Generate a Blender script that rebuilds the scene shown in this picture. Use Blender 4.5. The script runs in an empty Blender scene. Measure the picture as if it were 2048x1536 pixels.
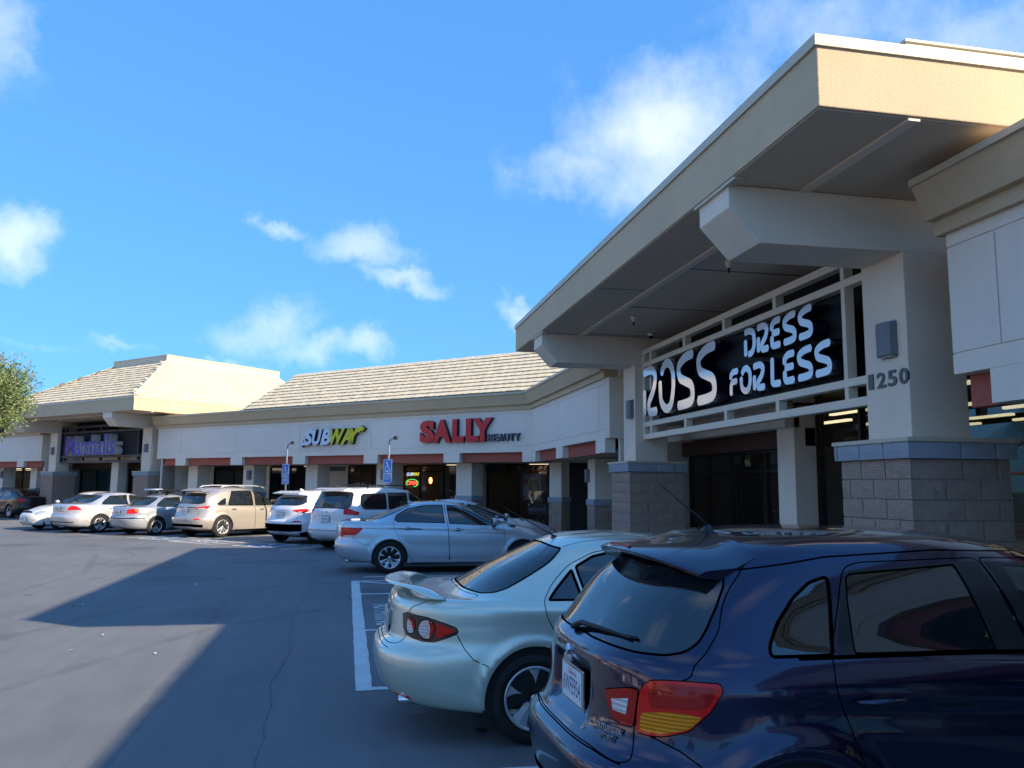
import bpy, bmesh, math, random
import numpy as np
from mathutils import Vector, Matrix, geometry
from mathutils.bvhtree import BVHTree
PI = math.pi
random.seed(7)
sc = bpy.context.scene
COL = sc.collection

# ---------------------------------------------------------------- camera
cam_data = bpy.data.cameras.new('camera')
cam = bpy.data.objects.new('camera', cam_data); COL.objects.link(cam)
sc.camera = cam
cam_data.sensor_width = 36.0; cam_data.lens = 28.45
cam_data.clip_start = 0.05; cam_data.clip_end = 3000
YAW, PITCH, ROLL = math.radians(11.071), math.radians(7.196), math.radians(0.531)
EYE = Vector((0, 0, 1.81))
fwv = Vector((-math.cos(YAW) * math.cos(PITCH), math.sin(YAW) * math.cos(PITCH), math.sin(PITCH)))
rt = fwv.cross(Vector((0, 0, 1))).normalized(); upv = rt.cross(fwv)
rt2 = rt * math.cos(ROLL) + upv * math.sin(ROLL)
up2 = upv * math.cos(ROLL) - rt * math.sin(ROLL)
cam.matrix_world = Matrix(((rt2.x, up2.x, -fwv.x, EYE.x), (rt2.y, up2.y, -fwv.y, EYE.y), (rt2.z, up2.z, -fwv.z, EYE.z), (0, 0, 0, 1)))

# ---------------------------------------------------------------- sun and sky
SUN = Vector((0.559, 0.677, 0.478)).normalized()
sun_el = math.asin(SUN.z)
sd = bpy.data.lights.new('sun', 'SUN'); sd.energy = 2.35; sd.angle = math.radians(0.6); sd.color = (1.0, 0.83, 0.60)
so = bpy.data.objects.new('sun', sd); COL.objects.link(so)
so.rotation_euler = SUN.to_track_quat('Z', 'Y').to_euler()
so.location = (10, 10, 30)
world = bpy.data.worlds.new('World'); sc.world = world; world.use_nodes = True
wn = world.node_tree; wn.nodes.clear()
def N(nt, t, **kw):
    n = nt.nodes.new(t)
    for k, v in kw.items(): setattr(n, k, v)
    return n
wo = N(wn, 'ShaderNodeOutputWorld'); wb = N(wn, 'ShaderNodeBackground'); sky = N(wn, 'ShaderNodeTexSky')
sky.sky_type = 'NISHITA'; sky.sun_disc = False
sky.sun_elevation = sun_el; sky.sun_rotation = math.atan2(SUN.x, SUN.y)
sky.altitude = 50; sky.air_density = 1.0; sky.dust_density = 0.1; sky.ozone_density = 2.0
SKY_STRENGTH = 0.15; SKY_GAMMA = .38; SKY_TINT = (.285, .61, 1.10)
def vmath(nt, op, a, b=None):
    n = N(nt, 'ShaderNodeVectorMath', operation=op)
    for i, v in enumerate((a, b)):
        if v is None: continue
        if isinstance(v, (tuple, list)): n.inputs[i].default_value = v
        else: nt.links.new(v, n.inputs[i])
    return n
def fmath(nt, op, a, b=None, c=None, clamp=False):
    n = N(nt, 'ShaderNodeMath', operation=op); n.use_clamp = clamp
    for i, v in enumerate((a, b, c)):
        if v is None: continue
        if isinstance(v, (int, float)): n.inputs[i].default_value = v
        else: nt.links.new(v, n.inputs[i])
    return n.outputs[0]
tc = N(wn, 'ShaderNodeTexCoord'); D = tc.outputs['Generated']
# cloud banks, each at its own bearing and height in the sky
CLOUDS = [(-0.8503,0.3334,0.4073,0.100,0.085,1.0),(-0.8932,0.2489,0.3744,0.085,0.034,.6),(-0.7973,0.4143,0.4389,0.075,0.065,.45),
(-0.7166,0.5001,0.4861,0.170,0.050,.5),(-0.6573,0.5984,0.4581,0.130,0.045,.6),(-0.9599,0.0007,0.2804,0.072,0.028,.75),
(-0.9668,0.0585,0.2487,0.056,0.017,.75),(-0.9506,-0.0963,0.2952,0.032,0.014,.6),(-0.9763,-0.1119,0.1855,0.062,0.034,.6),
(-0.9862,-0.0425,0.1602,0.080,0.024,.6),(-0.9869,0.0198,0.1598,0.038,0.019,.65),(-0.9013,-0.3543,0.2492,0.040,0.034,.9),
(-0.8307,-0.3451,0.4368,0.034,0.055,.6),(-0.9325,-0.3309,0.1448,0.040,0.012,.35),(-0.9569,-0.2501,0.1478,0.030,0.010,.45),
(-0.9788,-0.1439,0.1459,0.040,0.011,.5),(-0.9543,0.1990,0.2230,0.030,0.017,.6),
(0.3,-0.85,0.42,0.30,0.13,.9),(-0.35,-0.85,0.36,0.26,0.10,.8),(-0.1,-0.95,0.20,0.3,0.06,.7),(0.80,-0.30,0.5,0.25,0.13,.9),(0.75,-0.6,0.2,0.3,0.06,.7),(0.1,-0.3,0.95,0.3,0.18,.7),(-0.05,0.9,0.4,0.25,0.12,.7),(-0.15,-0.7,0.68,0.22,0.12,.7),(0.6,0.1,0.8,0.25,0.15,.7)]  # unseen clouds out of view, added to bring white fill light
warp = N(wn, 'ShaderNodeTexNoise'); warp.inputs['Scale'].default_value = 6.0; warp.inputs['Detail'].default_value = 7; warp.inputs['Roughness'].default_value = .55
wn.links.new(D, warp.inputs['Vector'])
wv = vmath(wn, 'SUBTRACT', warp.outputs['Color'], (.5, .5, .5)); wv2 = vmath(wn, 'SCALE', wv.outputs[0]); wv2.inputs['Scale'].default_value = .10
warp2 = N(wn, 'ShaderNodeTexNoise'); warp2.inputs['Scale'].default_value = 24.0; warp2.inputs['Detail'].default_value = 8; warp2.inputs['Roughness'].default_value = .65
wn.links.new(D, warp2.inputs['Vector'])
wv3 = vmath(wn, 'SCALE', vmath(wn, 'SUBTRACT', warp2.outputs['Color'], (.5, .5, .5)).outputs[0]); wv3.inputs['Scale'].default_value = .055
Dw = vmath(wn, 'ADD', vmath(wn, 'ADD', D, wv2.outputs[0]).outputs[0], wv3.outputs[0]).outputs[0]
acc = None
for (x, y, z, rx, ry, st) in CLOUDS:
    d = Vector((x, y, z)).normalized(); h = d.cross(Vector((0, 0, 1))).normalized(); v = h.cross(d)
    df = vmath(wn, 'SUBTRACT', Dw, tuple(d)).outputs[0]
    a = vmath(wn, 'DOT_PRODUCT', df, tuple(h / rx)).outputs['Value']
    b = vmath(wn, 'DOT_PRODUCT', df, tuple(v / ry)).outputs['Value']
    c = vmath(wn, 'DOT_PRODUCT', df, tuple(d / .5)).outputs['Value']
    s = fmath(wn, 'MULTIPLY', a, a); s = fmath(wn, 'MULTIPLY_ADD', b, b, s); s = fmath(wn, 'MULTIPLY_ADD', c, c, s)
    g = fmath(wn, 'MULTIPLY', fmath(wn, 'POWER', 2.718, fmath(wn, 'MULTIPLY', s, -1.0)), st * 1.3)
    acc = g if acc is None else fmath(wn, 'MAXIMUM', acc, g)
cn = N(wn, 'ShaderNodeTexNoise'); cn.inputs['Scale'].default_value = 15; cn.inputs['Detail'].default_value = 9; cn.inputs['Roughness'].default_value = .62
wn.links.new(D, cn.inputs['Vector'])
m = fmath(wn, 'SUBTRACT', fmath(wn, 'ADD', acc, fmath(wn, 'MULTIPLY', cn.outputs[0], 1.15)), .78)
m = fmath(wn, 'MULTIPLY', m, .62, clamp=True)
m = fmath(wn, 'MULTIPLY', m, fmath(wn, 'MULTIPLY', acc, 2.6, clamp=True))
m = fmath(wn, 'POWER', fmath(wn, 'MULTIPLY', m, 1.25, clamp=True), 1.1)
m = fmath(wn, 'MULTIPLY', m, .66)
mixc = N(wn, 'ShaderNodeMix', data_type='RGBA')
hs = N(wn, 'ShaderNodeHueSaturation'); hs.inputs["Saturation"].default_value = 1.05; hs.inputs['Value'].default_value = 1.0
gm = N(wn, 'ShaderNodeGamma'); gm.inputs['Gamma'].default_value = SKY_GAMMA; wn.links.new(sky.outputs[0], gm.inputs[0])
tint = vmath(wn, 'MULTIPLY', gm.outputs[0], SKY_TINT); wn.links.new(tint.outputs[0], hs.inputs['Color'])
wn.links.new(m, mixc.inputs['Factor']); wn.links.new(hs.outputs[0], mixc.inputs['A'])
mixc.inputs['B'].default_value = (2.35, 2.42, 2.6, 1)
wn.links.new(mixc.outputs['Result'], wb.inputs['Color']); wb.inputs['Strength'].default_value = SKY_STRENGTH
wn.links.new(wb.outputs[0], wo.inputs[0])
sc.view_settings.view_transform = 'Standard'; sc.view_settings.look = 'None'
sc.view_settings.exposure = 1.98; sc.view_settings.gamma = 1.0; sc.view_settings.use_curve_mapping = False
sc.cycles.max_bounces = 6; sc.cycles.diffuse_bounces = 3; sc.cycles.glossy_bounces = 4; sc.cycles.transparent_max_bounces = 12; sc.cycles.transmission_bounces = 4
sc.cycles.caustics_reflective = False; sc.cycles.caustics_refractive = False; sc.cycles.sample_clamp_indirect = 6

# ---------------------------------------------------------------- materials
MATS = {}
def principled(name, col, rough=.6, metal=0.0, spec=.5, coat=0.0, coat_rough=.03, emit=None, emit_s=0, trans=0, ior=1.45):
    m = bpy.data.materials.new(name); m.use_nodes = True
    b = m.node_tree.nodes['Principled BSDF']
    b.inputs['Base Color'].default_value = (*col, 1); b.inputs['Roughness'].default_value = rough
    b.inputs['Metallic'].default_value = metal; b.inputs['Specular IOR Level'].default_value = spec
    b.inputs['Coat Weight'].default_value = coat; b.inputs['Coat Roughness'].default_value = coat_rough
    b.inputs['Transmission Weight'].default_value = trans; b.inputs['IOR'].default_value = ior
    if emit: b.inputs['Emission Color'].default_value = (*emit, 1); b.inputs['Emission Strength'].default_value = emit_s
    MATS[name] = m
    return m
def noisy(m, amount=.15, scale=3.0, detail=6, bump=0.0, bump_scale=120, speck=0.0, speck_scale=150, stretch=(1, 1, 1), rough_var=0.0, bump_dist=.01, streak=0.0, fleck=0.0):
    """large soft colour variation, optional fine relief and specks, in object space"""
    nt = m.node_tree; b = nt.nodes['Principled BSDF']; col = tuple(b.inputs['Base Color'].default_value)
    t = N(nt, 'ShaderNodeTexCoord'); mp = N(nt, 'ShaderNodeMapping'); mp.inputs['Scale'].default_value = stretch
    nt.links.new(t.outputs['Object'], mp.inputs[0])
    n1 = N(nt, 'ShaderNodeTexNoise'); n1.inputs['Scale'].default_value = scale; n1.inputs['Detail'].default_value = detail; n1.inputs['Roughness'].default_value = .6
    nt.links.new(mp.outputs[0], n1.inputs['Vector'])
    k = fmath(nt, 'MULTIPLY_ADD', n1.outputs[0], 2 * amount, 1 - amount)
    if streak:
        m2 = N(nt, 'ShaderNodeMapping'); m2.inputs['Scale'].default_value = (5, 5, .35); nt.links.new(t.outputs['Object'], m2.inputs[0])
        n4 = N(nt, 'ShaderNodeTexNoise'); n4.inputs['Scale'].default_value = 1.3; n4.inputs['Detail'].default_value = 6; nt.links.new(m2.outputs[0], n4.inputs['Vector'])
        k = fmath(nt, 'MULTIPLY', k, fmath(nt, 'MULTIPLY_ADD', fmath(nt, 'SMOOTH_MIN', n4.outputs[0], .5, .1), 2.4 * streak, 1 - 1.2 * streak))
    if fleck:
        vo = N(nt, 'ShaderNodeTexVoronoi'); vo.inputs['Scale'].default_value = 42; nt.links.new(t.outputs['Object'], vo.inputs['Vector'])
        k = fmath(nt, 'ADD', k, fmath(nt, 'MULTIPLY', fmath(nt, 'LESS_THAN', vo.outputs['Distance'], .17), fleck))
    if speck:
        n2 = N(nt, 'ShaderNodeTexNoise'); n2.inputs['Scale'].default_value = speck_scale; n2.inputs['Detail'].default_value = 2
        nt.links.new(t.outputs['Object'], n2.inputs['Vector'])
        k = fmath(nt, 'MULTIPLY', k, fmath(nt, 'MULTIPLY_ADD', n2.outputs[0], 2 * speck, 1 - speck))
    mx = vmath(nt, 'SCALE', col[:3]); nt.links.new(k, mx.inputs['Scale'])
    nt.links.new(mx.outputs[0], b.inputs['Base Color'])
    if rough_var:
        r0 = b.inputs['Roughness'].default_value
        nt.links.new(fmath(nt, 'MULTIPLY_ADD', n1.outputs[0], rough_var, r0 - rough_var / 2), b.inputs['Roughness'])
    if bump:
        n3 = N(nt, 'ShaderNodeTexNoise'); n3.inputs['Scale'].default_value = bump_scale; n3.inputs['Detail'].default_value = 4
        nt.links.new(t.outputs['Object'], n3.inputs['Vector'])
        bp = N(nt, 'ShaderNodeBump'); bp.inputs['Strength'].default_value = bump; bp.inputs['Distance'].default_value = bump_dist
        nt.links.new(n3.outputs[0], bp.inputs['Height']); nt.links.new(bp.outputs[0], b.inputs['Normal'])
    return m
STU = noisy(principled('white_stucco', (.84, .74, .62), .85, spec=.25), .10, 1.2, 7, .35, 90, .05, 60, streak=.06)
STUP = noisy(principled('panel_stucco', (.82, .73, .63), .85, spec=.25), .10, .9, 7, .35, 90, .05, 60, streak=.06)
STUC = noisy(principled('column_stucco', (.83, .70, .56), .85, spec=.25), .12, 1.4, 7, .4, 80, .06, 60, streak=.06)
TAN = noisy(principled('tan_stucco', (.62, .47, .30), .85, spec=.25), .16, 1.0, 8, .45, 70, .10, 40, streak=.06)
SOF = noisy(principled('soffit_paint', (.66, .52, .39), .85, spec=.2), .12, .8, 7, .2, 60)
RED = noisy(principled('red_stucco', (.42, .12, .085), .8, spec=.25), .12, 1.5, 6, .3, 90)
FLASH = noisy(principled('cream_metal', (.58, .50, .36), .45, spec=.5), .06, 2, 4)
GRM = principled('grey_metal', (.22, .23, .25), .45, .3)
DKM = principled('dark_bronze_frame', (.018, .017, .017), .35, .4)
LAT = noisy(principled('lattice_paint', (.82, .71, .56), .6), .06, 2, 4)
LATD = principled('dark_lattice_paint', (.035, .04, .05), .5)
LAMPG = principled('lamp_grey', (.17, .17, .19), .5, .2)
CMU = noisy(principled('split_face_block', (.41, .29, .225), .95, spec=.2), .30, 2.2, 4, .9, 55, .55, 130, bump_dist=.02, fleck=.9)
CMUB = noisy(principled('blue_grey_block', (.34, .365, .40), .9, spec=.2), .18, 2.5, 4, .6, 45, .22, 90, bump_dist=.015)
MORT = noisy(principled('mortar', (.30, .27, .25), .95, spec=.1), .1, 5)
CONC = noisy(principled('concrete', (.36, .34, .31), .9, spec=.2), .18, 1.2, 8, .4, 70, .08, 90)
TILEM = noisy(principled('cream_roof_tile', (.64, .56, .40), .85, spec=.2), .14, 2.5, 5, .4, 50, .10, 30)
DARKIN = principled('dark_interior', (.018, .017, .017), .8)
CEIL = principled('interior_ceiling', (.05, .05, .05), .9)
WPAINT = noisy(principled('white_road_paint', (.62, .63, .64), .8, spec=.2), .25, 3.5, 9, .2, 60, .25, 40)
BPAINT = noisy(principled('blue_road_paint', (.09, .15, .26), .8, spec=.2), .2, 4, 8)
RUB = principled('black_rubber', (.012, .012, .012), .6, spec=.4)
TRIM = principled('black_trim', (.012, .012, .013), .35, spec=.5)
TYRE = noisy(principled('tyre_rubber', (.022, .021, .021), .75, spec=.35), .3, 12, 4)
CHROME = principled('chrome', (.75, .75, .76), .12, 1.0)
SILW = principled('alloy', (.62, .63, .65), .30, .55)
DISC = principled('brake_disc', (.10, .09, .09), .5, .6)
PLATEW = principled('plate_white', (.75, .77, .80), .4)
BLACKP = principled('flat_black', (.01, .01, .012), .6)

def glass_mat(name, tint=(.02, .025, .03), see=.12, rough=.01, tcol=(.5, .6, .58), ior=1.6):
    m = bpy.data.materials.new(name); m.use_nodes = True; nt = m.node_tree
    b = nt.nodes['Principled BSDF']; b.inputs['Base Color'].default_value = (*tint, 1); b.inputs['Roughness'].default_value = rough
    b.inputs['IOR'].default_value = ior; b.inputs['Specular IOR Level'].default_value = .9
    t = N(nt, 'ShaderNodeBsdfTransparent'); t.inputs[0].default_value = (*tcol, 1)
    mx = N(nt, 'ShaderNodeMixShader'); out = nt.nodes['Material Output']
    fr = N(nt, 'ShaderNodeFresnel'); gg = N(nt, 'ShaderNodeNewGeometry'); nt.links.new(fmath(nt, 'POWER', ior, fmath(nt, 'MULTIPLY_ADD', gg.outputs['Backfacing'], -2.0, 1.0)), fr.inputs[0])
    f = fmath(nt, 'SUBTRACT', see, fmath(nt, 'MULTIPLY', fr.outputs[0], see))
    nt.links.new(f, mx.inputs[0]); nt.links.new(b.outputs[0], mx.inputs[1]); nt.links.new(t.outputs[0], mx.inputs[2])
    nt.links.new(mx.outputs[0], out.inputs[0])
    MATS[name] = m; return m
GL_STORE = glass_mat('store_glass', (.012, .014, .016), .86, .01, (.92, .95, .94), 1.9)
GL_DARK = glass_mat('tinted_car_glass', (.010, .012, .014), .05, .01)
GL_MID = glass_mat('light_car_glass', (.02, .028, .027), .45, .01, (.55, .66, .62))

# ---------------------------------------------------------------- mesh helpers
class MB:
    def __init__(s): s.v = []; s.f = []; s.m = []; s.sm = []
    def add(s, vs, fs, mat=0, smooth=False):
        o = len(s.v); s.v.extend([tuple(p) for p in vs]); s.f.extend([tuple(i + o for i in f) for f in fs])
        s.m.extend([mat] * len(fs)); s.sm.extend([smooth] * len(fs)); return s
    def box(s, x0, x1, y0, y1, z0, z1, mat=0):
        if x0 > x1: x0, x1 = x1, x0
        if y0 > y1: y0, y1 = y1, y0
        if z0 > z1: z0, z1 = z1, z0
        return s.add([(x0, y0, z0), (x1, y0, z0), (x1, y1, z0), (x0, y1, z0), (x0, y0, z1), (x1, y0, z1), (x1, y1, z1), (x0, y1, z1)],
                     [(0, 3, 2, 1), (4, 5, 6, 7), (0, 1, 5, 4), (1, 2, 6, 5), (2, 3, 7, 6), (3, 0, 4, 7)], mat)
    def prism(s, poly, h0, h1, axis='x', mat=0):
        """poly: 2D points in the plane across axis, extruded from h0 to h1"""
        n = len(poly)
        def P(p, h):
            return (h, p[0], p[1]) if axis == 'x' else ((p[0], h, p[1]) if axis == 'y' else (p[0], p[1], h))
        vs = [P(p, h0) for p in poly] + [P(p, h1) for p in poly]
        area = sum(poly[i][0] * poly[(i + 1) % n][1] - poly[(i + 1) % n][0] * poly[i][1] for i in range(n))
        flip = (area > 0) ^ (h1 < h0)
        if axis == 'y': flip = not flip
        a = tuple(range(n)); b = tuple(range(n, 2 * n))
        fs = [tuple(reversed(a)), b] if flip else [a, tuple(reversed(b))]
        for i in range(n):
            j = (i + 1) % n
            fs.append((i, j, j + n, i + n) if flip else (i, i + n, j + n, j))
        return s.add(vs, fs, mat)
    def tube(s, pts, r, n=8, mat=0, caps=True):
        pts = [Vector(p) for p in pts]; vs = []; fs = []
        for k, p in enumerate(pts):
            t = ((pts[k + 1] if k < len(pts) - 1 else p) - (pts[k - 1] if k else p)).normalized()
            a = t.cross(Vector((0, 0, 1)));
            if a.length < 1e-3: a = t.cross(Vector((0, 1, 0)))
            a.normalize(); b = t.cross(a); rr = r[k] if isinstance(r, (list, tuple)) else r
            for i in range(n):
                w = 2 * PI * i / n; vs.append(p + a * math.cos(w) * rr + b * math.sin(w) * rr)
        for k in range(len(pts) - 1):
            for i in range(n):
                j = (i + 1) % n; fs.append((k * n + i, k * n + j, (k + 1) * n + j, (k + 1) * n + i))
        if caps: fs.append(tuple(reversed(range(n)))); fs.append(tuple((len(pts) - 1) * n + i for i in range(n)))
        return s.add(vs, fs, mat, True)
    def lathe(s, prof, n=32, axis='y', c=(0, 0, 0), mat=0, smooth=True):
        """prof: (radius, height along axis)"""
        vs = []; fs = []
        for (r, h) in prof:
            for i in range(n):
                w = 2 * PI * i / n; a, b = r * math.cos(w), r * math.sin(w)
                vs.append((c[0] + a, c[1] + h, c[2] + b) if axis == 'y' else ((c[0] + a, c[1] + b, c[2] + h) if axis == 'z' else (c[0] + h, c[1] + a, c[2] + b)))
        for k in range(len(prof) - 1):
            for i in range(n):
                j = (i + 1) % n; fs.append((k * n + i, k * n + j, (k + 1) * n + j, (k + 1) * n + i))
        return s.add(vs, fs, mat, smooth)
    def mesh(s, name, mats):
        me = bpy.data.meshes.new(name); me.from_pydata(s.v, [], s.f); me.update()
        for m in mats: me.materials.append(m)
        me.polygons.foreach_set('material_index', s.m); me.polygons.foreach_set('use_smooth', s.sm)
        return me
    def obj(s, name, mats, parent=None, bevel=0, loc=None, fix=False):
        if not isinstance(mats, (list, tuple)): mats = [mats]
        me = s.mesh(name, mats)
        if fix:
            b = bmesh.new(); b.from_mesh(me); bmesh.ops.recalc_face_normals(b, faces=b.faces); b.to_mesh(me); b.free()
        return link(name, me, parent, bevel, loc)
def link(name, me, parent=None, bevel=0, loc=None):
    o = bpy.data.objects.new(name, me); COL.objects.link(o)
    if parent: o.parent = parent
    if loc: o.location = loc
    if bevel:
        md = o.modifiers.new('bevel', 'BEVEL'); md.width = bevel; md.segments = 2; md.limit_method = 'ANGLE'
    return o
def tag(o, label=None, cat=None, group=None, kind=None):
    if label: o['label'] = label
    if cat: o['category'] = cat
    if group: o['group'] = group
    if kind: o['kind'] = kind
    return o
def thing(name, label, cat, loc=(0, 0, 0), rotz=0, group=None):
    o = bpy.data.objects.new(name, None); COL.objects.link(o); o.empty_display_size = .2
    o.location = loc; o.rotation_euler = (0, 0, rotz)
    return tag(o, label, cat, group)
def copy_tree(o, parent=None):
    c = o.copy(); COL.objects.link(c)
    if parent: c.parent = parent
    for ch in o.children: copy_tree(ch, c)
    return c

# facade frames: local x runs along the facade (away from the camera), local y outwards to the car park
ROT1 = PI; O1 = Vector((-11.81, 5.48, 0))
ROT2 = math.radians(225); O2 = Vector((-24.65, 5.48, 0))
W2 = Vector((-math.sqrt(.5), -math.sqrt(.5), 0)); N2 = Vector((math.sqrt(.5), -math.sqrt(.5), 0))
def F1(a, o, z=0): return O1 + Vector((-a, -o, z))
def F2(a, o, z=0): return O2 + W2 * a + N2 * o + Vector((0, 0, z))
# ================================================================ GROUND
random.seed(11)
def ground_material():
    m = principled('asphalt', (.060, .062, .066), .82, spec=.35); nt = m.node_tree; b = nt.nodes['Principled BSDF']
    t = N(nt, 'ShaderNodeTexCoord'); P = t.outputs['Object']
    def noise(scale, det=6, rough=.6, vec=P):
        n = N(nt, 'ShaderNodeTexNoise'); n.inputs['Scale'].default_value = scale; n.inputs['Detail'].default_value = det
        n.inputs['Roughness'].default_value = rough; nt.links.new(vec, n.inputs['Vector']); return n.outputs[0]
    big = noise(.22, 5); mid = noise(1.6, 8, .65); fine = noise(70, 3, .7); grit = noise(260, 2)
    mp = N(nt, 'ShaderNodeMapping'); mp.inputs['Rotation'].default_value = (0, 0, .15); mp.inputs['Scale'].default_value = (.35, 3.2, 1)
    nt.links.new(P, mp.inputs[0]); streak = noise(1.3, 7, .6, mp.outputs[0])
    k = fmath(nt, 'MULTIPLY_ADD', big, .55, .72)
    k = fmath(nt, 'MULTIPLY', k, fmath(nt, 'MULTIPLY_ADD', mid, .42, .79))
    k = fmath(nt, 'MULTIPLY', k, fmath(nt, 'MULTIPLY_ADD', streak, .35, .82))
    k = fmath(nt, 'MULTIPLY', k, fmath(nt, 'MULTIPLY_ADD', fine, .5, .75))
    k = fmath(nt, 'MULTIPLY', k, fmath(nt, 'MULTIPLY_ADD', grit, .7, .65))
    # oil and water stains in the stalls
    vs = N(nt, 'ShaderNodeTexVoronoi'); vs.inputs['Scale'].default_value = .42; nt.links.new(vmath(nt, 'ADD', P, None).outputs[0], vs.inputs['Vector'])
    st = fmath(nt, 'MULTIPLY', fmath(nt, 'SUBTRACT', fmath(nt, 'ADD', vs.outputs['Distance'], fmath(nt, 'MULTIPLY', mid, .35)), .18), 3.0, clamp=True)
    k = fmath(nt, 'MULTIPLY', k, fmath(nt, 'MULTIPLY_ADD', st, .35, .65))
    # pale specks of litter and worn stone
    vp = N(nt, 'ShaderNodeTexVoronoi'); vp.inputs['Scale'].default_value = 5.5; nt.links.new(P, vp.inputs['Vector'])
    sp = fmath(nt, 'LESS_THAN', vp.outputs['Distance'], .035); gate = fmath(nt, 'GREATER_THAN', noise(.9, 2), .56)
    k = fmath(nt, 'ADD', k, fmath(nt, 'MULTIPLY', fmath(nt, 'MULTIPLY', sp, gate), 1.6))
    sc_ = vmath(nt, 'SCALE', (.148, .155, .164)); nt.links.new(k, sc_.inputs['Scale']); nt.links.new(sc_.outputs[0], b.inputs['Base Color'])
    bp = N(nt, 'ShaderNodeBump'); bp.inputs['Strength'].default_value = .55; bp.inputs['Distance'].default_value = .006
    nt.links.new(fmath(nt, 'ADD', fine, fmath(nt, 'MULTIPLY', grit, .8)), bp.inputs['Height']); nt.links.new(bp.outputs[0], b.inputs['Normal'])
    nt.links.new(fmath(nt, 'MULTIPLY_ADD', mid, .22, .62), b.inputs['Roughness'])
    return m
ASPH = ground_material()
SEAL = noisy(principled('crack_sealant', (.075, .077, .08), .75), .2, 5)
LITE = noisy(principled('pale_asphalt_patch', (.12, .115, .10), .9), .3, 3, 8, .3, 60)
gnd_ = MB().add([(-900, -900, 0), (900, -900, 0), (900, 900, 0), (-900, 900, 0)], [(0, 1, 2, 3)]).obj('car_park_ground', ASPH)
tag(gnd_, 'grey asphalt car park with pale patches and a long crack', kind='structure')
def flat_poly(pts, name, mat, parent=gnd_, z=.004):
    return MB().add([(p[0], p[1], z) for p in pts], [tuple(range(len(pts)))]).obj(name, mat, parent)
LZ = [0]
def flat_line(a, b, w, name='painted_line', mat=None, z=.004, wear=0):
    LZ[0] += 1; z += LZ[0] * 7e-5
    a = Vector(a[:2]); b = Vector(b[:2]); d = (b - a).normalized(); n = Vector((-d.y, d.x)) * w / 2; L = (b - a).length
    k = max(1, int(L / .25)) if wear else 1; mb = MB(); vs = []
    for i in range(k + 1):
        q = a + (b - a) * i / k; j = random.uniform(-wear, wear); l = random.uniform(-wear, wear)
        vs += [(*(q + n * (1 + j)), z), (*(q - n * (1 + l)), z)]
    mb.add(vs, [(2 * i, 2 * i + 1, 2 * i + 3, 2 * i + 2) for i in range(k)])
    return mb.obj(name, mat or WPAINT, gnd_)
def text_mesh(s, size=1, ext=.0, off=0.0, shear=0, res=3, bev=0):
    cu = bpy.data.curves.new('lettering', 'FONT'); cu.body = s; cu.size = size; cu.extrude = ext; cu.offset = off; cu.shear = shear
    cu.resolution_u = res; cu.bevel_depth = bev; cu.align_x = 'LEFT'
    o = bpy.data.objects.new('t', cu); COL.objects.link(o)
    dg = bpy.context.evaluated_depsgraph_get(); me = bpy.data.meshes.new_from_object(o.evaluated_get(dg))
    bpy.data.objects.remove(o); bpy.data.curves.remove(cu); me.materials.clear()
    return me
def fit_mesh(me, x0, x1, y0, y1):
    n = len(me.vertices); co = np.empty(n * 3); me.vertices.foreach_get('co', co); co = co.reshape(-1, 3)
    a, b = co[:, 0].min(), co[:, 0].max(); c, d = co[:, 1].min(), co[:, 1].max()
    co[:, 0] = x0 + (co[:, 0] - a) / (b - a) * (x1 - x0); co[:, 1] = y0 + (co[:, 1] - c) / (d - c) * (y1 - y0)
    me.vertices.foreach_set('co', co.ravel()); me.update(); return me
def basis(ox, ux, uz):
    """matrix taking text x to ux and text y to uz"""
    ux = Vector(ux).normalized(); uz = Vector(uz).normalized(); n = ux.cross(uz)
    return Matrix(((ux.x, uz.x, n.x, ox[0]), (ux.y, uz.y, n.y, ox[1]), (ux.z, uz.z, n.z, ox[2]), (0, 0, 0, 1)))
def place_text(s, name, mat, parent, origin, ux, uz, w, h, ext=0, off=0, shear=0):
    me = fit_mesh(text_mesh(s, 1, ext, off, shear), 0, w, 0, h); me.materials.append(mat)
    o = link(name, me, parent); o.matrix_local = basis(origin, ux, uz); return o

# painted stall markings in front of the near store
for a, b, w in (((-15.95, .13), (-7.55, .17), .15), ((-15.9, .2), (-15.9, 4.6), .1), ((-7.62, .22), (-7.62, 1.2), .11), ((-14.05, .2), (-14.05, 4.6), .1),
                ((-15.8, .25), (-14.1, 2.6), .1), ((-15.8, 2.0), (-14.1, 4.4), .1), ((-5.35, .25), (-5.35, 4.6), .1), ((-2.5, .25), (-2.5, 4.6), .1), ((-10.6, .2), (-10.6, 4.6), .1),
                ((-18.95 - .5, .3), (-18.95 - .5, 4.6), .1), ((-16.6, .3), (-16.6, 4.6), .1), ((-22.3, .3), (-22.3, 4.6), .1)):
    flat_line(a, b, w, wear=.06)
place_text('NO PARKING', 'painted_lettering', WPAINT, gnd_, (-12.85, .37, .0042), (1, 0, 0), (0, 1, 0), 1.9, .42, off=.01)
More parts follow.
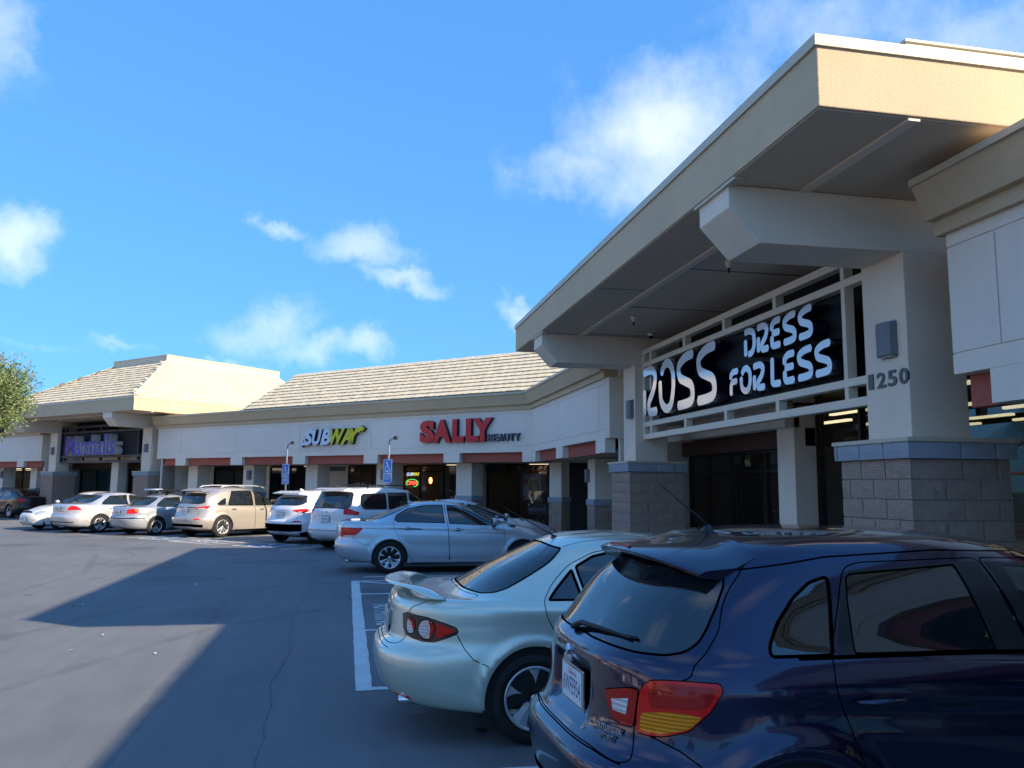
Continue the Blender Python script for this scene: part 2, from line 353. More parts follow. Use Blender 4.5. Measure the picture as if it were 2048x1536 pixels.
# markings in front of the far wing (facade frame 2)
def l2(a, b, w, mat=None, z=.004): flat_line(F2(*a), F2(*b), w, mat=mat, z=z, wear=.05)
for a in (4.5, 9.75, 12.05, 14.75, 17.45, 20.2, 22.9): l2((a, 1.2), (a, 5.9), .1)
l2((7.6, 1.2), (7.6, 5.9), .1); l2((7.6, 5.9), (9.75, 5.9), .1)
for k in range(7): l2((7.65, 1.6 + k * .62), (9.7, 1.15 + k * .62 + .9), .09)
for k in range(8): l2((22.95 + k * .95, 1.5), (24.3 + k * .95, 5.2), .11)
l2((22.9, 5.9), (31, 5.9), .1)
def wheelchair(parent, origin, ux, uz, s, mat, ext=0.0):
    ux = Vector(ux); uz = Vector(uz)
    def ribbon(pts, w, mb):
        P = [Vector(p) for p in pts]; vs = []
        for i, p in enumerate(P):
            d = (P[min(i + 1, len(P) - 1)] - P[max(i - 1, 0)]).normalized(); n = Vector((-d.y, d.x)) * w / 2
            vs += [p + n, p - n]
        mb.add([(q.x, q.y, 0) for q in vs], [(2 * i, 2 * i + 1, 2 * i + 3, 2 * i + 2) for i in range(len(P) - 1)])
    mb = MB()
    ribbon([(.40 + .07 * math.cos(t), .88 + .07 * math.sin(t)) for t in np.linspace(0, 2 * PI, 13)], .07, mb)
    ribbon([(.42, .80), (.45, .42), (.70, .42), (.80, .14), (.90, .17)], .08, mb)
    ribbon([(.43, .62), (.66, .62)], .07, mb)
    ribbon([(.45 + .27 * math.cos(t), .30 + .27 * math.sin(t)) for t in np.linspace(2.3, 6.1, 16)], .065, mb)
    me = mb.mesh('symbol', [mat]); o = link('wheelchair_symbol', me, parent)
    M = basis(origin, ux, uz); o.matrix_local = M @ Matrix.Diagonal((s, s, 1, 1)); return o
for a in (10.9, 6.05):
    o_ = 5.15
    for (p, q) in (((a - .65, o_ - .65), (a + .65, o_ - .65)), ((a + .65, o_ - .65), (a + .65, o_ + .65)), ((a + .65, o_ + .65), (a - .65, o_ + .65)), ((a - .65, o_ + .65), (a - .65, o_ - .65))): l2(p, q, .1, z=.008)
    flat_poly([F2(a - .6, o_ - .6), F2(a - .6, o_ + .6), F2(a + .6, o_ + .6), F2(a + .6, o_ - .6)], 'painted_square', BPAINT)
    wheelchair(gnd_, F2(a + .5, o_ + .5, .009), -W2, -N2, 1.0, WPAINT)
place_text('NO', 'painted_lettering', WPAINT, gnd_, F2(9.25, 5.45, .005), -W2, -N2, 1.1, .3, off=.01)
place_text('PARKING', 'painted_lettering', WPAINT, gnd_, F2(9.45, 5.0, .005), -W2, -N2, 1.6, .3, off=.01)
# cracks: thin irregular sealed lines
def crack(pts, w=.010, name='crack', mat=SEAL, jit=.05, z=.0035):
    P = []
    for i in range(len(pts) - 1):
        a = Vector(pts[i]); b = Vector(pts[i + 1]); n = max(2, int((b - a).length / .12))
        for k in range(n): P.append(a + (b - a) * k / n)
    P.append(Vector(pts[-1])); off = 0; Q = []
    for p in P: off = off * .9 + random.uniform(-jit, jit) * .45; Q.append(p + Vector((off * .2, off)))
    vs = []
    for i, p in enumerate(Q):
        d = (Q[min(i + 1, len(Q) - 1)] - Q[max(i - 1, 0)]).normalized(); n = Vector((-d.y, d.x)) * w * random.uniform(.25, 1) / 2
        vs += [(*(p + n), z), (*(p - n), z)]
    MB().add(vs, [(2 * i, 2 * i + 1, 2 * i + 3, 2 * i + 2) for i in range(len(Q) - 1)]).obj(name, mat, gnd_)
crack([(-3.2, -.38), (-5.8, -.5), (-8.5, -.62), (-12, -.66), (-15.4, -.62), (-19, -.75)])
crack([(-12.6, -.9), (-13.0, -2.6), (-13.4, -4.6), (-13.3, -6.4)], .012)
crack([(-20.5, -1.2), (-19.3, -2.7), (-17.5, -3.6), (-16.8, -4.9)], .02, jit=.09)
crack([(-8.2, -5.2), (-9.3, -4.7), (-10.2, -4.5)], .012)
crack([(-24, -6), (-22, -5.2), (-19, -5.6)], .02, mat=SEAL)
def faded(name, col, alpha, scale=3.0, rough=.7):
    m = principled(name, col, rough, spec=.4); nt = m.node_tree; b = nt.nodes['Principled BSDF']; t = N(nt, 'ShaderNodeTexCoord'); n = N(nt, 'ShaderNodeTexNoise')
    n.inputs['Scale'].default_value = scale; n.inputs['Detail'].default_value = 9; n.inputs['Roughness'].default_value = .7; nt.links.new(t.outputs['Object'], n.inputs['Vector'])
    a = fmath(nt, 'MULTIPLY', fmath(nt, 'SUBTRACT', n.outputs[0], .36), alpha * 4, clamp=False); a = fmath(nt, 'MINIMUM', fmath(nt, 'MAXIMUM', a, 0.0), alpha); nt.links.new(a, b.inputs['Alpha']); return m
TMK = faded('tyre_mark_rubber', (.06, .06, .062), .13, 2.2); PATCHM = faded('faded_pale_asphalt', (.24, .23, .21), .28, 1.6)
OIL = noisy(principled('oil_stain', (.05, .048, .047), .45, spec=.5), .4, 6, 8)
def blob(c, rx, ry, mat, name, z=.002, seed=0):
    r = random.Random(seed); n = 22; ph = [r.uniform(0, 6) for _ in range(3)]
    P = [(c[0] + rx * math.cos(t) * (1 + .16 * math.sin(2 * t + ph[0]) + .12 * math.sin(3 * t + ph[1]) + .08 * math.sin(5 * t + ph[2])), c[1] + ry * math.sin(t) * (1 + .16 * math.sin(2 * t + ph[1]) + .1 * math.sin(4 * t + ph[0])), z) for t in np.linspace(0, 2 * PI, n + 1)[:-1]]
    MB().add(P, [tuple(range(n))]).obj(name, mat, gnd_)
rb_ = random.Random(5)
for k in range(34):
    sx = rb_.choice([-9.4, -12.2, -13.3, -17.6, -20.4, -6.7, -4.0]); blob((sx + rb_.gauss(0, .25), rb_.uniform(.3, 4.2)), rb_.uniform(.02, .10), rb_.uniform(.02, .09), OIL, 'oil_stain', .0022 + k * 4e-5, k)
for k in range(26):
    blob((-4 - 20 * rb_.random(), rb_.uniform(-6, -.2)), rb_.uniform(.015, .05), rb_.uniform(.015, .05), OIL, 'oil_stain', .0022 + k * 4e-5, 50 + k)
for k, (pts, w) in enumerate((([(-4.2, -3.9), (-7.5, -3.2), (-11, -1.7), (-12.6, -.2)], .16), ([(-5.6, -5.2), (-9, -4.6), (-13, -3.0), (-15.6, -1.0)], .15), ([(-14, -5.5), (-18, -5.2), (-23, -6.4)], .15), ([(-2.6, -1.0), (-5, -1.5), (-9, -1.6), (-14, -1.9)], .14))):
    P = [Vector(p) for p in pts]; Q = []
    for i in range(len(P) - 1):
        for t in np.linspace(0, 1, 12)[:-1]: Q.append(P[i].lerp(P[i + 1], float(t)))
    vs = []
    for i, p in enumerate(Q):
        d = (Q[min(i + 1, len(Q) - 1)] - Q[max(i - 1, 0)]).normalized(); n_ = Vector((-d.y, d.x)) * w / 2 * rb_.uniform(.8, 1.1); vs += [(*(p + n_), .0016 + k * 1e-4), (*(p - n_), .0016 + k * 1e-4)]
    MB().add(vs, [(2 * i, 2 * i + 1, 2 * i + 3, 2 * i + 2) for i in range(len(Q) - 1)]).obj('tyre_mark', TMK, gnd_)
for c, rx, ry in (((-20.3, -2.4), .8, .5), ((-19.0, -4.1), 1.6, .6), ((-16.5, -3.2), .7, .9)): blob(c, rx, ry, PATCHM, 'pale_patch', .0012, int(-c[0]))  # faint paler blobs laid over the asphalt
# loose litter: leaves and paper scraps
LEAF = principled('dry_leaf', (.28, .20, .10), .8); PAPER = principled('paper_scrap', (.6, .6, .58), .8)
lm = {}
for nm, mt in (('dry_leaf', LEAF), ('paper_scrap', PAPER)):
    lm[nm] = MB().add([(-.03, 0, .004), (0, -.014, .012), (.032, 0, .005), (0, .015, .01)], [(0, 1, 2), (0, 2, 3)]).mesh(nm, [mt])
lit = 0
for k in range(46):
    nm = 'dry_leaf' if random.random() < .6 else 'paper_scrap'
    x = -3 - 24 * random.random() ** 1.3; y = random.uniform(-7, .4) * (abs(x) / 20 + .3)
    if k == 0: x, y, nm = -6.6, -2.55, 'dry_leaf'
    if y > .1 and x > -8: y = -.4
    o = link(nm, lm[nm], None, loc=(x, y, .002)); o.rotation_euler = (random.uniform(-.2, .2), random.uniform(-.2, .2), random.uniform(0, 6)); s_ = random.uniform(.6, 1.5) * (1.9 if k == 0 else 1); o.scale = (s_, s_, s_)
    if nm == 'dry_leaf': tag(o, 'small dry leaf lying on the asphalt of the car park', 'leaf', 'fallen leaves on the car park')
    else: tag(o, 'small pale paper scrap lying on the asphalt of the car park', 'litter', 'paper scraps on the car park')

# pavement along the stores
def slab(Fr, poly, name):
    n = len(poly); v = [tuple(Fr(a, o, 0)) for a, o in poly] + [tuple(Fr(a, o, .15)) for a, o in poly]
    tag(MB().add(v, [tuple(range(n)), tuple(range(n, 2 * n))] + [(i, (i + 1) % n, (i + 1) % n + n, i + n) for i in range(n)]).obj(name, CONC, None, bevel=.015, fix=True), kind='structure')
slab(F1, [(-30, .55), (12.62, .55), (16, -9), (-30, -9)], 'store_pavement')
slab(F2, [(.24, .7), (46, .7), (46, -9), (-3.5, -9)], 'store_pavement')

# ================================================================ BUILDINGS
def rough_block(w=.39, h=.193, d=.19, seed=0, amp=.012, nx=5, nz=3):
    r = random.Random(seed); vs = []; fs = []
    for j in range(nz):
        for i in range(nx):
            e = (i in (0, nx - 1)) or (j in (0, nz - 1))
            vs.append((w * i / (nx - 1), (0 if e else amp * r.uniform(.2, 1.2)) + (r.uniform(-.003, .003) if e else 0), h * j / (nz - 1)))
    for j in range(nz - 1):
        for i in range(nx - 1):
            a = j * nx + i; fs.append((a, a + nx, a + nx + 1, a + 1))
    k = len(vs); vs += [(0, -d, 0), (w, -d, 0), (w, -d, h), (0, -d, h)]
    top = [(nz - 1) * nx + i for i in range(nx)]; bot = list(range(nx)); l = [j * nx for j in range(nz)]; rr = [j * nx + nx - 1 for j in range(nz)]
    fs += [tuple([k + 3] + [k + 2] + top[::-1]), tuple([k + 1, k] + bot), tuple([k] + [k + 3] + l[::-1]), tuple([k + 2, k + 1] + rr), (k, k + 1, k + 2, k + 3)]
    return vs, fs
def block_meshes(mat, h, tag_):
    out = []
    for w in (.39, .29, .19, .145):
        row = []
        for s in range(4):
            v, f = rough_block(w, h, .19, s * 7 + int(w * 100)); m_ = MB().add(v, f).mesh(tag_, [mat]); row.append(m_)
        out.append((w, row))
    return out
BLK = block_meshes(CMU, .193, 'block'); BLKB = block_meshes(CMUB, .165, 'cap_block')
def clad(root, a0, a1, o0, o1, z0, z1, part, caps=True, lib=None, name='block', hcourse=.2032, faces='front right left'.split()):
    """face the box a0..a1 x o1..o0 (o0 outer) with blocks, each an object under the part"""
    lib = lib or BLK; rnd = random.Random(int(a0 * 1000) % 977)
    n = max(1, round((z1 - z0) / hcourse)); zz = z1
    for c in range(n):
        zz -= hcourse
        if zz < z0 - .25: break
        for fc in faces:
            L = (a1 - a0) if fc == 'front' else (o0 - o1 - (.19 if fc != 'back' else 0))
            # running bond
            odd = (c % 2 == 1); x = 0.0; first = True
            while x < L - .02:
                w = .39
                if first and odd: w = .19
                if x + w > L: w = L - x
                first = False
                base = min((q for q in lib if q[0] >= w - .001), key=lambda q: q[0], default=lib[0])
                me = rnd.choice(base[1]); o = link(name, me, part); o.scale.x = (w - .004) / base[0]
                if fc == 'front': o.location = (a1 - x - .002, o0, zz + .004); o.rotation_euler.z = 0; o.location.x = a0 + x + .002
                elif fc == 'right': o.location = (a0, o0 - .19 - x - w + .002, zz + .004); o.rotation_euler.z = PI / 2
                elif fc == 'left': o.location = (a1, o0 - .19 - x - .002, zz + .004); o.rotation_euler.z = -PI / 2
                x += w + .0105
def pier(root, a, o0, w=.66, d=.66, ztop=2.57, zcap=1.48, big=False):
    """arcade pier: stucco shaft over a block base"""
    sh = MB().box(a - w / 2, a + w / 2, o0 - d, o0, zcap - .15, ztop).obj('pier', STUC, root, bevel=.01)
    core = MB().box(a - w / 2 + .02, a + w / 2 - .02, o0 - d + .02, o0 - .015, .15, zcap - .01).obj('pier_base', MORT, root)
    clad(root, a - w / 2 - .01, a + w / 2 + .01, o0 + .012, o0 - d - .01, .15, zcap - .172, core)
    clad(root, a - w / 2 - .035, a + w / 2 + .035, o0 + .04, o0 - d - .03, zcap - .17, zcap, core, lib=BLKB, name='cap_block', hcourse=.17)
def wall_panel_band(root, a0, a1, joints, ends=True):
    body = MB()
    body.box(a0, a1, -.25, -.014, 3.05, 4.22)
    body.box(a0, a1, -.25, 0, 2.88, 3.062)
    body.box(a0, a1, -.014, 0, 4.098, 4.22)
    w = body.obj('wall', STU, root)
    js = [a0] + joints + [a1]
    for i in range(len(js) - 1):
        l = js[i] + (.009 if i else 0); r = js[i + 1] - (.009 if i < len(js) - 2 else 0)
        MB().box(l, r, -.013, 0, 3.08, 4.08).obj('wall_panel', STUP, root, bevel=.004)
def cornice(root, a0, a1, seams=()):
    MB().prism([(-.02, 4.22), (.07, 4.22), (.07, 4.365), (.16, 4.365), (.295, 4.70), (.295, 4.72), (-.3, 4.72), (-.3, 4.22)], a0, a1).obj('cornice', TAN, root)
    ps = [a0] + list(seams) + [a1]
    for i in range(len(ps) - 1):
        MB().prism([(.30, 4.69), (.325, 4.69), (.325, 4.755), (-.35, 4.765), (-.35, 4.721), (.30, 4.721)], ps[i] + .002, ps[i + 1] - .002).obj('cornice_flashing', FLASH, root)
def drops(root, a0, a1, dr, red_to=None):
    """stucco drops between the openings with recessed red bands"""
    for (l, r) in dr: MB().box(l, r, -.25, -.0015, 2.57, 2.8795).obj('wall_drop', STU, root, bevel=.004)
    edges = [a0] + [x for d in dr for x in d] + [a1]
    for i in range(0, len(edges), 2):
        l, r = edges[i], edges[i + 1]
        if r - l > .05: MB().box(l, r, -.33, -.17, 2.575, 2.8785).obj('red_band', RED, root)
def arcade(root, a0, a1, depth=2.4, roof=True, zs=2.6):
    MB().box(a0, a1, -depth - .02, -.33, zs, zs + .06).obj('arcade_soffit', SOF, root)
    MB().box(a0, a1, -depth - .3, -.251, zs + .28, zs + .35).obj('arcade_roof', SOF, root)
    if roof: MB().box(a0, a1, -9, -.301, 4.3, 4.42).obj('flat_roof', CONC, root)
    MB().box(a0, a1, -9.2, -9, 0, 4.4).obj('rear_wall', STU, root)
def shopfront(root, a0, a1, z0, z1, o, mull, transom=None, glass=GL_STORE, fr=.05, kick=0.0):
    """window: frame with mullions, each pane a sub-part"""
    f = MB(); f.box(a0, a1, o - .06, o + .04, z1 - fr, z1); f.box(a0, a1, o - .06, o + .04, z0, z0 + fr + kick)
    xs = [a0] + mull + [a1]
    for i, x in enumerate(xs):
        x0 = x if i == 0 else (x - fr if i == len(xs) - 1 else x - fr / 2); f.box(x0, x0 + fr, o - .058, o + .042, z0 + fr + kick, z1 - fr)
    if transom: 
        f.box(a0 + fr, a1 - fr, o - .056, o + .044, transom - fr / 2, transom + fr / 2)
    fo = f.obj('window_frame', DKM, root)
    for i in range(len(xs) - 1):
        zs = [z0 + fr + kick, z1 - fr] if not transom else [z0 + fr + kick, transom - fr / 2, z1 - fr]
        for j in range(len(zs) - 1):
            MB().box(xs[i] + fr * .5, xs[i + 1] - fr * .5, o - .012, o - .004, zs[j] - .01, zs[j + 1] + .01).obj('pane', glass, fo)
    return fo
def room(root, a0, a1, o0, o1, z1=2.6, wall=None, floor=None):
    m = MB(); m.box(a0, a1, o1 - .05, o1, .15, z1); m.box(a0 - .05, a0, o1, o0, .15, z1); m.box(a1, a1 + .05, o1, o0, .15, z1)
    m.obj('interior_wall', wall or MIDIN, root); MB().box(a0, a1, o1, o0, z1, z1 + .05).obj('interior_ceiling', CEIL, root)
    MB().box(a0, a1, o1, o0, .15, .17).obj('interior_floor', floor or DARKIN, root)
    for k in range(3):
        for j in range(max(1, int((a1 - a0) / 1.6))): MB().box(a0 + .3 + j * 1.6, a0 + 1.2 + j * 1.6, o0 - .7 - k * 1.15, o0 - .58 - k * 1.15, z1 - .05, z1 - .005).obj('ceiling_light', STRIP, root)

STRIP = principled('lit_ceiling_strip', (1, .9, .7), .5, emit=(1.0, .80, .50), emit_s=.55)
MIDIN = principled('shop_interior_wall', (.20, .17, .14), .8)
# ---- roof tiles
def tile_mesh(w=.30, l=.40, t=.021):
    # flat concrete tile with a shallow centre rib, thicker at its lower edge
    v = [(0, 0, 0), (w, 0, 0), (w, l, -.01), (0, l, -.01), (0, 0, t), (w * .5, 0, t * 1.25), (w, 0, t), (w, l, t * .6 - .01), (0, l, t * .6 - .01)]
    f = [(0, 1, 6, 5, 4), (4, 5, 6, 7, 8), (1, 2, 7, 6), (0, 4, 8, 3), (0, 3, 2, 1)]
    return MB().add(v, f)
TILE_ME = tile_mesh().mesh('tile', [TILEM])
def tiles(part, origin, ua, us, width, nrow, inside, exposure=.335, w=.305, quota=300, key=None, pname='tile'):
    """lay tiles on the plane at origin, along ua and up slope us; nearest ones are objects, the rest one mesh"""
    ua = Vector(ua).normalized(); us = Vector(us).normalized(); nn = ua.cross(us).normalized()
    if nn.z < 0: nn = -nn; flip = True
    else: flip = False
    M0 = Matrix(((ua.x, us.x, nn.x, 0), (ua.y, us.y, nn.y, 0), (ua.z, us.z, nn.z, 0), (0, 0, 0, 1)))
    L = []
    for r in range(nrow):
        st = (r % 2) * w * .5
        for c in range(-1, int(width / w) + 2):
            x = c * w + st; y = r * exposure
            if not inside(x + w / 2, y + .16): continue
            p = Vector(origin) + ua * (x + random.uniform(-.004, .004)) + us * (y + random.uniform(-.012, .012)) + nn * (.002 + random.uniform(0, .006))
            L.append(Matrix.Translation(p) @ M0 @ Matrix.Rotation(math.radians(-2.6 + random.uniform(-.5, .5)), 4, 'X') @ Matrix.Diagonal((.985, 1, 1, 1)))
    L.sort(key=key or (lambda m: m.translation.x))
    for M in L[:quota]:
        o = link(pname, TILE_ME, part); o.matrix_local = M
    rest = L[quota:]
    if rest:
        t = tile_mesh(); mb = MB(); V = [Vector(v) for v in t.v]
        for M in rest: mb.add([M @ v for v in V], t.f)
        tag(mb.obj('distant_tiles', TILEM, part), kind='stuff')

# ---- entrance pavilion
DARKRED = principled('brown_band', (.07, .03, .022), .8)
def pavilion(label, Fr, rot, latmat, origin, near):
    R = thing('entrance_pavilion', label, 'building', tuple(origin), rot)
    # columns
    for ca in (-4.13, 4.13):
        MB().box(ca - .355, ca + .355, -.81, -.12, 2.33, 4.30).obj('column', STUC, R, bevel=.012)
        core = MB().box(ca - .56, ca + .56, -1.04, .06, .02, 2.12).obj('column_base', MORT, R)
        clad(R, ca - .575, ca + .575, .08, -1.06, .02, 2.12, core)
        clad(R, ca - .625, ca + .625, .13, -1.11, 2.12, 2.285, core, lib=BLKB, name='cap_block', hcourse=.167)
        MB().box(ca - .645, ca + .645, -1.13, .15, 2.287, 2.33).obj('column_cap', FLASH, R, bevel=.004)
        MB().prism([(1.83, 4.868), (1.83, 4.63), (1.50, 4.28), (-.82, 4.302), (-.82, 4.868)], ca - .352, ca + .352).obj('cantilever_beam', STUC, R, bevel=.01)
        MB().box(ca - .56, ca + .40, 1.76, 1.868, 4.845, 4.877).obj('drip_trim', FLASH, R)
    # canopy fascia, flashing, soffit
    C0, C1 = -6.2, 6.2
    MB().box(C0, C1, -1.2, 1.88, 4.88, 5.40).obj('canopy', TAN, R, bevel=.01)
    MB().box(C0, C0 + .4, -9, -1.201, 4.88, 5.40).obj('canopy_side', TAN, R); MB().box(C1 - .4, C1, -9, -1.201, 4.88, 5.40).obj('canopy_side', TAN, R)
    f = MB(); f.box(C0 - .022, C1 + .022, 1.80, 1.905, 5.395, 5.49); f.box(C0 - .022, C0 + .08, -9, 1.799, 5.395, 5.49); f.box(C1 - .08, C1 + .022, -9, 1.799, 5.395, 5.49)
    f.obj('canopy_flashing', FLASH, R)
    MB().box(C0 + .03, C1 - .03, -1.6, 1.86, 4.872, 4.8795).obj('soffit', SOF, R)
    MB().box(C0 + .02, C1 - .02, .94, 1.05, 4.848, 4.8715).obj('soffit_strip', STUC, R)
    for ja in (-3.75, -1.40, 1.10, 3.6): MB().box(ja - .012, ja + .012, -1.5, .93, 4.862, 4.8715).obj('soffit_joint', GRM, R)
    MB().box(-.045, -.03, 1.06, 1.84, 4.866, 4.8715).obj('soffit_joint', GRM, R)
    # tiled hip roof and the box on top
    zt, zb, d, sl = 5.49, 7.77, 3.85, 2.28 / 3.85
    if near: zt = 5.41
    rv = [(C0, 1.86, zt), (C1, 1.86, zt), (C1 - d, 1.86 - d, zb), (C0 + d, 1.86 - d, zb), (C0, -9, zt), (C0 + d, -9, zb), (C1, -9, zt), (C1 - d, -9, zb)]
    roof = MB().add(rv, [(0, 1, 2, 3), (4, 0, 3, 5), (1, 6, 7, 2), (4, 5, 7, 6)]).obj('roof', TILEM, R, fix=True)
    MB().box(C0 + d, C1 - d, -9, 1.86 - d, zb - .05, zb + .31).obj('roof_parapet', FLASH, R)
    MB().box(C0 + d - .03, C1 - d + .03, -9, 1.89 - d, zb + .31, zb + .345).obj('parapet_flashing', FLASH, R)
    us = (0, -1, sl); L = math.hypot(d, 2.28)
    if near: sl = 0; 
    near_key = lambda m: (Matrix.Rotation(rot, 4, 'Z') @ m.translation + Vector(origin)).xy.length
    if not near: tiles(roof, (C0, 1.86, zt + .01), (1, 0, 0), us, 12.4, 13, lambda x, y: (y * d / L) - .05 < x < 12.4 - y * d / L + .05, quota=150 if not near else 40, key=near_key)
    if not near: tiles(roof, (C0, -8.9, zt + .01), (0, 1, 0), (1, 0, sl), 10.76, 13, lambda x, y: -.1 < x < 10.76 - y * d / L + .05, quota=150 if not near else 40, key=near_key)
    if not near: tiles(roof, (C1, 1.86, zt + .01), (0, -1, 0), (-1, 0, sl), 10.76, 13, lambda x, y: x > y * d / L - .05, quota=0, key=near_key)
    hipd = Vector((d, -d, 2.28)).normalized()
    for sx in ((1, -1) if not near else ()):
        for k in range(15):
            p = Vector((C0 if sx > 0 else C1, 1.86, zt + .045)) + Vector((sx * d, -d, 2.28)) * (k / 14.6)
            c = MB(); dirv = Vector((sx * d, -d, 2.28)).normalized(); sd_ = dirv.cross(Vector((0, 0, 1))).normalized(); upn = sd_.cross(dirv)
            q = [p - sd_ * .12 - upn * .02, p + upn * .055, p + sd_ * .12 - upn * .02]; e = p + dirv * .5
            r_ = [e - sd_ * .10 - upn * .03, e + upn * .035, e + sd_ * .10 - upn * .03]
            c.add(q + r_, [(0, 1, 4, 3), (1, 2, 5, 4), (0, 2, 1), (3, 4, 5), (0, 3, 5, 2)]).obj('hip_tile', TILEM, roof, fix=True)
    # lattice screen between the columns
    O = -.29
    lt = MB(); 
    for (z0, z1) in ((4.50, 4.60), (4.235, 4.33), (3.02, 3.115), (2.77, 2.875)): lt.box(-3.775, 3.775, O - .13, O, z0, z1)
    for a, w in ((-3.15, .075), (3.34, .09), (3.73, .085)):
        for (z0, z1) in ((4.33, 4.50), (3.115, 4.235), (2.875, 3.02)): lt.box(a - w / 2, a + w / 2, O - .128, O - .002, z0, z1)
    for a in (-1.53, .07, 1.66):
        for (z0, z1) in ((4.33, 4.50), (2.875, 3.02)): lt.box(a - .045, a + .045, O - .128, O - .002, z0, z1)
    lt.obj('lattice_screen', latmat, R, bevel=.004)
    MB().box(-3.775, 3.775, -1.25, -1.1, 3.3, 4.871).obj('upper_wall', DARKIN, R)
    el = .13 if near else -5.2
    MB().box(el, 5.2, -1.60, -1.35, 2.80, 3.15).obj('entrance_beam', STUC, R)
    MB().box(el, 5.2, -1.88, -1.70, 2.50, 2.795).obj('entrance_band', DARKRED, R)
    MB().box(el, 5.2, -2.9, -1.0, 3.152, 3.2).obj('entrance_ceiling', SOF, R)
    MB().box(.13, .67, -1.89, -1.5, .15, 3.9).obj('inner_pillar', STUC, R, bevel=.01)
    for sgn in (-1, 1):
        MB().box(sgn * 5.15, sgn * 5.25, -9, -.26 if (sgn > 0 or not near) else -4.2, .15, 4.88).obj('side_wall', STU, R)
    MB().box(-6, 6, -9.2, -9, 0, 5.4).obj('rear_wall', STU, R)
    return R

RA_ = pavilion('entrance pavilion of the near store with a wide flat canopy on two block columns', F1, ROT1, LAT, O1, True)
RM_ = pavilion('far entrance pavilion with tiled hip roof and a dark lattice sign screen', F2, ROT2, LATD, O2 + W2 * 25.05, False)

# ---- near pavilion shopfront and interior
def doors(root, lst, o, z1=2.5):
    for (a0, a1, mull, tr) in lst: shopfront(root, a0, a1, .15, z1, o, mull, tr)
MB().box(5.10, 5.14, -8.8, -1.97, .15, 3.9).obj('interior_wall', DARKIN, RA_)  # dark liner added over the lit side wall to keep the inside dim
doors(RA_, [(.95, 5.15, [1.75, 2.7, 3.15, 4.2], 2.12)], -1.9)
shopfront(RA_, -5.1, .12, .15, 3.9, -1.95, [-1.0, -2.9, -4.2], 2.35)
MB().box(-5.1, 5.15, -8.9, -8.8, .15, 4.0).obj('interior_wall', DARKIN, RA_)
MB().box(-5.1, 5.15, -8.8, -1.97, .15, .17).obj('interior_floor', principled('shop_floor', (.14, .13, .12), .5), RA_)
MB().box(-5.1, 5.15, -8.8, -1.97, 3.9, 3.95).obj('interior_ceiling', CEIL, RA_)
for k in range(6):
    for j in range(5):
        MB().box(-4.6 + j * 2.05, -3.5 + j * 2.05, -2.8 - k * 1.05, -2.70 - k * 1.05, 3.25, 3.30).obj('ceiling_light', STRIP, RA_)
CLOTH = [principled('rail_clothes_%s' % n, c, .9) for n, c in (('teal', (.03, .10, .12)), ('red', (.25, .04, .04)), ('cream', (.4, .35, .28)), ('blue', (.04, .07, .2)))]
rk = random.Random(3)
def rack(parent, a, o, L=1.5, z=1.35):
    m = MB().tube([(a, o, .17), (a, o, z), (a + L, o, z), (a + L, o, .17)], .015, 6).obj('clothes_rail', CHROME, parent)
    for i in range(int(L / .12)):
        x = a + .06 + i * .12; MB().prism([(o - .22, z - .05), (o, z), (o + .22, z - .05), (o + .2, z - .75), (o - .2, z - .72)], x, x + .05).obj('garment', rk.choice(CLOTH), m)
for a, o in ((-4.6, -3.4), (-2.6, -3.6), (-4.4, -5.2), (-2.3, -5.4), (1.2, -4.2), (3.2, -3.6)): rack(RA_, a, o)

# ---- wings
near_l = thing('arcade_wing', 'short arcade wing joining the near pavilion to the long far wing', 'building', tuple(O1), ROT1)
wall_panel_band(near_l, 5.25, 12.84, [5.82 + .0, 9.5]); cornice(near_l, 5.25, 12.86, [9.2]); 
drops(near_l, 5.4, 12.84, [(5.43, 6.12), (9.13, 9.83), (12.42, 12.83)])
arcade(near_l, 5.3, 13.5); MB().box(5.10, 5.249, -.80, -.005, 2.88, 4.22).obj('wall_return', STU, near_l)
pier(near_l, 9.48, -.9, .66, .66)
shopfront(near_l, 5.9, 12.0, .15, 2.55, -2.4, [7.4, 8.3, 9.8, 10.9], 2.15); room(near_l, 5.5, 12, -2.5, -6)
near_r = thing('arcade_wing', 'pale arcade wing at the right edge with deep cornice and red band', 'building', tuple(O1), ROT1)
wall_panel_band(near_r, -24, -5.27, [-24 + 3.7 * k for k in range(1, 5)] + [-5.85]); cornice(near_r, -24, -5.2, [-16, -10.9, -7.3])
drops(near_r, -24, -5.27, [(-5.70 - .72 - 3.7 * k, -5.70 - 3.7 * k) for k in range(4, -1, -1)])
arcade(near_r, -24, -5.28, zs=3.5)
for k in range(1, 5): pier(near_r, -6.06 - 3.7 * k, -.9)
shopfront(near_r, -9.4, -5.3, .15, 3.5, -2.4, [-6.3, -7.4, -8.4], 2.35); shopfront(near_r, -23.8, -9.6, .15, 3.5, -2.4, [-11, -13, -15, -17, -19, -21], 2.15)
MB().box(-23.8, -5.3, -8.9, -8.8, .15, 4).obj('interior_wall', DARKIN, near_r); MB().box(-23.8, -5.3, -8.8, -2.47, 3.55, 3.6).obj('interior_ceiling', CEIL, near_r)
for k in range(7):
    for j in range(4): MB().box(-6.8 - j * 2.4, -5.6 - j * 2.4, -3.2 - k * .8, -3.10 - k * .8, 3.15, 3.20).obj('ceiling_light', STRIP, near_r)
for a, o in ((-7.4, -3.6), (-7.2, -5.0), (-9.3, -3.8)): rack(near_r, a, o)
MB().box(-5.35, -5.15, -2.4, -1.9, .15, 3.5).obj('corner_wall', DARKIN, near_r)

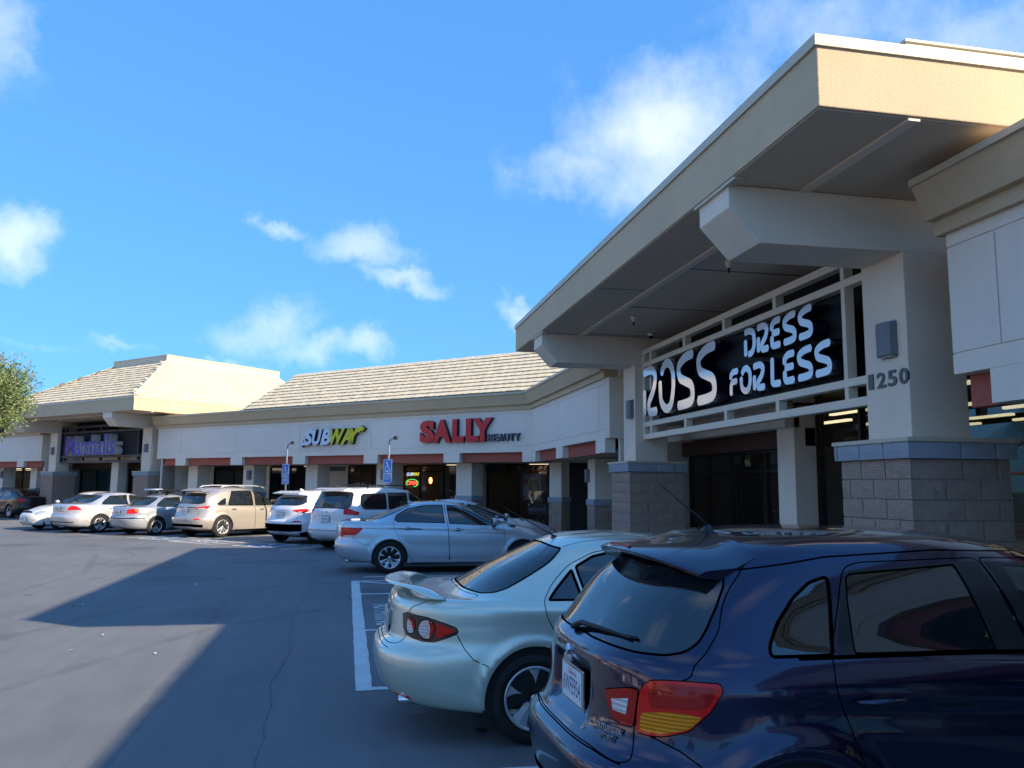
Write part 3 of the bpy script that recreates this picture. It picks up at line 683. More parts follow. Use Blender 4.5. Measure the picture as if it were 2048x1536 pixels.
far = thing('arcade_wing', 'long arcade wing with cream tiled mansard roof and red bands over its bays', 'building', tuple(O2), ROT2)
JN = [3.17, 6.83, 10.59, 14.37, 18.14]
wall_panel_band(far, 0.0, 19.88, JN); cornice(far, 0.0, 20.0, [4.6, 9.4, 14.0])
drops(far, 0.0, 19.5, [(0.01, .37), (2.84, 3.52), (6.52, 7.19), (10.26, 10.95), (13.98, 14.71), (17.76, 18.49)])
arcade(far, -.3, 19.8, roof=False); MB().box(-8, 19.8, -9, -2.9, 4.3, 4.42).obj('flat_roof', CONC, far)
for a in JN: pier(far, a + (0 if a > 4 else -.02), -.66)
pier(far, -.45, -.66, .44, .5)
MB().box(19.8, 19.95, -.9, -.26, .15, 2.88).obj('side_wall', STU, far)
# mansard slope
S2 = .583; zL = 4.77
prof = [(.28, 4.757), (-2.75, 6.55), (-2.95, 6.55), (-2.95, 4.4), (-.1, 4.4), (.05, 4.72)]
man = MB().prism([(.27, 4.757), (-2.75, 6.52), (-3.0, 6.52), (-3.0, 4.77), (-.2, 4.766)], -8, 14.0).obj('roof', TILEM, far)
tiles(man, (-8.0, .30, zL + .008), (1, 0, 0), (0, -1, S2), 22.0, 11, lambda x, y: 0 < x < 21.75 + .12 * y, quota=300,
      key=lambda m: (Matrix.Rotation(ROT2, 4, 'Z') @ m.translation + O2).xy.length)
rm_ = MB()
for k in range(74): 
    MB().prism([(-2.62, 6.50), (-2.78, 6.60), (-2.95, 6.50)], -8 + k * .3, -8 + k * .3 + .31).obj('ridge_tile', TILEM, man)
MB().box(-8, 14.0, -5, -2.97, 6.3, 6.46).obj('roof_deck', CONC, far)
# shopfronts of the far wing, from the corner outwards
o2 = -2.4
MB().box(-1.1, .85, o2 - .1, o2, .15, 2.6).obj('infill_wall', DARKIN, far); MB().box(12.0, 13.9, -2.5, -2.4, .15, 2.6).obj('infill_wall', STUC, near_l)
shopfront(far, .85, 3.42, .15, 2.56, o2, [2.1], None)
MB().box(3.42, 3.75, o2 - .1, o2 + 1.1, .15, 2.6).obj('infill_wall', STUC, far)
shopfront(far, 4.6, 7.35, .15, 2.56, o2, [5.42, 6.54], 2.32)
MB().box(7.35, 7.75, o2 - .1, o2 + .9, .15, 2.6).obj('infill_wall', STUC, far); MB().box(3.75, 4.6, o2 - .1, o2, .15, 2.6).obj('infill_wall', STUC, far)
shopfront(far, 8.2, 10.33, .15, 2.56, o2, [9.0, 9.63], 2.28)
MB().box(10.33, 12.55, o2 - .1, o2, .15, 2.6).obj('infill_wall', STU, far); MB().box(7.75, 8.2, o2 - .1, o2, .15, 2.6).obj('infill_wall', STU, far)
shopfront(far, 12.6, 15.1, .15, 2.56, o2, [13.8], None, glass=GL_DARK)
MB().box(15.1, 16.4, o2 - .1, o2, .15, 2.6).obj('infill_wall', STU, far)
shopfront(far, 16.4, 19.0, .15, 2.45, o2, [17.6], None); MB().box(19.0, 19.9, o2 - .1, o2, .15, 2.6).obj('infill_wall', STU, far)
shopfront(far, 16.4, 19.0, 2.451, 2.6, o2, [], None)
for (a0, a1) in ((.85, 3.5), (4.6, 7.4), (8.0, 10.4), (12.5, 15.1), (16.4, 19.1)): room(far, a0, a1, o2 - .07, -6.5)
SHELF = principled('shop_shelf', (.35, .27, .16), .6)
for k in range(5):
    s_ = MB(); s_.box(16.5, 17.4, -4.0, -3.6, .2 + k * .42, .23 + k * .42); so_ = s_.obj('shelf', SHELF, far)
    for j in range(7): MB().box(16.55 + j * .12, 16.63 + j * .12, -3.85, -3.7, .23 + k * .42, .23 + k * .42 + random.uniform(.15, .3)).obj('goods', random.choice(CLOTH), so_)
for k in range(4):
    s_ = MB(); s_.box(1.0, 2.6, -4.6, -4.2, .4 + k * .45, .43 + k * .45); so_ = s_.obj('shelf', SHELF, far)
    for j in range(12): MB().box(1.05 + j * .125, 1.13 + j * .125, -4.4, -4.25, .43 + k * .45, .43 + k * .45 + random.uniform(.12, .28)).obj('goods', random.choice(CLOTH), so_)
WARM = principled('warm_lamp_glow', (1, .6, .25), .5, emit=(1, .45, .12), emit_s=2.0)
for a, z in ((8.95, 1.95), (6.45, 2.0)):
    pl = MB().lathe([(.005, .12), (.05, .1), (.07, 0), (.05, -.1), (.005, -.13)], 12, 'z', (a, -2.9, z)).obj('pendant_lamp', WARM, far); MB().tube([(a, -2.9, z + .12), (a, -2.9, 2.6)], .006, 5).obj('cord', BLACKP, pl)

far_l = thing('arcade_wing', 'farthest arcade wing at the left edge beyond the dark lattice sign', 'building', tuple(O2), ROT2)
wall_panel_band(far_l, 30.23, 48, [33.9, 37.6, 41.3, 45]); cornice(far_l, 30.2, 48, [35])
MB().box(30.1, 30.229, -.80, -.005, 2.88, 4.22).obj('wall_return', STU, far_l)
drops(far_l, 30.24, 48, [(31.87 + 3.7 * k, 32.6 + 3.7 * k) for k in range(4)]); arcade(far_l, 30.3, 48)
for k in range(3): pier(far_l, 31.6 + .5 + 3.7 * k, -.66)
shopfront(far_l, 31, 47, .15, 2.55, o2, [33, 35, 37, 39, 41, 43], 2.15); room(far_l, 30.5, 47, o2 - .07, -6)
m2 = MB().prism([(.27, 4.757), (-2.75, 6.52), (-3.0, 6.52), (-3.0, 4.77), (-.2, 4.766)], 32, 48).obj('roof', TILEM, far_l)
tiles(m2, (32.0, .30, zL + .008), (1, 0, 0), (0, -1, S2), 16, 11, lambda x, y: 0 < x < 16, quota=60)
# far pavilion shopfront
TEAL = principled('teal_window_film', (.05, .11, .12), .25)
shopfront(RM_, -4.6, 4.6, .15, 2.48, -1.9, [-3.2, -1.2, 0, 1.3, 3.0], None)
MB().box(-5.1, 5.15, -6, -5.9, .15, 4.0).obj('interior_wall', DARKIN, RM_); MB().box(-5.1, 5.15, -5.9, -1.97, 3.9, 3.95).obj('interior_ceiling', CEIL, RM_)
MB().box(1.35, 2.95, -1.96, -1.925, .3, 2.4).obj('window_film', TEAL, RM_)
MB().box(-.1, -.7, -1.3, -.85, .15, 2.8).obj('inner_pillar', STUC, RM_)
# ================================================================ SIGNS
WFACE = principled('white_acrylic', (.80, .84, .88), .12, coat=1.0)
NAVYS = principled('navy_letter_side', (.004, .006, .022), .2, coat=.6)
BOARD = principled('dark_sign_board', (.010, .012, .018), .6, spec=.3)
REDF = principled('red_acrylic', (.62, .025, .03), .3); BLKS = principled('black_letter_side', (.012, .012, .014), .4)
YELF = principled('yellow_acrylic', (.68, .60, .01), .3); WHTF = principled('white_letter_face', (.62, .70, .80), .3)
BLUF = principled('violet_blue_face', (.10, .07, .42), .6); WSIDE = principled('pale_letter_side', (.80, .84, .80), .5)
GREYL = principled('grey_numeral', (.085, .09, .10), .45)
def fillet(pts, r=.18, n=5):
    P = [Vector(p) for p in pts]; out = [P[0]]
    for i in range(1, len(P) - 1):
        a, b, c = P[i - 1], P[i], P[i + 1]; rr = min(r, (a - b).length * .49, (c - b).length * .49)
        p0 = b + (a - b).normalized() * rr; p1 = b + (c - b).normalized() * rr
        for k in range(n + 1): t = k / n; out.append(p0 * (1 - t) ** 2 + b * 2 * t * (1 - t) + p1 * t * t)
    out.append(P[-1]); return out
def stroke_mesh(strokes, w, h, t, depth, mats, r=.12, cap=.25, shear=0):
    """letter drawn with fat rounded strokes in a w x h box; face at +depth"""
    mb = MB()
    for s in strokes:
        P = fillet([(x * (w - t) + t / 2, y * (h - t) + t / 2) for x, y in s], r); hw = t / 2
        # add half-round ends
        L = []; Rr = []
        def nrm(i): d = (P[min(i + 1, len(P) - 1)] - P[max(i - 1, 0)]).normalized(); return Vector((-d.y, d.x)), d
        for k in range(4):
            u = (k + .0) / 4; n, d = nrm(0); off = hw * (1 - math.sin(u * PI / 2)) * cap * 2; L.append(P[0] - d * off + n * hw * math.sin(.35 + u * (PI / 2 - .35))); Rr.append(P[0] - d * off - n * hw * math.sin(.35 + u * (PI / 2 - .35)))
        for i in range(len(P)): n, d = nrm(i); L.append(P[i] + n * hw); Rr.append(P[i] - n * hw)
        for k in range(3, -1, -1):
            u = k / 4; n, d = nrm(len(P) - 1); off = hw * (1 - math.sin(u * PI / 2)) * cap * 2; L.append(P[-1] + d * off + n * hw * math.sin(.35 + u * (PI / 2 - .35))); Rr.append(P[-1] + d * off - n * hw * math.sin(.35 + u * (PI / 2 - .35)))
        n_ = len(L); ring = L + Rr[::-1]
        vs = [(q.x + shear * q.y, q.y, depth) for q in L] + [(q.x + shear * q.y, q.y, depth) for q in Rr]
        mb.add(vs, [(i, i + n_, i + n_ + 1, i + 1) for i in range(n_ - 1)], 0)
        m_ = len(ring); vs = [(q.x + shear * q.y, q.y, depth - .002) for q in ring] + [(q.x + shear * q.y, q.y, 0) for q in ring]
        mb.add(vs, [(i, (i + 1) % m_, (i + 1) % m_ + m_, i + m_) for i in range(m_)], 1)
    return mb
GLY = {
 'R': [[(.02, 0), (.02, .52)], [(0, .97), (.62, 1), (.98, .84), (.82, .52), (.35, .22), (.40, .0), (1, 0)]],
 'O': [[(.0, .62), (.02, .18), (.40, -.02), (.78, .02), (1, .40), (.98, .80), (.66, 1.02), (.30, .98), (.12, .82)]],
 'S': [[(1, 1), (.45, .98), (.02, .84), (.10, .58), (.95, .36), (.98, .04), (.5, 0), (0, 0)]],
 'D': [[(.02, 0), (.02, .60)], [(0, .98), (.5, 1), (.98, .86), (1, .3), (.72, .0), (.35, 0)]],
 'E': [[(1, 1), (.35, 1), (.0, .84), (.05, .70)], [(.12, .52), (.9, .52)], [(.02, .36), (.02, .0), (.95, .0)]],
 'F': [[(1, 1), (.3, 1), (.02, .84), (.02, .74)], [(.85, .55), (.04, .55), (.02, 0)]],
 'L': [[(.06, 1), (.02, .05), (.35, 0), (.95, 0)]]}
def word(parent, txt, a_left, a_right, z0, z1, o, t, mats, depth, root_o, gaps=.10, shear=0.0):
    """letters left to right as read, a decreases to the right"""
    widths = [{'L': .8, 'F': .85, 'E': .85}.get(c, 1.0) for c in txt]; tot = sum(widths) + gaps * (len(txt) - 1); W = a_left - a_right; u = W / tot; x = 0
    for c, w_ in zip(txt, widths):
        if c != ' ':
            mb = stroke_mesh(GLY[c], w_ * u, z1 - z0, t, depth, None, r=(z1 - z0) * .20, shear=shear)
            ob = mb.obj('letter', mats, parent); ob.matrix_local = basis((a_left - x, root_o, z0), (-1, 0, 0), (0, 0, 1))
        x += (w_ + gaps) * u
sg = thing('store_sign', 'white rounded three line letters on a black board in the near lattice', 'sign', tuple(O1), ROT1)
MB().box(-3.10, 3.28, -.47, -.44, 3.12, 4.23).obj('sign_board', BOARD, sg)
ln = MB()
for k in range(26): ln.box(-3.08, 3.26, -.4395, -.434, 3.14 + k * .042, 3.14 + k * .042 + .02)
tag(ln.obj('board_ribs', BOARD, sg), kind='stuff')
word(sg, 'ROSS', 3.42, .06, 3.17, 4.17, 0, .165, [WFACE, NAVYS], .27, -.43, gaps=.045)
word(sg, 'DRESS', -.80, -2.66, 3.72, 4.16, 0, .098, [WFACE, NAVYS], .24, -.43, gaps=.045)
word(sg, 'FOR', -.30, -1.42, 3.19, 3.62, 0, .098, [WFACE, NAVYS], .24, -.43, gaps=.045)
word(sg, 'LESS', -1.55, -3.04, 3.19, 3.64, 0, .098, [WFACE, NAVYS], .24, -.43, gaps=.045)
# house number on the right column
nb = thing('house_number', 'grey raised numerals 1250 on the nearest stucco column', 'number', tuple(O1), ROT1)
for i, c in enumerate('1250'):
    place_text(c, 'digit', GREYL, nb, (-3.80 - i * .183 - (.035 if c == '1' else 0), -.118, 2.90), (-1, 0, 0), (0, 0, 1), ( .145 if c != '1' else .085), .17, ext=.012, off=.02)
# far entrance sign
def serif_word(parent, txt, spans, z0, z1s, root_o, face, side, depth, off=.0, shear=0):
    for c, (al, ar), z1 in zip(txt, spans, z1s):
        me = fit_mesh(text_mesh(c, 1, .5, off, shear), 0, al - ar, 0, z1 - z0)
        co = np.empty(len(me.vertices) * 3); me.vertices.foreach_get('co', co); co = co.reshape(-1, 3); co[:, 2] = (co[:, 2] > 0) * depth; me.vertices.foreach_set('co', co.ravel())
        me.materials.append(face); me.materials.append(side); me.update()
        for p in me.polygons: p.material_index = 0 if abs(p.normal.z) > .7 else 1
        ob = link('letter', me, parent); ob.matrix_local = basis((al, root_o, z0), (-1, 0, 0), (0, 0, 1))
sm = thing('store_sign', 'violet letters with deep pale sides on the dark lattice of the far entrance', 'sign', tuple(O2), ROT2)
OM = 25.05
MB().box(OM - 3.1, OM + 3.28, -.47, -.44, 3.12, 4.23).obj('sign_board', BOARD, sm)
sp = [(27.75, 26.85), (26.84, 26.33), (26.30, 25.98), (25.97, 25.58), (25.50, 24.98), (24.95, 24.42), (24.34, 24.16), (24.05, 23.87), (23.80, 23.36)]
serif_word(sm, 'Marshalls', sp, 3.12, [4.08, 3.78, 3.78, 3.78, 4.12, 3.78, 4.12, 4.12, 3.78], -.43, BLUF, WSIDE, .42, off=.012)
# sandwich shop letters
ss = thing('store_sign', 'slanted white and yellow letters with arrow ends over the middle bay', 'sign', tuple(O2), ROT2)
XW = 10.36 - 7.10
sub = 'SUBWAY'; spn = [(10.12, 9.50), (9.70, 9.10), (9.26, 8.66), (8.78, 7.90), (8.36, 7.72), (7.98, 7.20)]
spn = [(10.20, 9.66), (9.74, 9.22), (9.30, 8.72), (8.80, 8.02), (8.24, 7.62), (7.82, 7.22)]
serif_word(ss, sub, spn, 3.27, [3.86] * 6, 0.02, WHTF, BLKS, .14, off=.045, shear=.28)
for k, ch in enumerate([c for c in ss.children]):
    if k >= 3: ch.data.materials[0] = YELF
def arrow(pts, mat):
    mb = MB(); n = len(pts)
    mb.prism(pts, .02, .165, 'y', 1); me = mb.mesh('arrow', [mat, BLKS]); 
    for p in me.polygons:
        if abs(p.normal.y) > .7: p.material_index = 0
    b = bmesh.new(); b.from_mesh(me); bmesh.ops.recalc_face_normals(b, faces=b.faces); b.to_mesh(me); b.free(); link('arrow', me, ss)
arrow([(10.02, 3.27), (10.02, 3.37), (10.22, 3.38), (10.20, 3.47), (10.38, 3.33), (10.27, 3.20), (10.25, 3.27)], WHTF)
arrow([(7.42, 3.70), (7.30, 3.84), (7.22, 3.86), (7.22, 3.94), (7.02, 3.83), (7.16, 3.70), (7.18, 3.76), (7.30, 3.68)], YELF)
# beauty store letters
sb = thing('store_sign', 'large red block letters with small black word over the corner bay', 'sign', tuple(O2), ROT2)
serif_word(sb, 'SALLY', [(4.47, 3.83), (3.90, 3.12), (3.06, 2.58), (2.50, 1.98), (2.22, 1.44)], 3.23, [4.0] * 5, .0, REDF, BLKS, .14, off=.058)
serif_word(sb, 'BEAUTY', [(1.66 - i * .212, 1.66 - i * .212 - .19) for i in range(6)], 3.235, [3.47] * 6, 0, principled('black_face_sky_tinted', (.10, .12, .16), .3), BLKS, .09, off=.02)  # black faces lightened to blue grey, a reflection put into the colour
# OPEN neon, window letters, poster, unit number
NEOR = principled('red_neon', (1, .1, .05), .5, emit=(1, .06, .03), emit_s=2.2); NEOG = principled('green_neon', (.1, 1, .2), .5, emit=(.03, .6, .12), emit_s=1.1)
on = thing('open_sign', 'red OPEN neon in a green oval inside the shop window', 'neon sign', tuple(O2), ROT2)
MB().tube([(7.0 + .31 * math.cos(t), -2.46, 1.89 + .145 * math.sin(t)) for t in np.linspace(0, 2 * PI, 25)], .012, 6).obj('oval_tube', NEOG, on)
place_text('OPEN', 'lettering', NEOR, on, (7.24, -2.46, 1.82), (-1, 0, 0), (0, 0, 1), .48, .15, ext=.004, off=.005)
ws = thing('window_sign', 'small white and yellow word in the window above the red neon', 'sign', tuple(O2), ROT2)
place_text('SUB', 'lettering', principled('lit_white', (.7, .8, 1), .5, emit=(.5, .6, .9), emit_s=.6), ws, (7.28, -2.46, 2.17), (-1, 0, 0), (0, 0, 1), .32, .14, ext=.004, off=.02, shear=.3)
place_text('WAY', 'lettering', principled('lit_yellow', (1, .8, .1), .5, emit=(.8, .65, .05), emit_s=.6), ws, (6.96, -2.46, 2.17), (-1, 0, 0), (0, 0, 1), .34, .14, ext=.004, off=.02, shear=.3)
un = thing('unit_number', 'white numerals 128 on the dark transom above the shop door', 'number', tuple(O2), ROT2)
place_text('128', 'lettering', PLATEW, un, (5.13, -2.355, 2.38), (-1, 0, 0), (0, 0, 1), .28, .16, ext=.002, off=.02)
wt = thing('window_lettering', 'pale words ULTIMATE CHEESY low in the window beside the grey wall', 'sign', tuple(O2), ROT2)
place_text('ULTIMATE', 'lettering', PLATEW, wt, (9.98, -2.392, 1.80), (-1, 0, 0), (0, 0, 1), .56, .08, off=.005)
place_text('CHEESY', 'lettering', PLATEW, wt, (9.98, -2.392, 1.66), (-1, 0, 0), (0, 0, 1), .42, .08, off=.005)
ps = thing('poster', 'pink beauty poster of a long haired woman taped inside the corner window', 'poster', tuple(O2), ROT2)
PK = principled('poster_paper', (.62, .50, .50), .5); MB().box(1.20, 1.92, -2.45, -2.445, 1.36, 2.24).obj('sheet', PK, ps)
def disc_(parent, c, rx, rz, mat, name, o=-2.443, n=18):
    MB().add([(c[0] + rx * math.cos(2 * PI * k / n), o, c[1] + rz * math.sin(2 * PI * k / n)) for k in range(n)], [tuple(range(n))]).obj(name, mat, parent)
HAIR = principled('print_brown', (.22, .12, .08), .6); SKIN = principled('print_skin', (.55, .34, .26), .6); PRED = principled('print_red', (.60, .06, .09), .6)
disc_(ps, (1.80, 1.99), .10, .10, PRED, 'printed_spot'); disc_(ps, (1.48, 1.78), .24, .27, HAIR, 'printed_hair', -2.4435); disc_(ps, (1.47, 1.76), .10, .14, SKIN, 'printed_face', -2.442); disc_(ps, (1.85, 1.45), .055, .05, PRED, 'printed_spot')
disc_(ps, (1.36, 1.55), .09, .18, SKIN, 'printed_hand', -2.442); disc_(ps, (1.60, 1.52), .08, .16, SKIN, 'printed_hand', -2.4415)
place_text('AWAKEN', 'lettering', PRED, ps, (1.88, -2.442, 2.14), (-1, 0, 0), (0, 0, 1), .45, .06, off=.005); place_text('YOUR', 'lettering', PRED, ps, (1.55, -2.442, 2.03), (-1, 0, 0), (0, 0, 1), .28, .055, off=.005)
bs = thing('blade_sign', 'dim dark box sign hanging over the corner shop window', 'sign', tuple(O2), ROT2)
MB().box(2.50, 3.30, -2.2, -2.12, 2.30, 2.56).obj('sign_box', principled('dim_sign', (.03, .03, .035), .5), bs, bevel=.005)
place_text('SALLY', 'lettering', principled('dim_letters', (.14, .12, .13), .5), bs, (3.24, -2.117, 2.38), (-1, 0, 0), (0, 0, 1), .42, .11, off=.01)
bs2 = thing('blade_sign', 'dim grey panel sign hanging beside the grey wall under the arcade', 'sign', tuple(O2), ROT2)
MB().box(9.7, 10.85, -1.6, -1.55, 2.34, 2.52).obj('sign_box', principled('dim_sign_grey', (.16, .17, .18), .5), bs2, bevel=.005)
place_text('SUBWAY', 'lettering', principled('dim_letters2', (.3, .33, .3), .5), bs2, (10.75, -1.547, 2.38), (-1, 0, 0), (0, 0, 1), .6, .1, off=.01)
pn = thing('notice', 'yellowish paper notice stuck in a dark window of the far wing', 'notice', tuple(O2), ROT2)
MB().box(14.05, 14.38, -2.39, -2.385, 2.15, 2.36).obj('paper', principled('notice_paper', (.62, .58, .38), .7), pn)
# shop numerals near the doors
un2 = thing('unit_number', 'small pale numerals behind the glass of the near entrance', 'number', tuple(O1), ROT1)
place_text('96', 'lettering', principled('gold_numeral', (.5, .38, .16), .5), un2, (2.55, -1.87, 2.22), (-1, 0, 0), (0, 0, 1), .22, .13, ext=.002)
# wall lamps
def wall_lamp(Fr, rot, org, a, o, z, label, w=.27, h=.36, grp='grey wedge lamps on the columns and piers'):
    L = thing('wall_lamp', label, 'lamp', tuple(Fr(a, o, z)), rot, grp)
    n = 7; prof = [(w / 2 * math.cos(PI * k / (n - 1)), .10 * math.sin(PI * k / (n - 1)) ** .6 + .012) for k in range(n)]
    MB().prism([(w / 2, 0)] + prof + [(-w / 2, 0)], -h / 2, h / 2, 'z').obj('housing', LAMPG, L, bevel=.006, fix=True)
    MB().box(-w / 2 + .03, w / 2 - .03, .01, .07, -h / 2 - .012, -h / 2 - .001).obj('lens', principled('lamp_lens', (.5, .5, .48), .4) if 'lamp_lens' not in MATS else MATS['lamp_lens'], L)
    for k in range(3): MB().box(w / 2 - .055, w / 2 - .035, .086, .09, .05 + k * .035 - .01, .06 + k * .035).obj('vent', BLACKP, L)
    MB().box(-w / 2 + .01, w / 2 - .01, -.0, .008, -h / 2 - .02, h / 2 + .02).obj('back_plate', GRM, L)
wall_lamp(F1, ROT1, O1, -4.21, -.12, 3.40, 'curved grey wall lamp above the raised house number')
wall_lamp(F1, ROT1, O1, 3.98, -.12, 3.40, 'grey wall lamp on the left column of the near entrance')
wall_lamp(F2, ROT2, O2, 20.92, -.12, 3.38, 'grey wall lamp on the right column of the far entrance')
wall_lamp(F2, ROT2, O2, 29.18, -.12, 3.38, 'grey wall lamp on the left column of the far entrance')
wall_lamp(F2, ROT2, O2, 6.78, -.66, 2.19, 'grey lamp on the pier beside the nearer blue parking sign')
wall_lamp(F2, ROT2, O2, 14.3, -.66, 2.17, 'grey lamp on the pier left of the farther blue parking sign')
wall_lamp(F1, ROT1, O1, 9.72, -.90, 2.12, 'grey lamp on the first arcade pier left of the near entrance', .22, .34)
wall_lamp(F2, ROT2, O2, 35.6, -.66, 2.19, 'grey lamp on the leftmost arcade pier')
# ceiling lamps and camera under the near canopy
def bulb(a, o, label, Fr=F1, z=4.862):
    B = thing('soffit_lamp', label, 'lamp', tuple(Fr(a, o, z)), 0, 'small lamps under the canopies')
    MB().lathe([(.001, 0), (.055, 0), (.055, -.015), (.048, -.03), (.034, -.085), (.018, -.10), (.001, -.10)], 16, 'z').obj('holder', LAT, B)
    MB().lathe([(.001, -.098), (.015, -.10), (.018, -.13), (.012, -.165), (.001, -.17)], 10, 'z').obj('bulb', BLACKP, B)
bulb(-1.91, .57, 'small cone lamp under the near canopy close to the beam'); bulb(1.80, .60, 'small cone lamp under the near canopy above the white letters')
bulb(-3.0, .6, 'small lamp under the far canopy right half', F2 if False else (lambda a, o, z: F2(25.05 + a, o, z))); bulb(2.2, .6, 'small lamp under the far canopy left half', lambda a, o, z: F2(25.05 + a, o, z))
cm = thing('security_camera', 'white dome camera under the near canopy', 'camera', tuple(F1(3.3, -.3, 4.871)))
MB().lathe([(.001, 0), (.075, 0), (.078, -.05), (.07, -.06), (.001, -.06)], 18, 'z').obj('housing', PLATEW, cm)
MB().lathe([(.055, -.058), (.05, -.09), (.03, -.11), (.001, -.117)], 16, 'z').obj('dome', BLACKP, cm)
# blue accessible parking signs on bent posts
BLUE = principled('sign_blue', (.02, .17, .52), .45); GALV = principled('galvanised_post', (.42, .45, .47), .4, .6)
def blue_sign(a, o, zs, label):
    S_ = thing('parking_sign', label, 'sign', tuple(F2(a, o)), ROT2, 'blue accessible parking signs')
    MB().tube([(0, -.03, 0), (0, -.03, 3.0), (0, -.03, 3.12), (-.03, -.03, 3.20), (-.12, -.03, 3.24), (-.22, -.03, 3.26)], .03, 10).obj('post', GALV, S_)
    MB().box(-.31, -.22, -.075, .015, 3.20, 3.31).obj('post_cap', BLACKP, S_, bevel=.006)
    def plate(z0, z1, w, sym):
        p = MB().box(-w / 2, w / 2, .0, .006, z0, z1).obj('sign_plate', BLUE, S_, bevel=.002)
        b_ = MB(); e = .012
        for q in ((-w / 2 + e, w / 2 - e, z1 - 2 * e, z1 - e), (-w / 2 + e, w / 2 - e, z0 + e, z0 + 2 * e), (-w / 2 + e, -w / 2 + 2 * e, z0 + e, z1 - e), (w / 2 - 2 * e, w / 2 - e, z0 + e, z1 - e)): b_.box(q[0], q[1], .0065, .0085, q[2], q[3])
        b_.obj('border', PLATEW, p)
        if sym == 'w': wheelchair(p, (.15, .010, z0 + .03), (-1, 0, 0), (0, 0, 1), .30, PLATEW)
        else:
            for i, tx in enumerate(sym): place_text(tx, 'lettering', PLATEW, p, (w / 2 - .035, .0095, z1 - .075 - i * .066), (-1, 0, 0), (0, 0, 1), w - .07, .045, off=.01)
    plate(zs, zs + .40, .36, 'w'); plate(zs - .12, zs - .01, .36, ['RESERVED']) if zs < 2.15 else None
    plate(zs - .32, zs - .125, .36, ['PARKING', 'ONLY'])if zs < 2.15 else plate(zs - .32, zs - .01, .36, ['VAN', 'ACCESS', 'ONLY'])
blue_sign(3.62, 2.6, 2.20, 'blue wheelchair parking sign on a bent post left of the red letters')
blue_sign(9.1, 1.9, 2.12, 'blue wheelchair parking sign on a bent post left of the slanted letters')
hs_ = thing('hanging_sign', 'small white placard with number 5 hanging inside the rightmost window', 'sign', tuple(O1), ROT1)
MB().box(-5.62, -5.40, -2.62, -2.61, 2.23, 2.45).obj('sign_board', PLATEW, hs_); place_text('5', 'lettering', BLACKP, hs_, (-5.46, -2.605, 2.27), (-1, 0, 0), (0, 0, 1), .10, .14, ext=.001, off=.01)
MB().tube([(-5.51, -2.615, 2.45), (-5.51, -2.615, 3.55)], .004, 4).obj('cord', BLACKP, hs_)
# push bar / cart rail near the right column
cr = thing('cart_rail', 'bent chrome rail beside the nearest block column', 'rail', tuple(F1(-5.05, -1.3)))
MB().tube([(0, 0, .15), (0, 0, 1.0), (-.02, 0, 1.1), (-.1, 0, 1.14), (-.2, 0, 1.1), (-.22, 0, 1.0), (-.22, 0, .15)], .02, 8).obj('rail', CHROME, cr)

# ================================================================ TREES
LEAFM = None
def leaf_mat(name, c1, c2):
    m = principled(name, c1, .55, spec=.4); nt = m.node_tree; b = nt.nodes['Principled BSDF']
    oi = N(nt, 'ShaderNodeNewGeometry'); rp = N(nt, 'ShaderNodeMix', data_type='RGBA'); rp.inputs['A'].default_value = (*c1, 1); rp.inputs['B'].default_value = (*c2, 1)
    nt.links.new(oi.outputs['Random Per Island'], rp.inputs['Factor']); nt.links.new(rp.outputs['Result'], b.inputs['Base Color'])
    tr = N(nt, 'ShaderNodeBsdfTranslucent'); nt.links.new(rp.outputs['Result'], tr.inputs[0]); mx = N(nt, 'ShaderNodeMixShader'); mx.inputs[0].default_value = .3
    nt.links.new(b.outputs[0], mx.inputs[1]); nt.links.new(tr.outputs[0], mx.inputs[2]); nt.links.new(mx.outputs[0], nt.nodes['Material Output'].inputs[0]); return m
OLV = leaf_mat('olive_leaf', (.12, .20, .07), (.30, .34, .16)); GRN = leaf_mat('green_leaf', (.04, .075, .02), (.09, .13, .04))
BARK = noisy(principled('bark', (.10, .075, .055), .9), .3, 8, 6, .8, 30)
def leafy(mb, c, n, R, ll, rnd, wl=.22, outward=None):
    for _ in range(n):
        p = Vector((rnd.gauss(0, 1), rnd.gauss(0, 1), rnd.gauss(0, 1))).normalized() * R * rnd.random() ** .5 + c
        d = ((p - c).normalized() * .8 + Vector((rnd.uniform(-1, 1), rnd.uniform(-1, 1), rnd.uniform(-.6, .9)))).normalized(); s = d.cross(Vector((rnd.uniform(-1, 1), rnd.uniform(-1, 1), rnd.uniform(-1, 1)))).normalized() * ll * wl
        q = p + d * ll; mid = p + d * ll * .45
        mb.add([p, mid + s, q, mid - s], [(0, 1, 2, 3)])
def tree(name, label, loc, h, crown, seed, mat, nclump=60, nleaf=120, ll=.1, trunk=.18, grp=None, cr=.5, wl=.22):
    r = random.Random(seed); T = thing(name, label, 'tree', loc, 0, grp)
    tb = MB(); base = Vector((0, 0, 0)); top = Vector((r.uniform(-.3, .3), r.uniform(-.3, .3), h * .45))
    tb.tube([base, top * .5 + Vector((.05, 0, 0)), top], [trunk, trunk * .8, trunk * .6], 9)
    cl = MB()
    for k in range(nclump):
        u = Vector((r.gauss(0, 1), r.gauss(0, 1), r.gauss(0, .8))).normalized() * r.random() ** .4
        c = Vector((u.x * crown[0], u.y * crown[1], h * .66 + u.z * crown[2]))
        if k % 3 == 0:
            m_ = top * .8 + (c - top) * .5 + Vector((0, 0, -.15)); tb.tube([top * r.uniform(.7, 1), m_, c], [trunk * .35, trunk * .2, trunk * .06], 5)
        leafy(cl, c, nleaf, cr * r.uniform(.6, 1.2), ll, r, wl)
    tb.obj('trunk', BARK, T); tag(cl.obj('crown', mat, T), kind='stuff'); return T
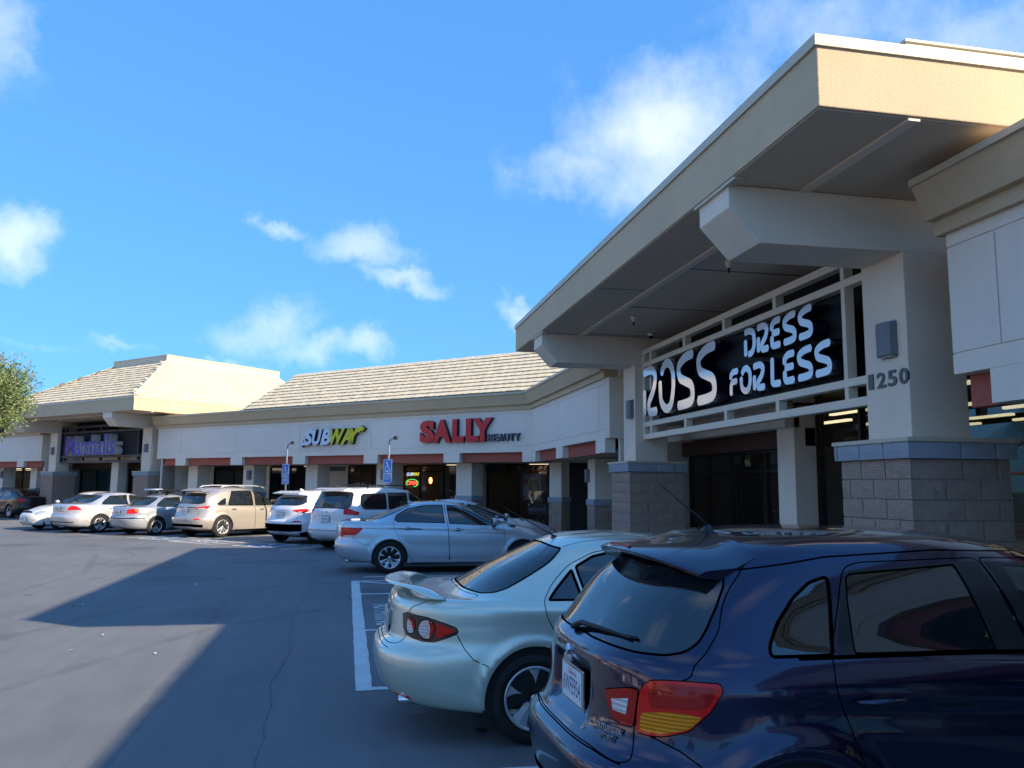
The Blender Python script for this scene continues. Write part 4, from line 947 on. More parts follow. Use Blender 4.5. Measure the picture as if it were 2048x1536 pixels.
# ================================================================ CAR BUILDER
UK = np.array([0, .1, .2, .35, .5, .65, .8, .9, 1.0])
class Shape:
    """smooth half body: closed rings stacked from sill to roof centre; car local x forward, y left, z up, rear bumper at x=0"""
    def __init__(s, rows, centre, disp=(), bow=.03, L=4.8):
        s.n = len(rows) + 1; s.T = np.linspace(0, 1, 401); tabs = []
        for r in rows:
            th = np.linspace(0, PI / 2, 60); span = r['xf'] - r['xr']
            if r['Lr'] + r['Lf'] > span * .9: q_ = span * .9 / (r['Lr'] + r['Lf']); r['Lr'] *= q_; r['Lf'] *= q_
            rx = r['xr'] + r['Lr'] * (1 - np.cos(th) ** (2 / r['nr'])); ry = r['w'] * np.sin(th) ** (2 / r['nr'])
            fx = r['xf'] - r['Lf'] * (1 - np.cos(th[::-1]) ** (2 / r['nf'])); fy = r['w'] * np.sin(th[::-1]) ** (2 / r['nf'])
            m = np.linspace(rx[-1], fx[0], 42)[1:-1]
            X = np.concatenate([rx, m, fx]); Y = np.concatenate([ry, np.full(40, r['w']), fy])
            xm = (r['xr'] + r['xf']) / 2; hl = (r['xf'] - r['xr']) / 2
            Y = Y * (1 - r.get('bow', bow) * np.clip(np.abs((X - xm) / hl), 0, 1) ** 2.2)
            d = np.concatenate([[0], np.cumsum(np.hypot(np.diff(X), np.diff(Y)))])
            # smooth anchors of the corners
            a = d[30]; b = d[-30]; u = np.interp(d, [0, a, b, d[-1]], [0, .2, .8, 1.0])
            z = np.interp(s.T, UK, r['z']) if len(r['z']) == 9 else np.full(401, r['z'][0])
            k = np.ones(31) / 31; zp = np.pad(z, 15, mode='edge'); z = np.convolve(zp, k, 'valid')
            tabs.append(np.stack([np.interp(s.T, u, X), np.interp(s.T, u, Y), z], 1))
        cx = centre['x0'] + (centre['x1'] - centre['x0']) * s.T; cz = np.interp(s.T, np.linspace(0, 1, len(centre['z'])), centre['z'])
        zp = np.pad(cz, 30, mode='edge'); cz = np.convolve(zp, np.ones(61) / 61, 'valid')
        tabs.append(np.stack([cx, np.zeros(401), cz], 1))
        s.tab = np.stack(tabs, 1)      # 401 x rows x 3
        s.disp = disp
    def P(s, u, v):
        u = np.clip(np.asarray(u, float), 0, 1); v = np.clip(np.asarray(v, float), 0, s.n - 1)
        f = u * 400; i = np.minimum(f.astype(int), 399); w = (f - i)[:, None, None]
        R = s.tab[i] * (1 - w) + s.tab[i + 1] * w                      # n x rows x 3
        mir = R[:, -2:-1].copy(); mir[:, :, 1] *= -1
        Rx = np.concatenate([2 * R[:, :1] - R[:, 1:2], R, mir], 1)
        d = np.sqrt(np.linalg.norm(np.diff(Rx, axis=1), axis=2)) + 1e-5
        j = np.minimum(v.astype(int), s.n - 2); t = (v - j)[:, None]; k = np.arange(len(u)); jj = j + 1
        P0, P1, Pm, P2 = Rx[k, jj], Rx[k, jj + 1], Rx[k, jj - 1], Rx[k, jj + 2]
        d0, d1, d2 = d[k, jj - 1][:, None], d[k, jj][:, None], d[k, jj + 1][:, None]
        m0 = ((P1 - P0) / d1 * d0 + (P0 - Pm) / d0 * d1) / (d0 + d1); m1 = ((P2 - P1) / d2 * d1 + (P1 - P0) / d1 * d2) / (d1 + d2)
        t2, t3 = t * t, t ** 3
        p = (2 * t3 - 3 * t2 + 1) * P0 + (t3 - 2 * t2 + t) * d1 * m0 + (-2 * t3 + 3 * t2) * P1 + (t3 - t2) * d1 * m1
        for g in s.disp: p = g(p)
        p[:, 1] = np.maximum(p[:, 1], 0) * (v < s.n - 1)
        return p
    def normal(s, u, v):
        e = 2e-3; f = e * 8
        u = np.asarray(u, float); v = np.asarray(v, float)
        ua, ub = np.clip(u - e, 0, 1), np.clip(u + e, 0, 1); va, vb = np.clip(v - f, 0, s.n - 1.001), np.clip(v + f, 0, s.n - 1.001)
        du = s.P(ub, np.clip(v, 0, s.n - 1.001)) - s.P(ua, np.clip(v, 0, s.n - 1.001)); dv = s.P(u, vb) - s.P(u, va)
        n = np.cross(dv, du); n /= np.linalg.norm(n, axis=1)[:, None] + 1e-9
        edge = (u <= 0) | (u >= 1) | (v >= s.n - 1.001); n[edge, 1] = 0
        n /= np.linalg.norm(n, axis=1)[:, None] + 1e-9
        return n
def round_poly(pts, r=.03, closed=True, n=4):
    P = [Vector(p) for p in pts]; out = []; N_ = len(P)
    for i in range(N_):
        if not closed and i in (0, N_ - 1): out.append(P[i]); continue
        a, b, c = P[i - 1], P[i], P[(i + 1) % N_]; ri = r
        rr = min(ri, (a - b).length * .45, (c - b).length * .45)
        p0 = b + (a - b).normalized() * rr; p1 = b + (c - b).normalized() * rr
        for k in range(n + 1): t = k / n; out.append(p0 * (1 - t) ** 2 + b * 2 * t * (1 - t) + p1 * t * t)
    return out
def resample(P, step, closed=True):
    out = []; N_ = len(P)
    for i in range(N_ if closed else N_ - 1):
        a, b = P[i], P[(i + 1) % N_]; k = max(1, int(math.ceil((b - a).length / step)))
        for q in range(k): out.append(a + (b - a) * q / k)
    if not closed: out.append(P[-1])
    return out
def inpoly(px, py, poly):
    x = np.array([p[0] for p in poly]); y = np.array([p[1] for p in poly]); ins = np.zeros(len(px), bool); j = len(x) - 1
    for i in range(len(x)):
        c = ((y[i] > py) != (y[j] > py)); 
        with np.errstate(divide='ignore', invalid='ignore'): xx = (x[j] - x[i]) * (py - y[i]) / (y[j] - y[i] + 1e-15) + x[i]
        ins ^= c & (px < xx); j = i
    return ins
SU, SV = 5.0, .17
class CarBody:
    def __init__(s, shape, nu=110, nv=52):
        s.sh = shape; s.nu, s.nv = nu, nv; s.feats = []
        U, V = np.meshgrid(np.linspace(0, 1, 221), np.linspace(0, shape.n - 1, 131), indexing='ij')
        s.gu, s.gv = U.ravel(), V.ravel(); G = shape.P(s.gu, s.gv); s.G = G
        idx = np.arange(221 * 131).reshape(221, 131)
        q = np.stack([idx[:-1, :-1], idx[1:, :-1], idx[1:, 1:], idx[:-1, 1:]], -1).reshape(-1, 4)
        tri = np.concatenate([q[:, [0, 1, 2]], q[:, [0, 2, 3]]]); s.tri = tri
        s.bvh = BVHTree.FromPolygons(G.tolist(), tri.tolist(), all_triangles=True)
    def uv_hit(s, loc, fi):
        a, b, c = s.tri[fi]; A, B, C_ = (Vector(s.G[k]) for k in (a, b, c)); n = (B - A).cross(C_ - A); d = n.length_squared + 1e-18
        w1 = (C_ - B).cross(loc - B).dot(n) / d; w2 = (A - C_).cross(loc - C_).dot(n) / d; w3 = 1 - w1 - w2
        return (w1 * s.gu[a] + w2 * s.gu[b] + w3 * s.gu[c], w1 * s.gv[a] + w2 * s.gv[b] + w3 * s.gv[c])
    def project(s, p, mode):
        """p: 2D for side (x,z) rear/front (y,z) top (x,y); returns (u,v)"""
        neg = 0
        if mode == 'side': o, d = Vector((p[0], 3, p[1])), Vector((0, -1, 0))
        elif mode == 'rear': neg = p[0] if p[0] < 0 else 0; o, d = Vector((-3, max(p[0], .001), p[1])), Vector((1, 0, 0))
        elif mode == 'front': neg = p[0] if p[0] < 0 else 0; o, d = Vector((9, max(p[0], .001), p[1])), Vector((-1, 0, 0))
        elif mode == 'top': neg = p[1] if p[1] < 0 else 0; o, d = Vector((p[0], max(p[1], .001), 4)), Vector((0, 0, -1))
        if mode == 'near': loc, nn, fi, ds = s.bvh.find_nearest(Vector(p))
        else:
            loc, nn, fi, ds = s.bvh.ray_cast(o, d)
            if loc is None: loc, nn, fi, ds = s.bvh.find_nearest(Vector((p[0], .88, p[1])) if mode == 'side' else o + d * 3)
        u, v = s.uv_hit(loc, fi)
        if neg < 0:
            if mode == 'rear': u = -.01
            elif mode == 'front': u = 1.01
            elif mode == 'top': v = s.sh.n - 1 + .08
        return (u, v)
    def outline(s, pts, mode, r=.03, closed=True, step=.03):
        P = resample(round_poly(pts, r, closed), step, closed) if r else resample([Vector(p) for p in pts], step, closed)
        return [s.project(p, mode) for p in P]
    def feat(s, name, pts, mode='side', mat=None, r=.03, off=0.0, sym='pair', trim=None, parent=None, label=None, skirt=.012, drop=False, step=.03):
        uv = s.outline(pts, mode, r, True, step); s.feats.append(dict(name=name, uv=uv, mat=mat, off=off, sym=sym, trim=trim, parent=parent, label=label, skirt=skirt, drop=drop)); return s.feats[-1]
    def pts3(s, uv, off=0.0):
        u = np.clip([a for a, _ in uv], 0, 1); v = np.clip([b for _, b in uv], 0, s.sh.n - 1); P = s.sh.P(u, v); Nn = s.sh.normal(u, v); return P + Nn * off, Nn
    def ribbon(s, mb, nrm, uv, w, off, mat, closed=True, inset=0.0, mirror=False):
        ins = [(0 <= a <= 1 and b <= s.sh.n - 1) for a, b in uv]
        P, Nn = s.pts3(uv, off); n = len(P)
        T = (np.roll(P, -1, 0) - np.roll(P, 1, 0)) if closed else np.gradient(P, axis=0)
        T /= np.linalg.norm(T, axis=1)[:, None] + 1e-9; B = np.cross(T, Nn)
        A, C_ = P + B * (w / 2 + inset), P - B * (w / 2 - inset); base = len(mb.v); sgn = -1 if mirror else 1
        for k in range(n):
            mb.v += [(A[k][0], A[k][1] * sgn, A[k][2]), (C_[k][0], C_[k][1] * sgn, C_[k][2])]; nrm += [(Nn[k][0], Nn[k][1] * sgn, Nn[k][2])] * 2
        for k in range(n if closed else n - 1):
            j = (k + 1) % n
            if not (ins[k] or ins[j]): continue
            f = (base + 2 * k, base + 2 * k + 1, base + 2 * j + 1, base + 2 * j)
            if mirror: f = f[::-1]
            mb.f.append(f); mb.m.append(mat); mb.sm.append(True)
    def build(s, root, paint, gap_mat=None):
        nu, nv, sh = s.nu, s.nv, s.sh; M = sh.n - 1
        U, V = np.meshgrid(np.linspace(0, 1, nu), np.linspace(0, M, nv), indexing='ij')
        pts = [Vector((a * SU, b * SV)) for a, b in zip(U.ravel(), V.ravel())]; edges = []
        c = [(0, 0), (0, M), (1, M), (1, 0)]; 
        bi = [i * nv for i in range(nu)]; 
        edges += [(i * nv, (i + 1) * nv) for i in range(nu - 1)] + [(i * nv + nv - 1, (i + 1) * nv + nv - 1) for i in range(nu - 1)] + [(j, j + 1) for j in range(nv - 1)] + [((nu - 1) * nv + j, (nu - 1) * nv + j + 1) for j in range(nv - 1)]
        for f in s.feats:
            b0 = len(pts); pts += [Vector((a * SU, b * SV)) for a, b in f['uv']]; n = len(f['uv']); edges += [(b0 + k, b0 + (k + 1) % n) for k in range(n)]
        r = geometry.delaunay_2d_cdt(pts, edges, [], 0, 1e-5)
        Vt = np.array([tuple(v) for v in r[0]]); F = np.array([f for f in r[2]]); uu, vv = Vt[:, 0] / SU, Vt[:, 1] / SV
        cu, cv = uu[F].mean(1), vv[F].mean(1); reg = np.full(len(F), -1)
        reg[(cu < 0) | (cu > 1) | (cv > M) | (cv < 0)] = -9
        for k, f in enumerate(s.feats):
            m = inpoly(cu, cv, f['uv']) & (reg != -9); reg[m] = k
        P = sh.P(uu, vv); Nn = sh.normal(uu, vv)
        s.objs = {}
        def emit(name, fi, mats, off=0.0, sides=(1,), parent=None, skirt=0.0, extra=None, label=None):
            mb = MB(); nr = []
            f3 = F[fi]; used, inv = np.unique(f3, return_inverse=True); f3 = inv.reshape(-1, 3)
            # orientation
            p = P[used] + Nn[used] * off; n = Nn[used]
            A = np.cross(p[f3[:, 1]] - p[f3[:, 0]], p[f3[:, 2]] - p[f3[:, 0]]); flip = (A * n[f3[:, 0]]).sum(1) < 0
            f3[flip] = f3[flip][:, ::-1]
            # boundary edges for the skirt
            E = {}
            for t in f3.tolist():
                for a, b in ((t[0], t[1]), (t[1], t[2]), (t[2], t[0])):
                    if (b, a) in E: del E[(b, a)]
                    else: E[(a, b)] = 1
            for sd in sides:
                base = len(mb.v); q = p * (1, sd, 1); m = n * (1, sd, 1)
                mb.v += [tuple(t) for t in q.tolist()]; nr += [tuple(t) for t in m.tolist()]
                ff = f3 if sd > 0 else f3[:, ::-1]
                mb.f += [tuple(t) for t in (ff + base).tolist()]; mb.m += [0] * len(ff); mb.sm += [True] * len(ff)
                if skirt:
                    for (a, b) in E:
                        if (abs(p[a][1]) < .004 and abs(p[b][1]) < .004): continue
                        k = len(mb.v); pa, pb = q[a], q[b]; ia, ib = q[a] - m[a] * skirt, q[b] - m[b] * skirt
                        e = (pb - pa); o_ = np.cross(e, m[a]); o_ = o_ / (np.linalg.norm(o_) + 1e-9) * sd
                        mb.v += [tuple(pa), tuple(pb), tuple(ib), tuple(ia)]; nr += [tuple(o_)] * 4
                        mb.f.append((k, k + 3, k + 2, k + 1) if sd > 0 else (k, k + 1, k + 2, k + 3)); mb.m.append(0); mb.sm.append(True)
                if extra: extra(mb, nr, sd)
            me = mb.mesh(name, mats); me.normals_split_custom_set_from_vertices(nr)
            o = link(name, me, parent or root)
            if label: o['label'] = label
            return o
        gapm = gap_mat or BLACKP
        body = emit('body', np.where(reg == -1)[0], [paint], 0, (1, -1), root, .03); s.objs['body'] = body
        for k, f in enumerate(s.feats):
            fi = np.where(reg == k)[0]
            if f['drop'] or len(fi) == 0: continue
            tr = f['trim']; mats = [f['mat'] or paint] + [t[2] for t in (tr or [])]
            def extra(mb, nr, sd, f=f, tr=tr):
                for q, (w, off, mt, ins) in enumerate(tr or []): s.ribbon(mb, nr, f['uv'], w, off, q + 1, True, ins, sd < 0)
            if f['sym'] == 'both':
                par = s.objs.get(f['parent']) if f['parent'] else root
                s.objs[f['name']] = emit(f['name'], fi, mats, f['off'], (1, -1), par, f['skirt'], extra, f['label'])
            else:
                for sd in (1, -1):
                    par = s.objs.get((f['parent'], sd)) or s.objs.get(f['parent']) if f['parent'] else root
                    key = f.get('key', f['name'])
                    s.objs[(f['name'], sd)] = emit(f['name'].split('#')[0], fi, mats, f['off'], (sd,), par or root, f['skirt'], extra, f['label'])
        return s
    def on(s, p, mode, off=0.0):
        P, Nn = s.pts3([s.project(p, mode)], off); return Vector(P[0]), Vector(Nn[0])
GAP = (.0055, .0008, BLACKP, 0.0)

# ---- materials for cars
def car_paint(name, col, metal=.6, rough=.32, flake=.25, coat=1.0):
    m = principled(name, col, rough, metal, .5, coat, .02); nt = m.node_tree; b = nt.nodes['Principled BSDF']
    t = N(nt, 'ShaderNodeTexCoord'); n1 = N(nt, 'ShaderNodeTexNoise'); n1.inputs['Scale'].default_value = 900; nt.links.new(t.outputs['Object'], n1.inputs['Vector'])
    n2 = N(nt, 'ShaderNodeTexNoise'); n2.inputs['Scale'].default_value = 2.2; n2.inputs['Detail'].default_value = 6; nt.links.new(t.outputs['Object'], n2.inputs['Vector'])
    k = fmath(nt, 'MULTIPLY', fmath(nt, 'MULTIPLY_ADD', n1.outputs[0], flake * 2, 1 - flake), fmath(nt, 'MULTIPLY_ADD', n2.outputs[0], .10, .95))
    sc_ = vmath(nt, 'SCALE', col); nt.links.new(k, sc_.inputs['Scale'])
    geo = N(nt, 'ShaderNodeNewGeometry'); mx = N(nt, 'ShaderNodeMix', data_type='RGBA'); nt.links.new(geo.outputs['Backfacing'], mx.inputs['Factor']); nt.links.new(sc_.outputs[0], mx.inputs['A']); mx.inputs['B'].default_value = (.03, .03, .03, 1)
    nt.links.new(mx.outputs['Result'], b.inputs['Base Color'])
    # road dust dulls the lower coat a little
    nt.links.new(fmath(nt, 'MULTIPLY_ADD', n2.outputs[0], .10, .0), b.inputs['Coat Roughness'])
    return m
REDL = principled('red_lamp_lens', (.72, .010, .008), .10, spec=.45); REDD = principled('deep_red_lens', (.40, .006, .006), .10, spec=.45)
AMB = principled('amber_lens', (.95, .30, .01), .12, spec=.4); CLR = principled('clear_lens', (.75, .77, .78), .2, .3); HLG = principled('headlamp', (.5, .52, .5), .08, .4, coat=1)
def stripes(m, scale, axis=2, lo=.45):
    nt = m.node_tree; b = nt.nodes['Principled BSDF']; c = b.inputs['Base Color'].default_value[:3]
    t = N(nt, 'ShaderNodeTexCoord'); sx = N(nt, 'ShaderNodeSeparateXYZ'); nt.links.new(t.outputs['Object'], sx.inputs[0])
    s_ = fmath(nt, 'SINE', fmath(nt, 'MULTIPLY', sx.outputs[axis], scale)); k = fmath(nt, 'MULTIPLY_ADD', s_, (1 - lo) / 2, (1 + lo) / 2)
    v = vmath(nt, 'SCALE', c); nt.links.new(k, v.inputs['Scale']); nt.links.new(v.outputs[0], b.inputs['Base Color']); return m
stripes(AMB, 420, 2, .45); stripes(CLR, 300, 2, .55)
SEATM = principled('seat_fabric', (.05, .05, .052), .9); SEATB = principled('seat_beige', (.42, .36, .27), .8)
UNDER = principled('underbody', (.012, .012, .012), .9)

def spoke(mb, r0, r1, w0, w1, wm, ang, y0, y1, depth, mat=0, bend=0.0, wmid=.55, n=6):
    """one spoke from hub radius r0 to rim r1; widths at hub, middle and rim"""
    L = []; R_ = []
    for k in range(n + 1):
        t = k / n; r = r0 + (r1 - r0) * t; w = np.interp(t, [0, wmid, 1], [w0, wm, w1]); a = ang + bend * t * t
        y = y0 + (y1 - y0) * t ** 1.5; c, s_ = math.cos(a), math.sin(a)
        L.append(((r * c - w / 2 * s_), y, (r * s_ + w / 2 * c))); R_.append(((r * c + w / 2 * s_), y, (r * s_ - w / 2 * c)))
    base = []
    C = [((a[0] + b[0]) / 2, a[1] - .007, (a[2] + b[2]) / 2) for a, b in zip(L, R_)]
    V = L + C + R_ + [(p[0], p[1] + depth, p[2]) for p in L] + [(p[0], p[1] + depth, p[2]) for p in R_]; m = n + 1; F = []
    for k in range(n):
        F += [(k, k + 1, m + k + 1, m + k), (m + k, m + k + 1, 2 * m + k + 1, 2 * m + k), (k, 3 * m + k, 3 * m + k + 1, k + 1), (2 * m + k, 2 * m + k + 1, 4 * m + k + 1, 4 * m + k)]
    mb.add(V, F, mat, False)
def wheel_parts(R, rim, wd, style):
    """axis along y, outer face towards -y"""
    h = wd / 2; ty = MB()
    ty.lathe([(rim - .005, -h + .03), (rim + .012, -h + .008), (rim + .03, -h), (rim + (R - rim) * .55, -h - .006), (R - .03, -h + .006), (R - .012, -h + .022), (R, -h + .05)], 56)
    for i in range(4):
        y0 = -h + .05 + i * (wd - .10) / 4; y1 = y0 + (wd - .10) / 4
        ty.lathe([(R, y0), (R, y1 - .008), (R - .008, y1 - .007), (R - .008, y1 - .001), (R, y1)], 56)
    ty.lathe([(R, h - .05), (R - .012, h - .02), (R - .04, h), (rim + .02, h), (rim, h - .02)], 56)
    # raised band on the side wall
    ty.lathe([(rim + (R - rim) * .30, -h - .0035), (rim + (R - rim) * .34, -h - .009), (rim + (R - rim) * .40, -h - .0095), (rim + (R - rim) * .44, -h - .005)], 56)
    rm = MB(); st = style
    rm.lathe([(rim + .004, -h + .008), (rim + .004, -h - .002), (rim - .006, -h - .004), (rim - .016, -h + .006), (rim - .022, -h + .03), (rim - .03, h - .03), (rim, h - .01)], 48)
    rm.lathe([(rim - .028, h - .04), (rim * .5, h - .05), (.0, h - .05)], 24, mat=1)
    yf = -h + .018 + st.get('dish', .0)
    hub = st.get('hub', .065)
    rm.lathe([(.001, yf - .012), (.024, yf - .012), (.030, yf - .006), (hub, yf - .002), (hub + .006, yf + .012), (hub, yf + .05)], 28)
    ns = st['n']
    for k in range(ns):
        a = 2 * PI * k / ns + st.get('rot', PI / 2)
        if st.get('double'):
            for q in (-1, 1): spoke(rm, hub * .8, rim - .016, st['w0'] * .5, st['w1'], st['wm'], a + q * st['double'] * .5, yf, -h + .012, .03, 0, q * st.get('spread', .06))
        else: spoke(rm, hub * .8, rim - .014, st['w0'], st['w1'], st['wm'], a, yf, -h + .012, .03, 0, st.get('bend', 0), st.get('mid', .55))
    for k in range(5):
        a = 2 * PI * k / 5 + st.get('rot', PI / 2) + (.63 if st.get('lug_between') else 0); lr = st.get('lug', .055)
        rm.lathe([(.001, -.002), (.009, -.002), (.010, .01)], 10, c=(lr * math.cos(a), yf - .006, lr * math.sin(a)), mat=2)
    bd = MB(); bd.lathe([(.07, -.01), (rim * .62, -.01), (rim * .62, .01), (.07, .01)], 30); bd.box(-.03, .06, -.035, .04, rim * .35, rim * .72)
    return ty, rm, bd
WMESH = {}
def wheel(root, x, y, R, rim, wd, style, key, rimmat=SILW, side=-1, zc=None):
    if key not in WMESH:
        t, r, b = wheel_parts(R, rim, wd, style); WMESH[key] = (t.mesh('wheel', [TYRE]), r.mesh('rim', [rimmat, BLACKP, DKM]), b.mesh('brake_disc', [DISC]))
        for m in WMESH[key]:
            bb = bmesh.new(); bb.from_mesh(m); bmesh.ops.recalc_face_normals(bb, faces=bb.faces); bb.to_mesh(m); bb.free()
    t, r, b = WMESH[key]; w = link('wheel', t, root, loc=(x, y, zc or R)); ang = random.uniform(0, 1.2)
    w.rotation_euler = (0, ang, 0) if side < 0 else (0, ang, PI)
    link('rim', r, w); bo = link('brake_disc', b, w); return w
def arch_liner(root, x, z, r, y0, y1):
    mb = MB()
    for s_ in (1, -1):
        mb = MB(); n = 16; v = []
        for yy in (y0, y1):
            v += [(x + r * math.cos(t), s_ * yy, z + r * math.sin(t)) for t in np.linspace(-.35, PI + .35, n)]
        k0 = len(v); v.append((x, s_ * y0, z)); f = [(i, i + 1, n + i + 1, n + i) for i in range(n - 1)] + [(k0, i, i + 1) for i in range(n - 1)]
        mb.add(v, f); mb.obj('arch_liner', UNDER, root)
def arch_poly(x, z, r, zlow=.0, flat=0.0):
    return [(x + r * math.cos(t), z + r * math.sin(t)) for t in np.linspace(-.25, PI + .25, 30)] + [(x - r * 1.0, zlow), (x + r * 1.0, zlow)]
def flare(x, z, r, amp, wid=.05, W=.9):
    def g(p):
        d = np.hypot(p[:, 0] - x, p[:, 2] - z); k = amp * np.exp(-((d - r - wid * .6) / wid) ** 2) * (p[:, 2] > .15) * np.clip((p[:, 1] / W - .75) / .15, 0, 1)
        p = p.copy(); p[:, 1] += k; return p
    return g
def crease(x0, z0, x1, z1, amp, wid=.035, W=.9, fade=.3):
    """soft crease along a side line: bulge above, slight hollow below"""
    def g(p):
        t = (p[:, 0] - x0) / (x1 - x0); zl = z0 + (z1 - z0) * t; d = (p[:, 2] - zl) / wid
        k = amp * (d > 0) * d * np.exp(-d * .9) * 1.5 - amp * (d < 0) * np.exp(-(d + .8) ** 2)
        k *= np.clip(t / fade, 0, 1) * np.clip((1 - t) / fade, 0, 1) * np.clip((p[:, 1] / W - .8) / .12, 0, 1)
        p = p.copy(); p[:, 1] += k; return p
    return g
def dent_rear(y0, y1, z0, z1, dx, soft=.02):
    def g(p):
        s1 = lambda t: 1 / (1 + np.exp(-np.clip(t / soft * 4, -30, 30)))
        k = dx * s1(p[:, 2] - z0) * s1(z1 - p[:, 2]) * s1(y1 - p[:, 1]) * (p[:, 0] < .6)
        p = p.copy(); p[:, 0] += k; return p
    return g
def rows_from(L, W, spec):
    """spec rows: (xr, xf_from_front, w_inset, [z rear, rear corner, side r, side m, side f, front corner, front], Lr, nr, Lf, nf)"""
    out = []
    for q in spec:
        xr, xfo, wi, z, Lr, nr, Lf, nf = q[:8]
        if len(z) == 1: z = z * 7
        zz = [z[0], (z[0] + z[1]) / 2, z[1], z[2], z[3], z[4], z[5], (z[5] + z[6]) / 2, z[6]]
        out.append(dict(xr=xr, xf=L - xfo, w=W / 2 - wi, z=zz, Lr=Lr, nr=nr, Lf=Lf, nf=nf, bow=q[8] if len(q) > 8 else .03))
    return out
def seats(root, x, zs=.55, mat=SEATM, W=.45, head=True):
    for sd in (1, -1):
        m = MB(); m.prism([(x - .25, zs - .15), (x + .25, zs - .15), (x + .27, zs), (x - .05, zs + .02), (x - .22, zs + .62), (x - .34, zs + .60)], sd * .38 - W / 2 * .9, sd * .38 + W / 2 * .9, 'y')
        if head: m.prism([(x - .27, zs + .64), (x - .20, zs + .64), (x - .22, zs + .82), (x - .31, zs + .80)], sd * .38 - .12, sd * .38 + .12, 'y')
        m.obj('seat', mat, root, bevel=.03, fix=True)
def handle(root, body, x, z, sd, mat, L=.20, tilt=0.0, cup=True):
    p, n = body.on((x, z), 'side'); mb = MB(); pts = []; k = 9
    for i in range(k + 1):
        t = i / k; pts.append((x - L / 2 + L * t, (p.y + .006 + .034 * math.sin(PI * t) ** .45) * sd, z + tilt * (t - .5)))
    rad = [.007 + .008 * math.sin(PI * i / k) ** .5 for i in range(k + 1)]
    mb.tube(pts, rad, 8); h = mb.obj('door_handle', mat, root)
    if cup:
        c = MB(); n_ = 14; c.add([(x + .01 + .055 * math.cos(2 * PI * i / n_), (p.y + .0012) * sd, z - .005 + .035 * math.sin(2 * PI * i / n_)) for i in range(n_)], [tuple(range(n_))]); c.obj('handle_cup', BLACKP, h)
    return h
def mirror_obj(root, body, x, z, sd, mat, s=1.0):
    p, n = body.on((x, z), 'side'); y = p.y * sd; bm_ = bmesh.new(); bmesh.ops.create_uvsphere(bm_, u_segments=18, v_segments=12, radius=1)
    for v in bm_.verts:
        c = v.co; c.x = c.x * (.075 if c.x < 0 else .10); 
        if c.x < -.03: c.x = -.03
        v.co = Vector((c.x, math.copysign(abs(c.y) ** .8, c.y) * .115, math.copysign(abs(c.z) ** .8, c.z) * .075)) * s
    me = bpy.data.meshes.new('mirror'); bm_.to_mesh(me); bm_.free(); me.materials.append(mat); me.polygons.foreach_set('use_smooth', [True] * len(me.polygons))
    o = link('mirror', me, root, loc=(x, y + sd * .12, z + .085)); 
    st = MB().prism([(x - .035, z + .0), (x + .06, z + .0), (x + .04, z + .06), (x - .02, z + .06)], y - sd * .03, y + sd * .08, 'y').obj('mirror_foot', TRIM, root, fix=True)
    g = MB().add([(-.031 * s, .095 * s * math.cos(t), .058 * s * math.sin(t)) for t in np.linspace(0, 2 * PI, 17)[:-1]], [tuple(range(16))]).obj('mirror_glass', CHROME, o)
    return o
def plate(root, body, z, text, y=0, frame=CHROME, mode='rear', x=None, script=None, w=.305, h=.155, tilt=0.0):
    p, n = body.on((.001, z), mode) if x is None else (Vector((x, 0, z)), None)
    sg = -1 if mode == 'rear' else 1; X = p.x + sg * .02; f = MB().box(X - .006, X + .006, y - w / 2 - .012, y + w / 2 + .012, z - h / 2 - .012, z + h / 2 + .012).obj('license_plate', frame, root, bevel=.004)
    MB().box(X + sg * .007, X + sg * .009, y - w / 2, y + w / 2, z - h / 2, z + h / 2).obj('plate_face', PLATEW, f)
    ux = (0, -1, 0) if mode == 'rear' else (0, 1, 0); yy = y + w / 2 - .02 if mode == 'rear' else y - w / 2 + .02
    place_text(text, 'lettering', principled('plate_blue', (.02, .04, .14), .5) if 'plate_blue' not in MATS else MATS['plate_blue'], f, (X + sg * .0095, yy, z - h / 2 + .03), ux, (0, 0, 1), w - .04, h * .5)
    if script: place_text(script, 'lettering', MATS.get('plate_red') or principled('plate_red', (.5, .02, .03), .5), f, (X + sg * .0095, y + .06 if mode == 'rear' else y - .06, z + h / 2 - .036), ux, (0, 0, 1), .13, .026, shear=.3)
    return f
def undertray(root, L, W, rear=.35, front=.35, z0=.17):
    rear = .80; MB().box(rear, L - front, -W / 2 + .14, W / 2 - .14, z0, .52).obj('underbody', UNDER, root)
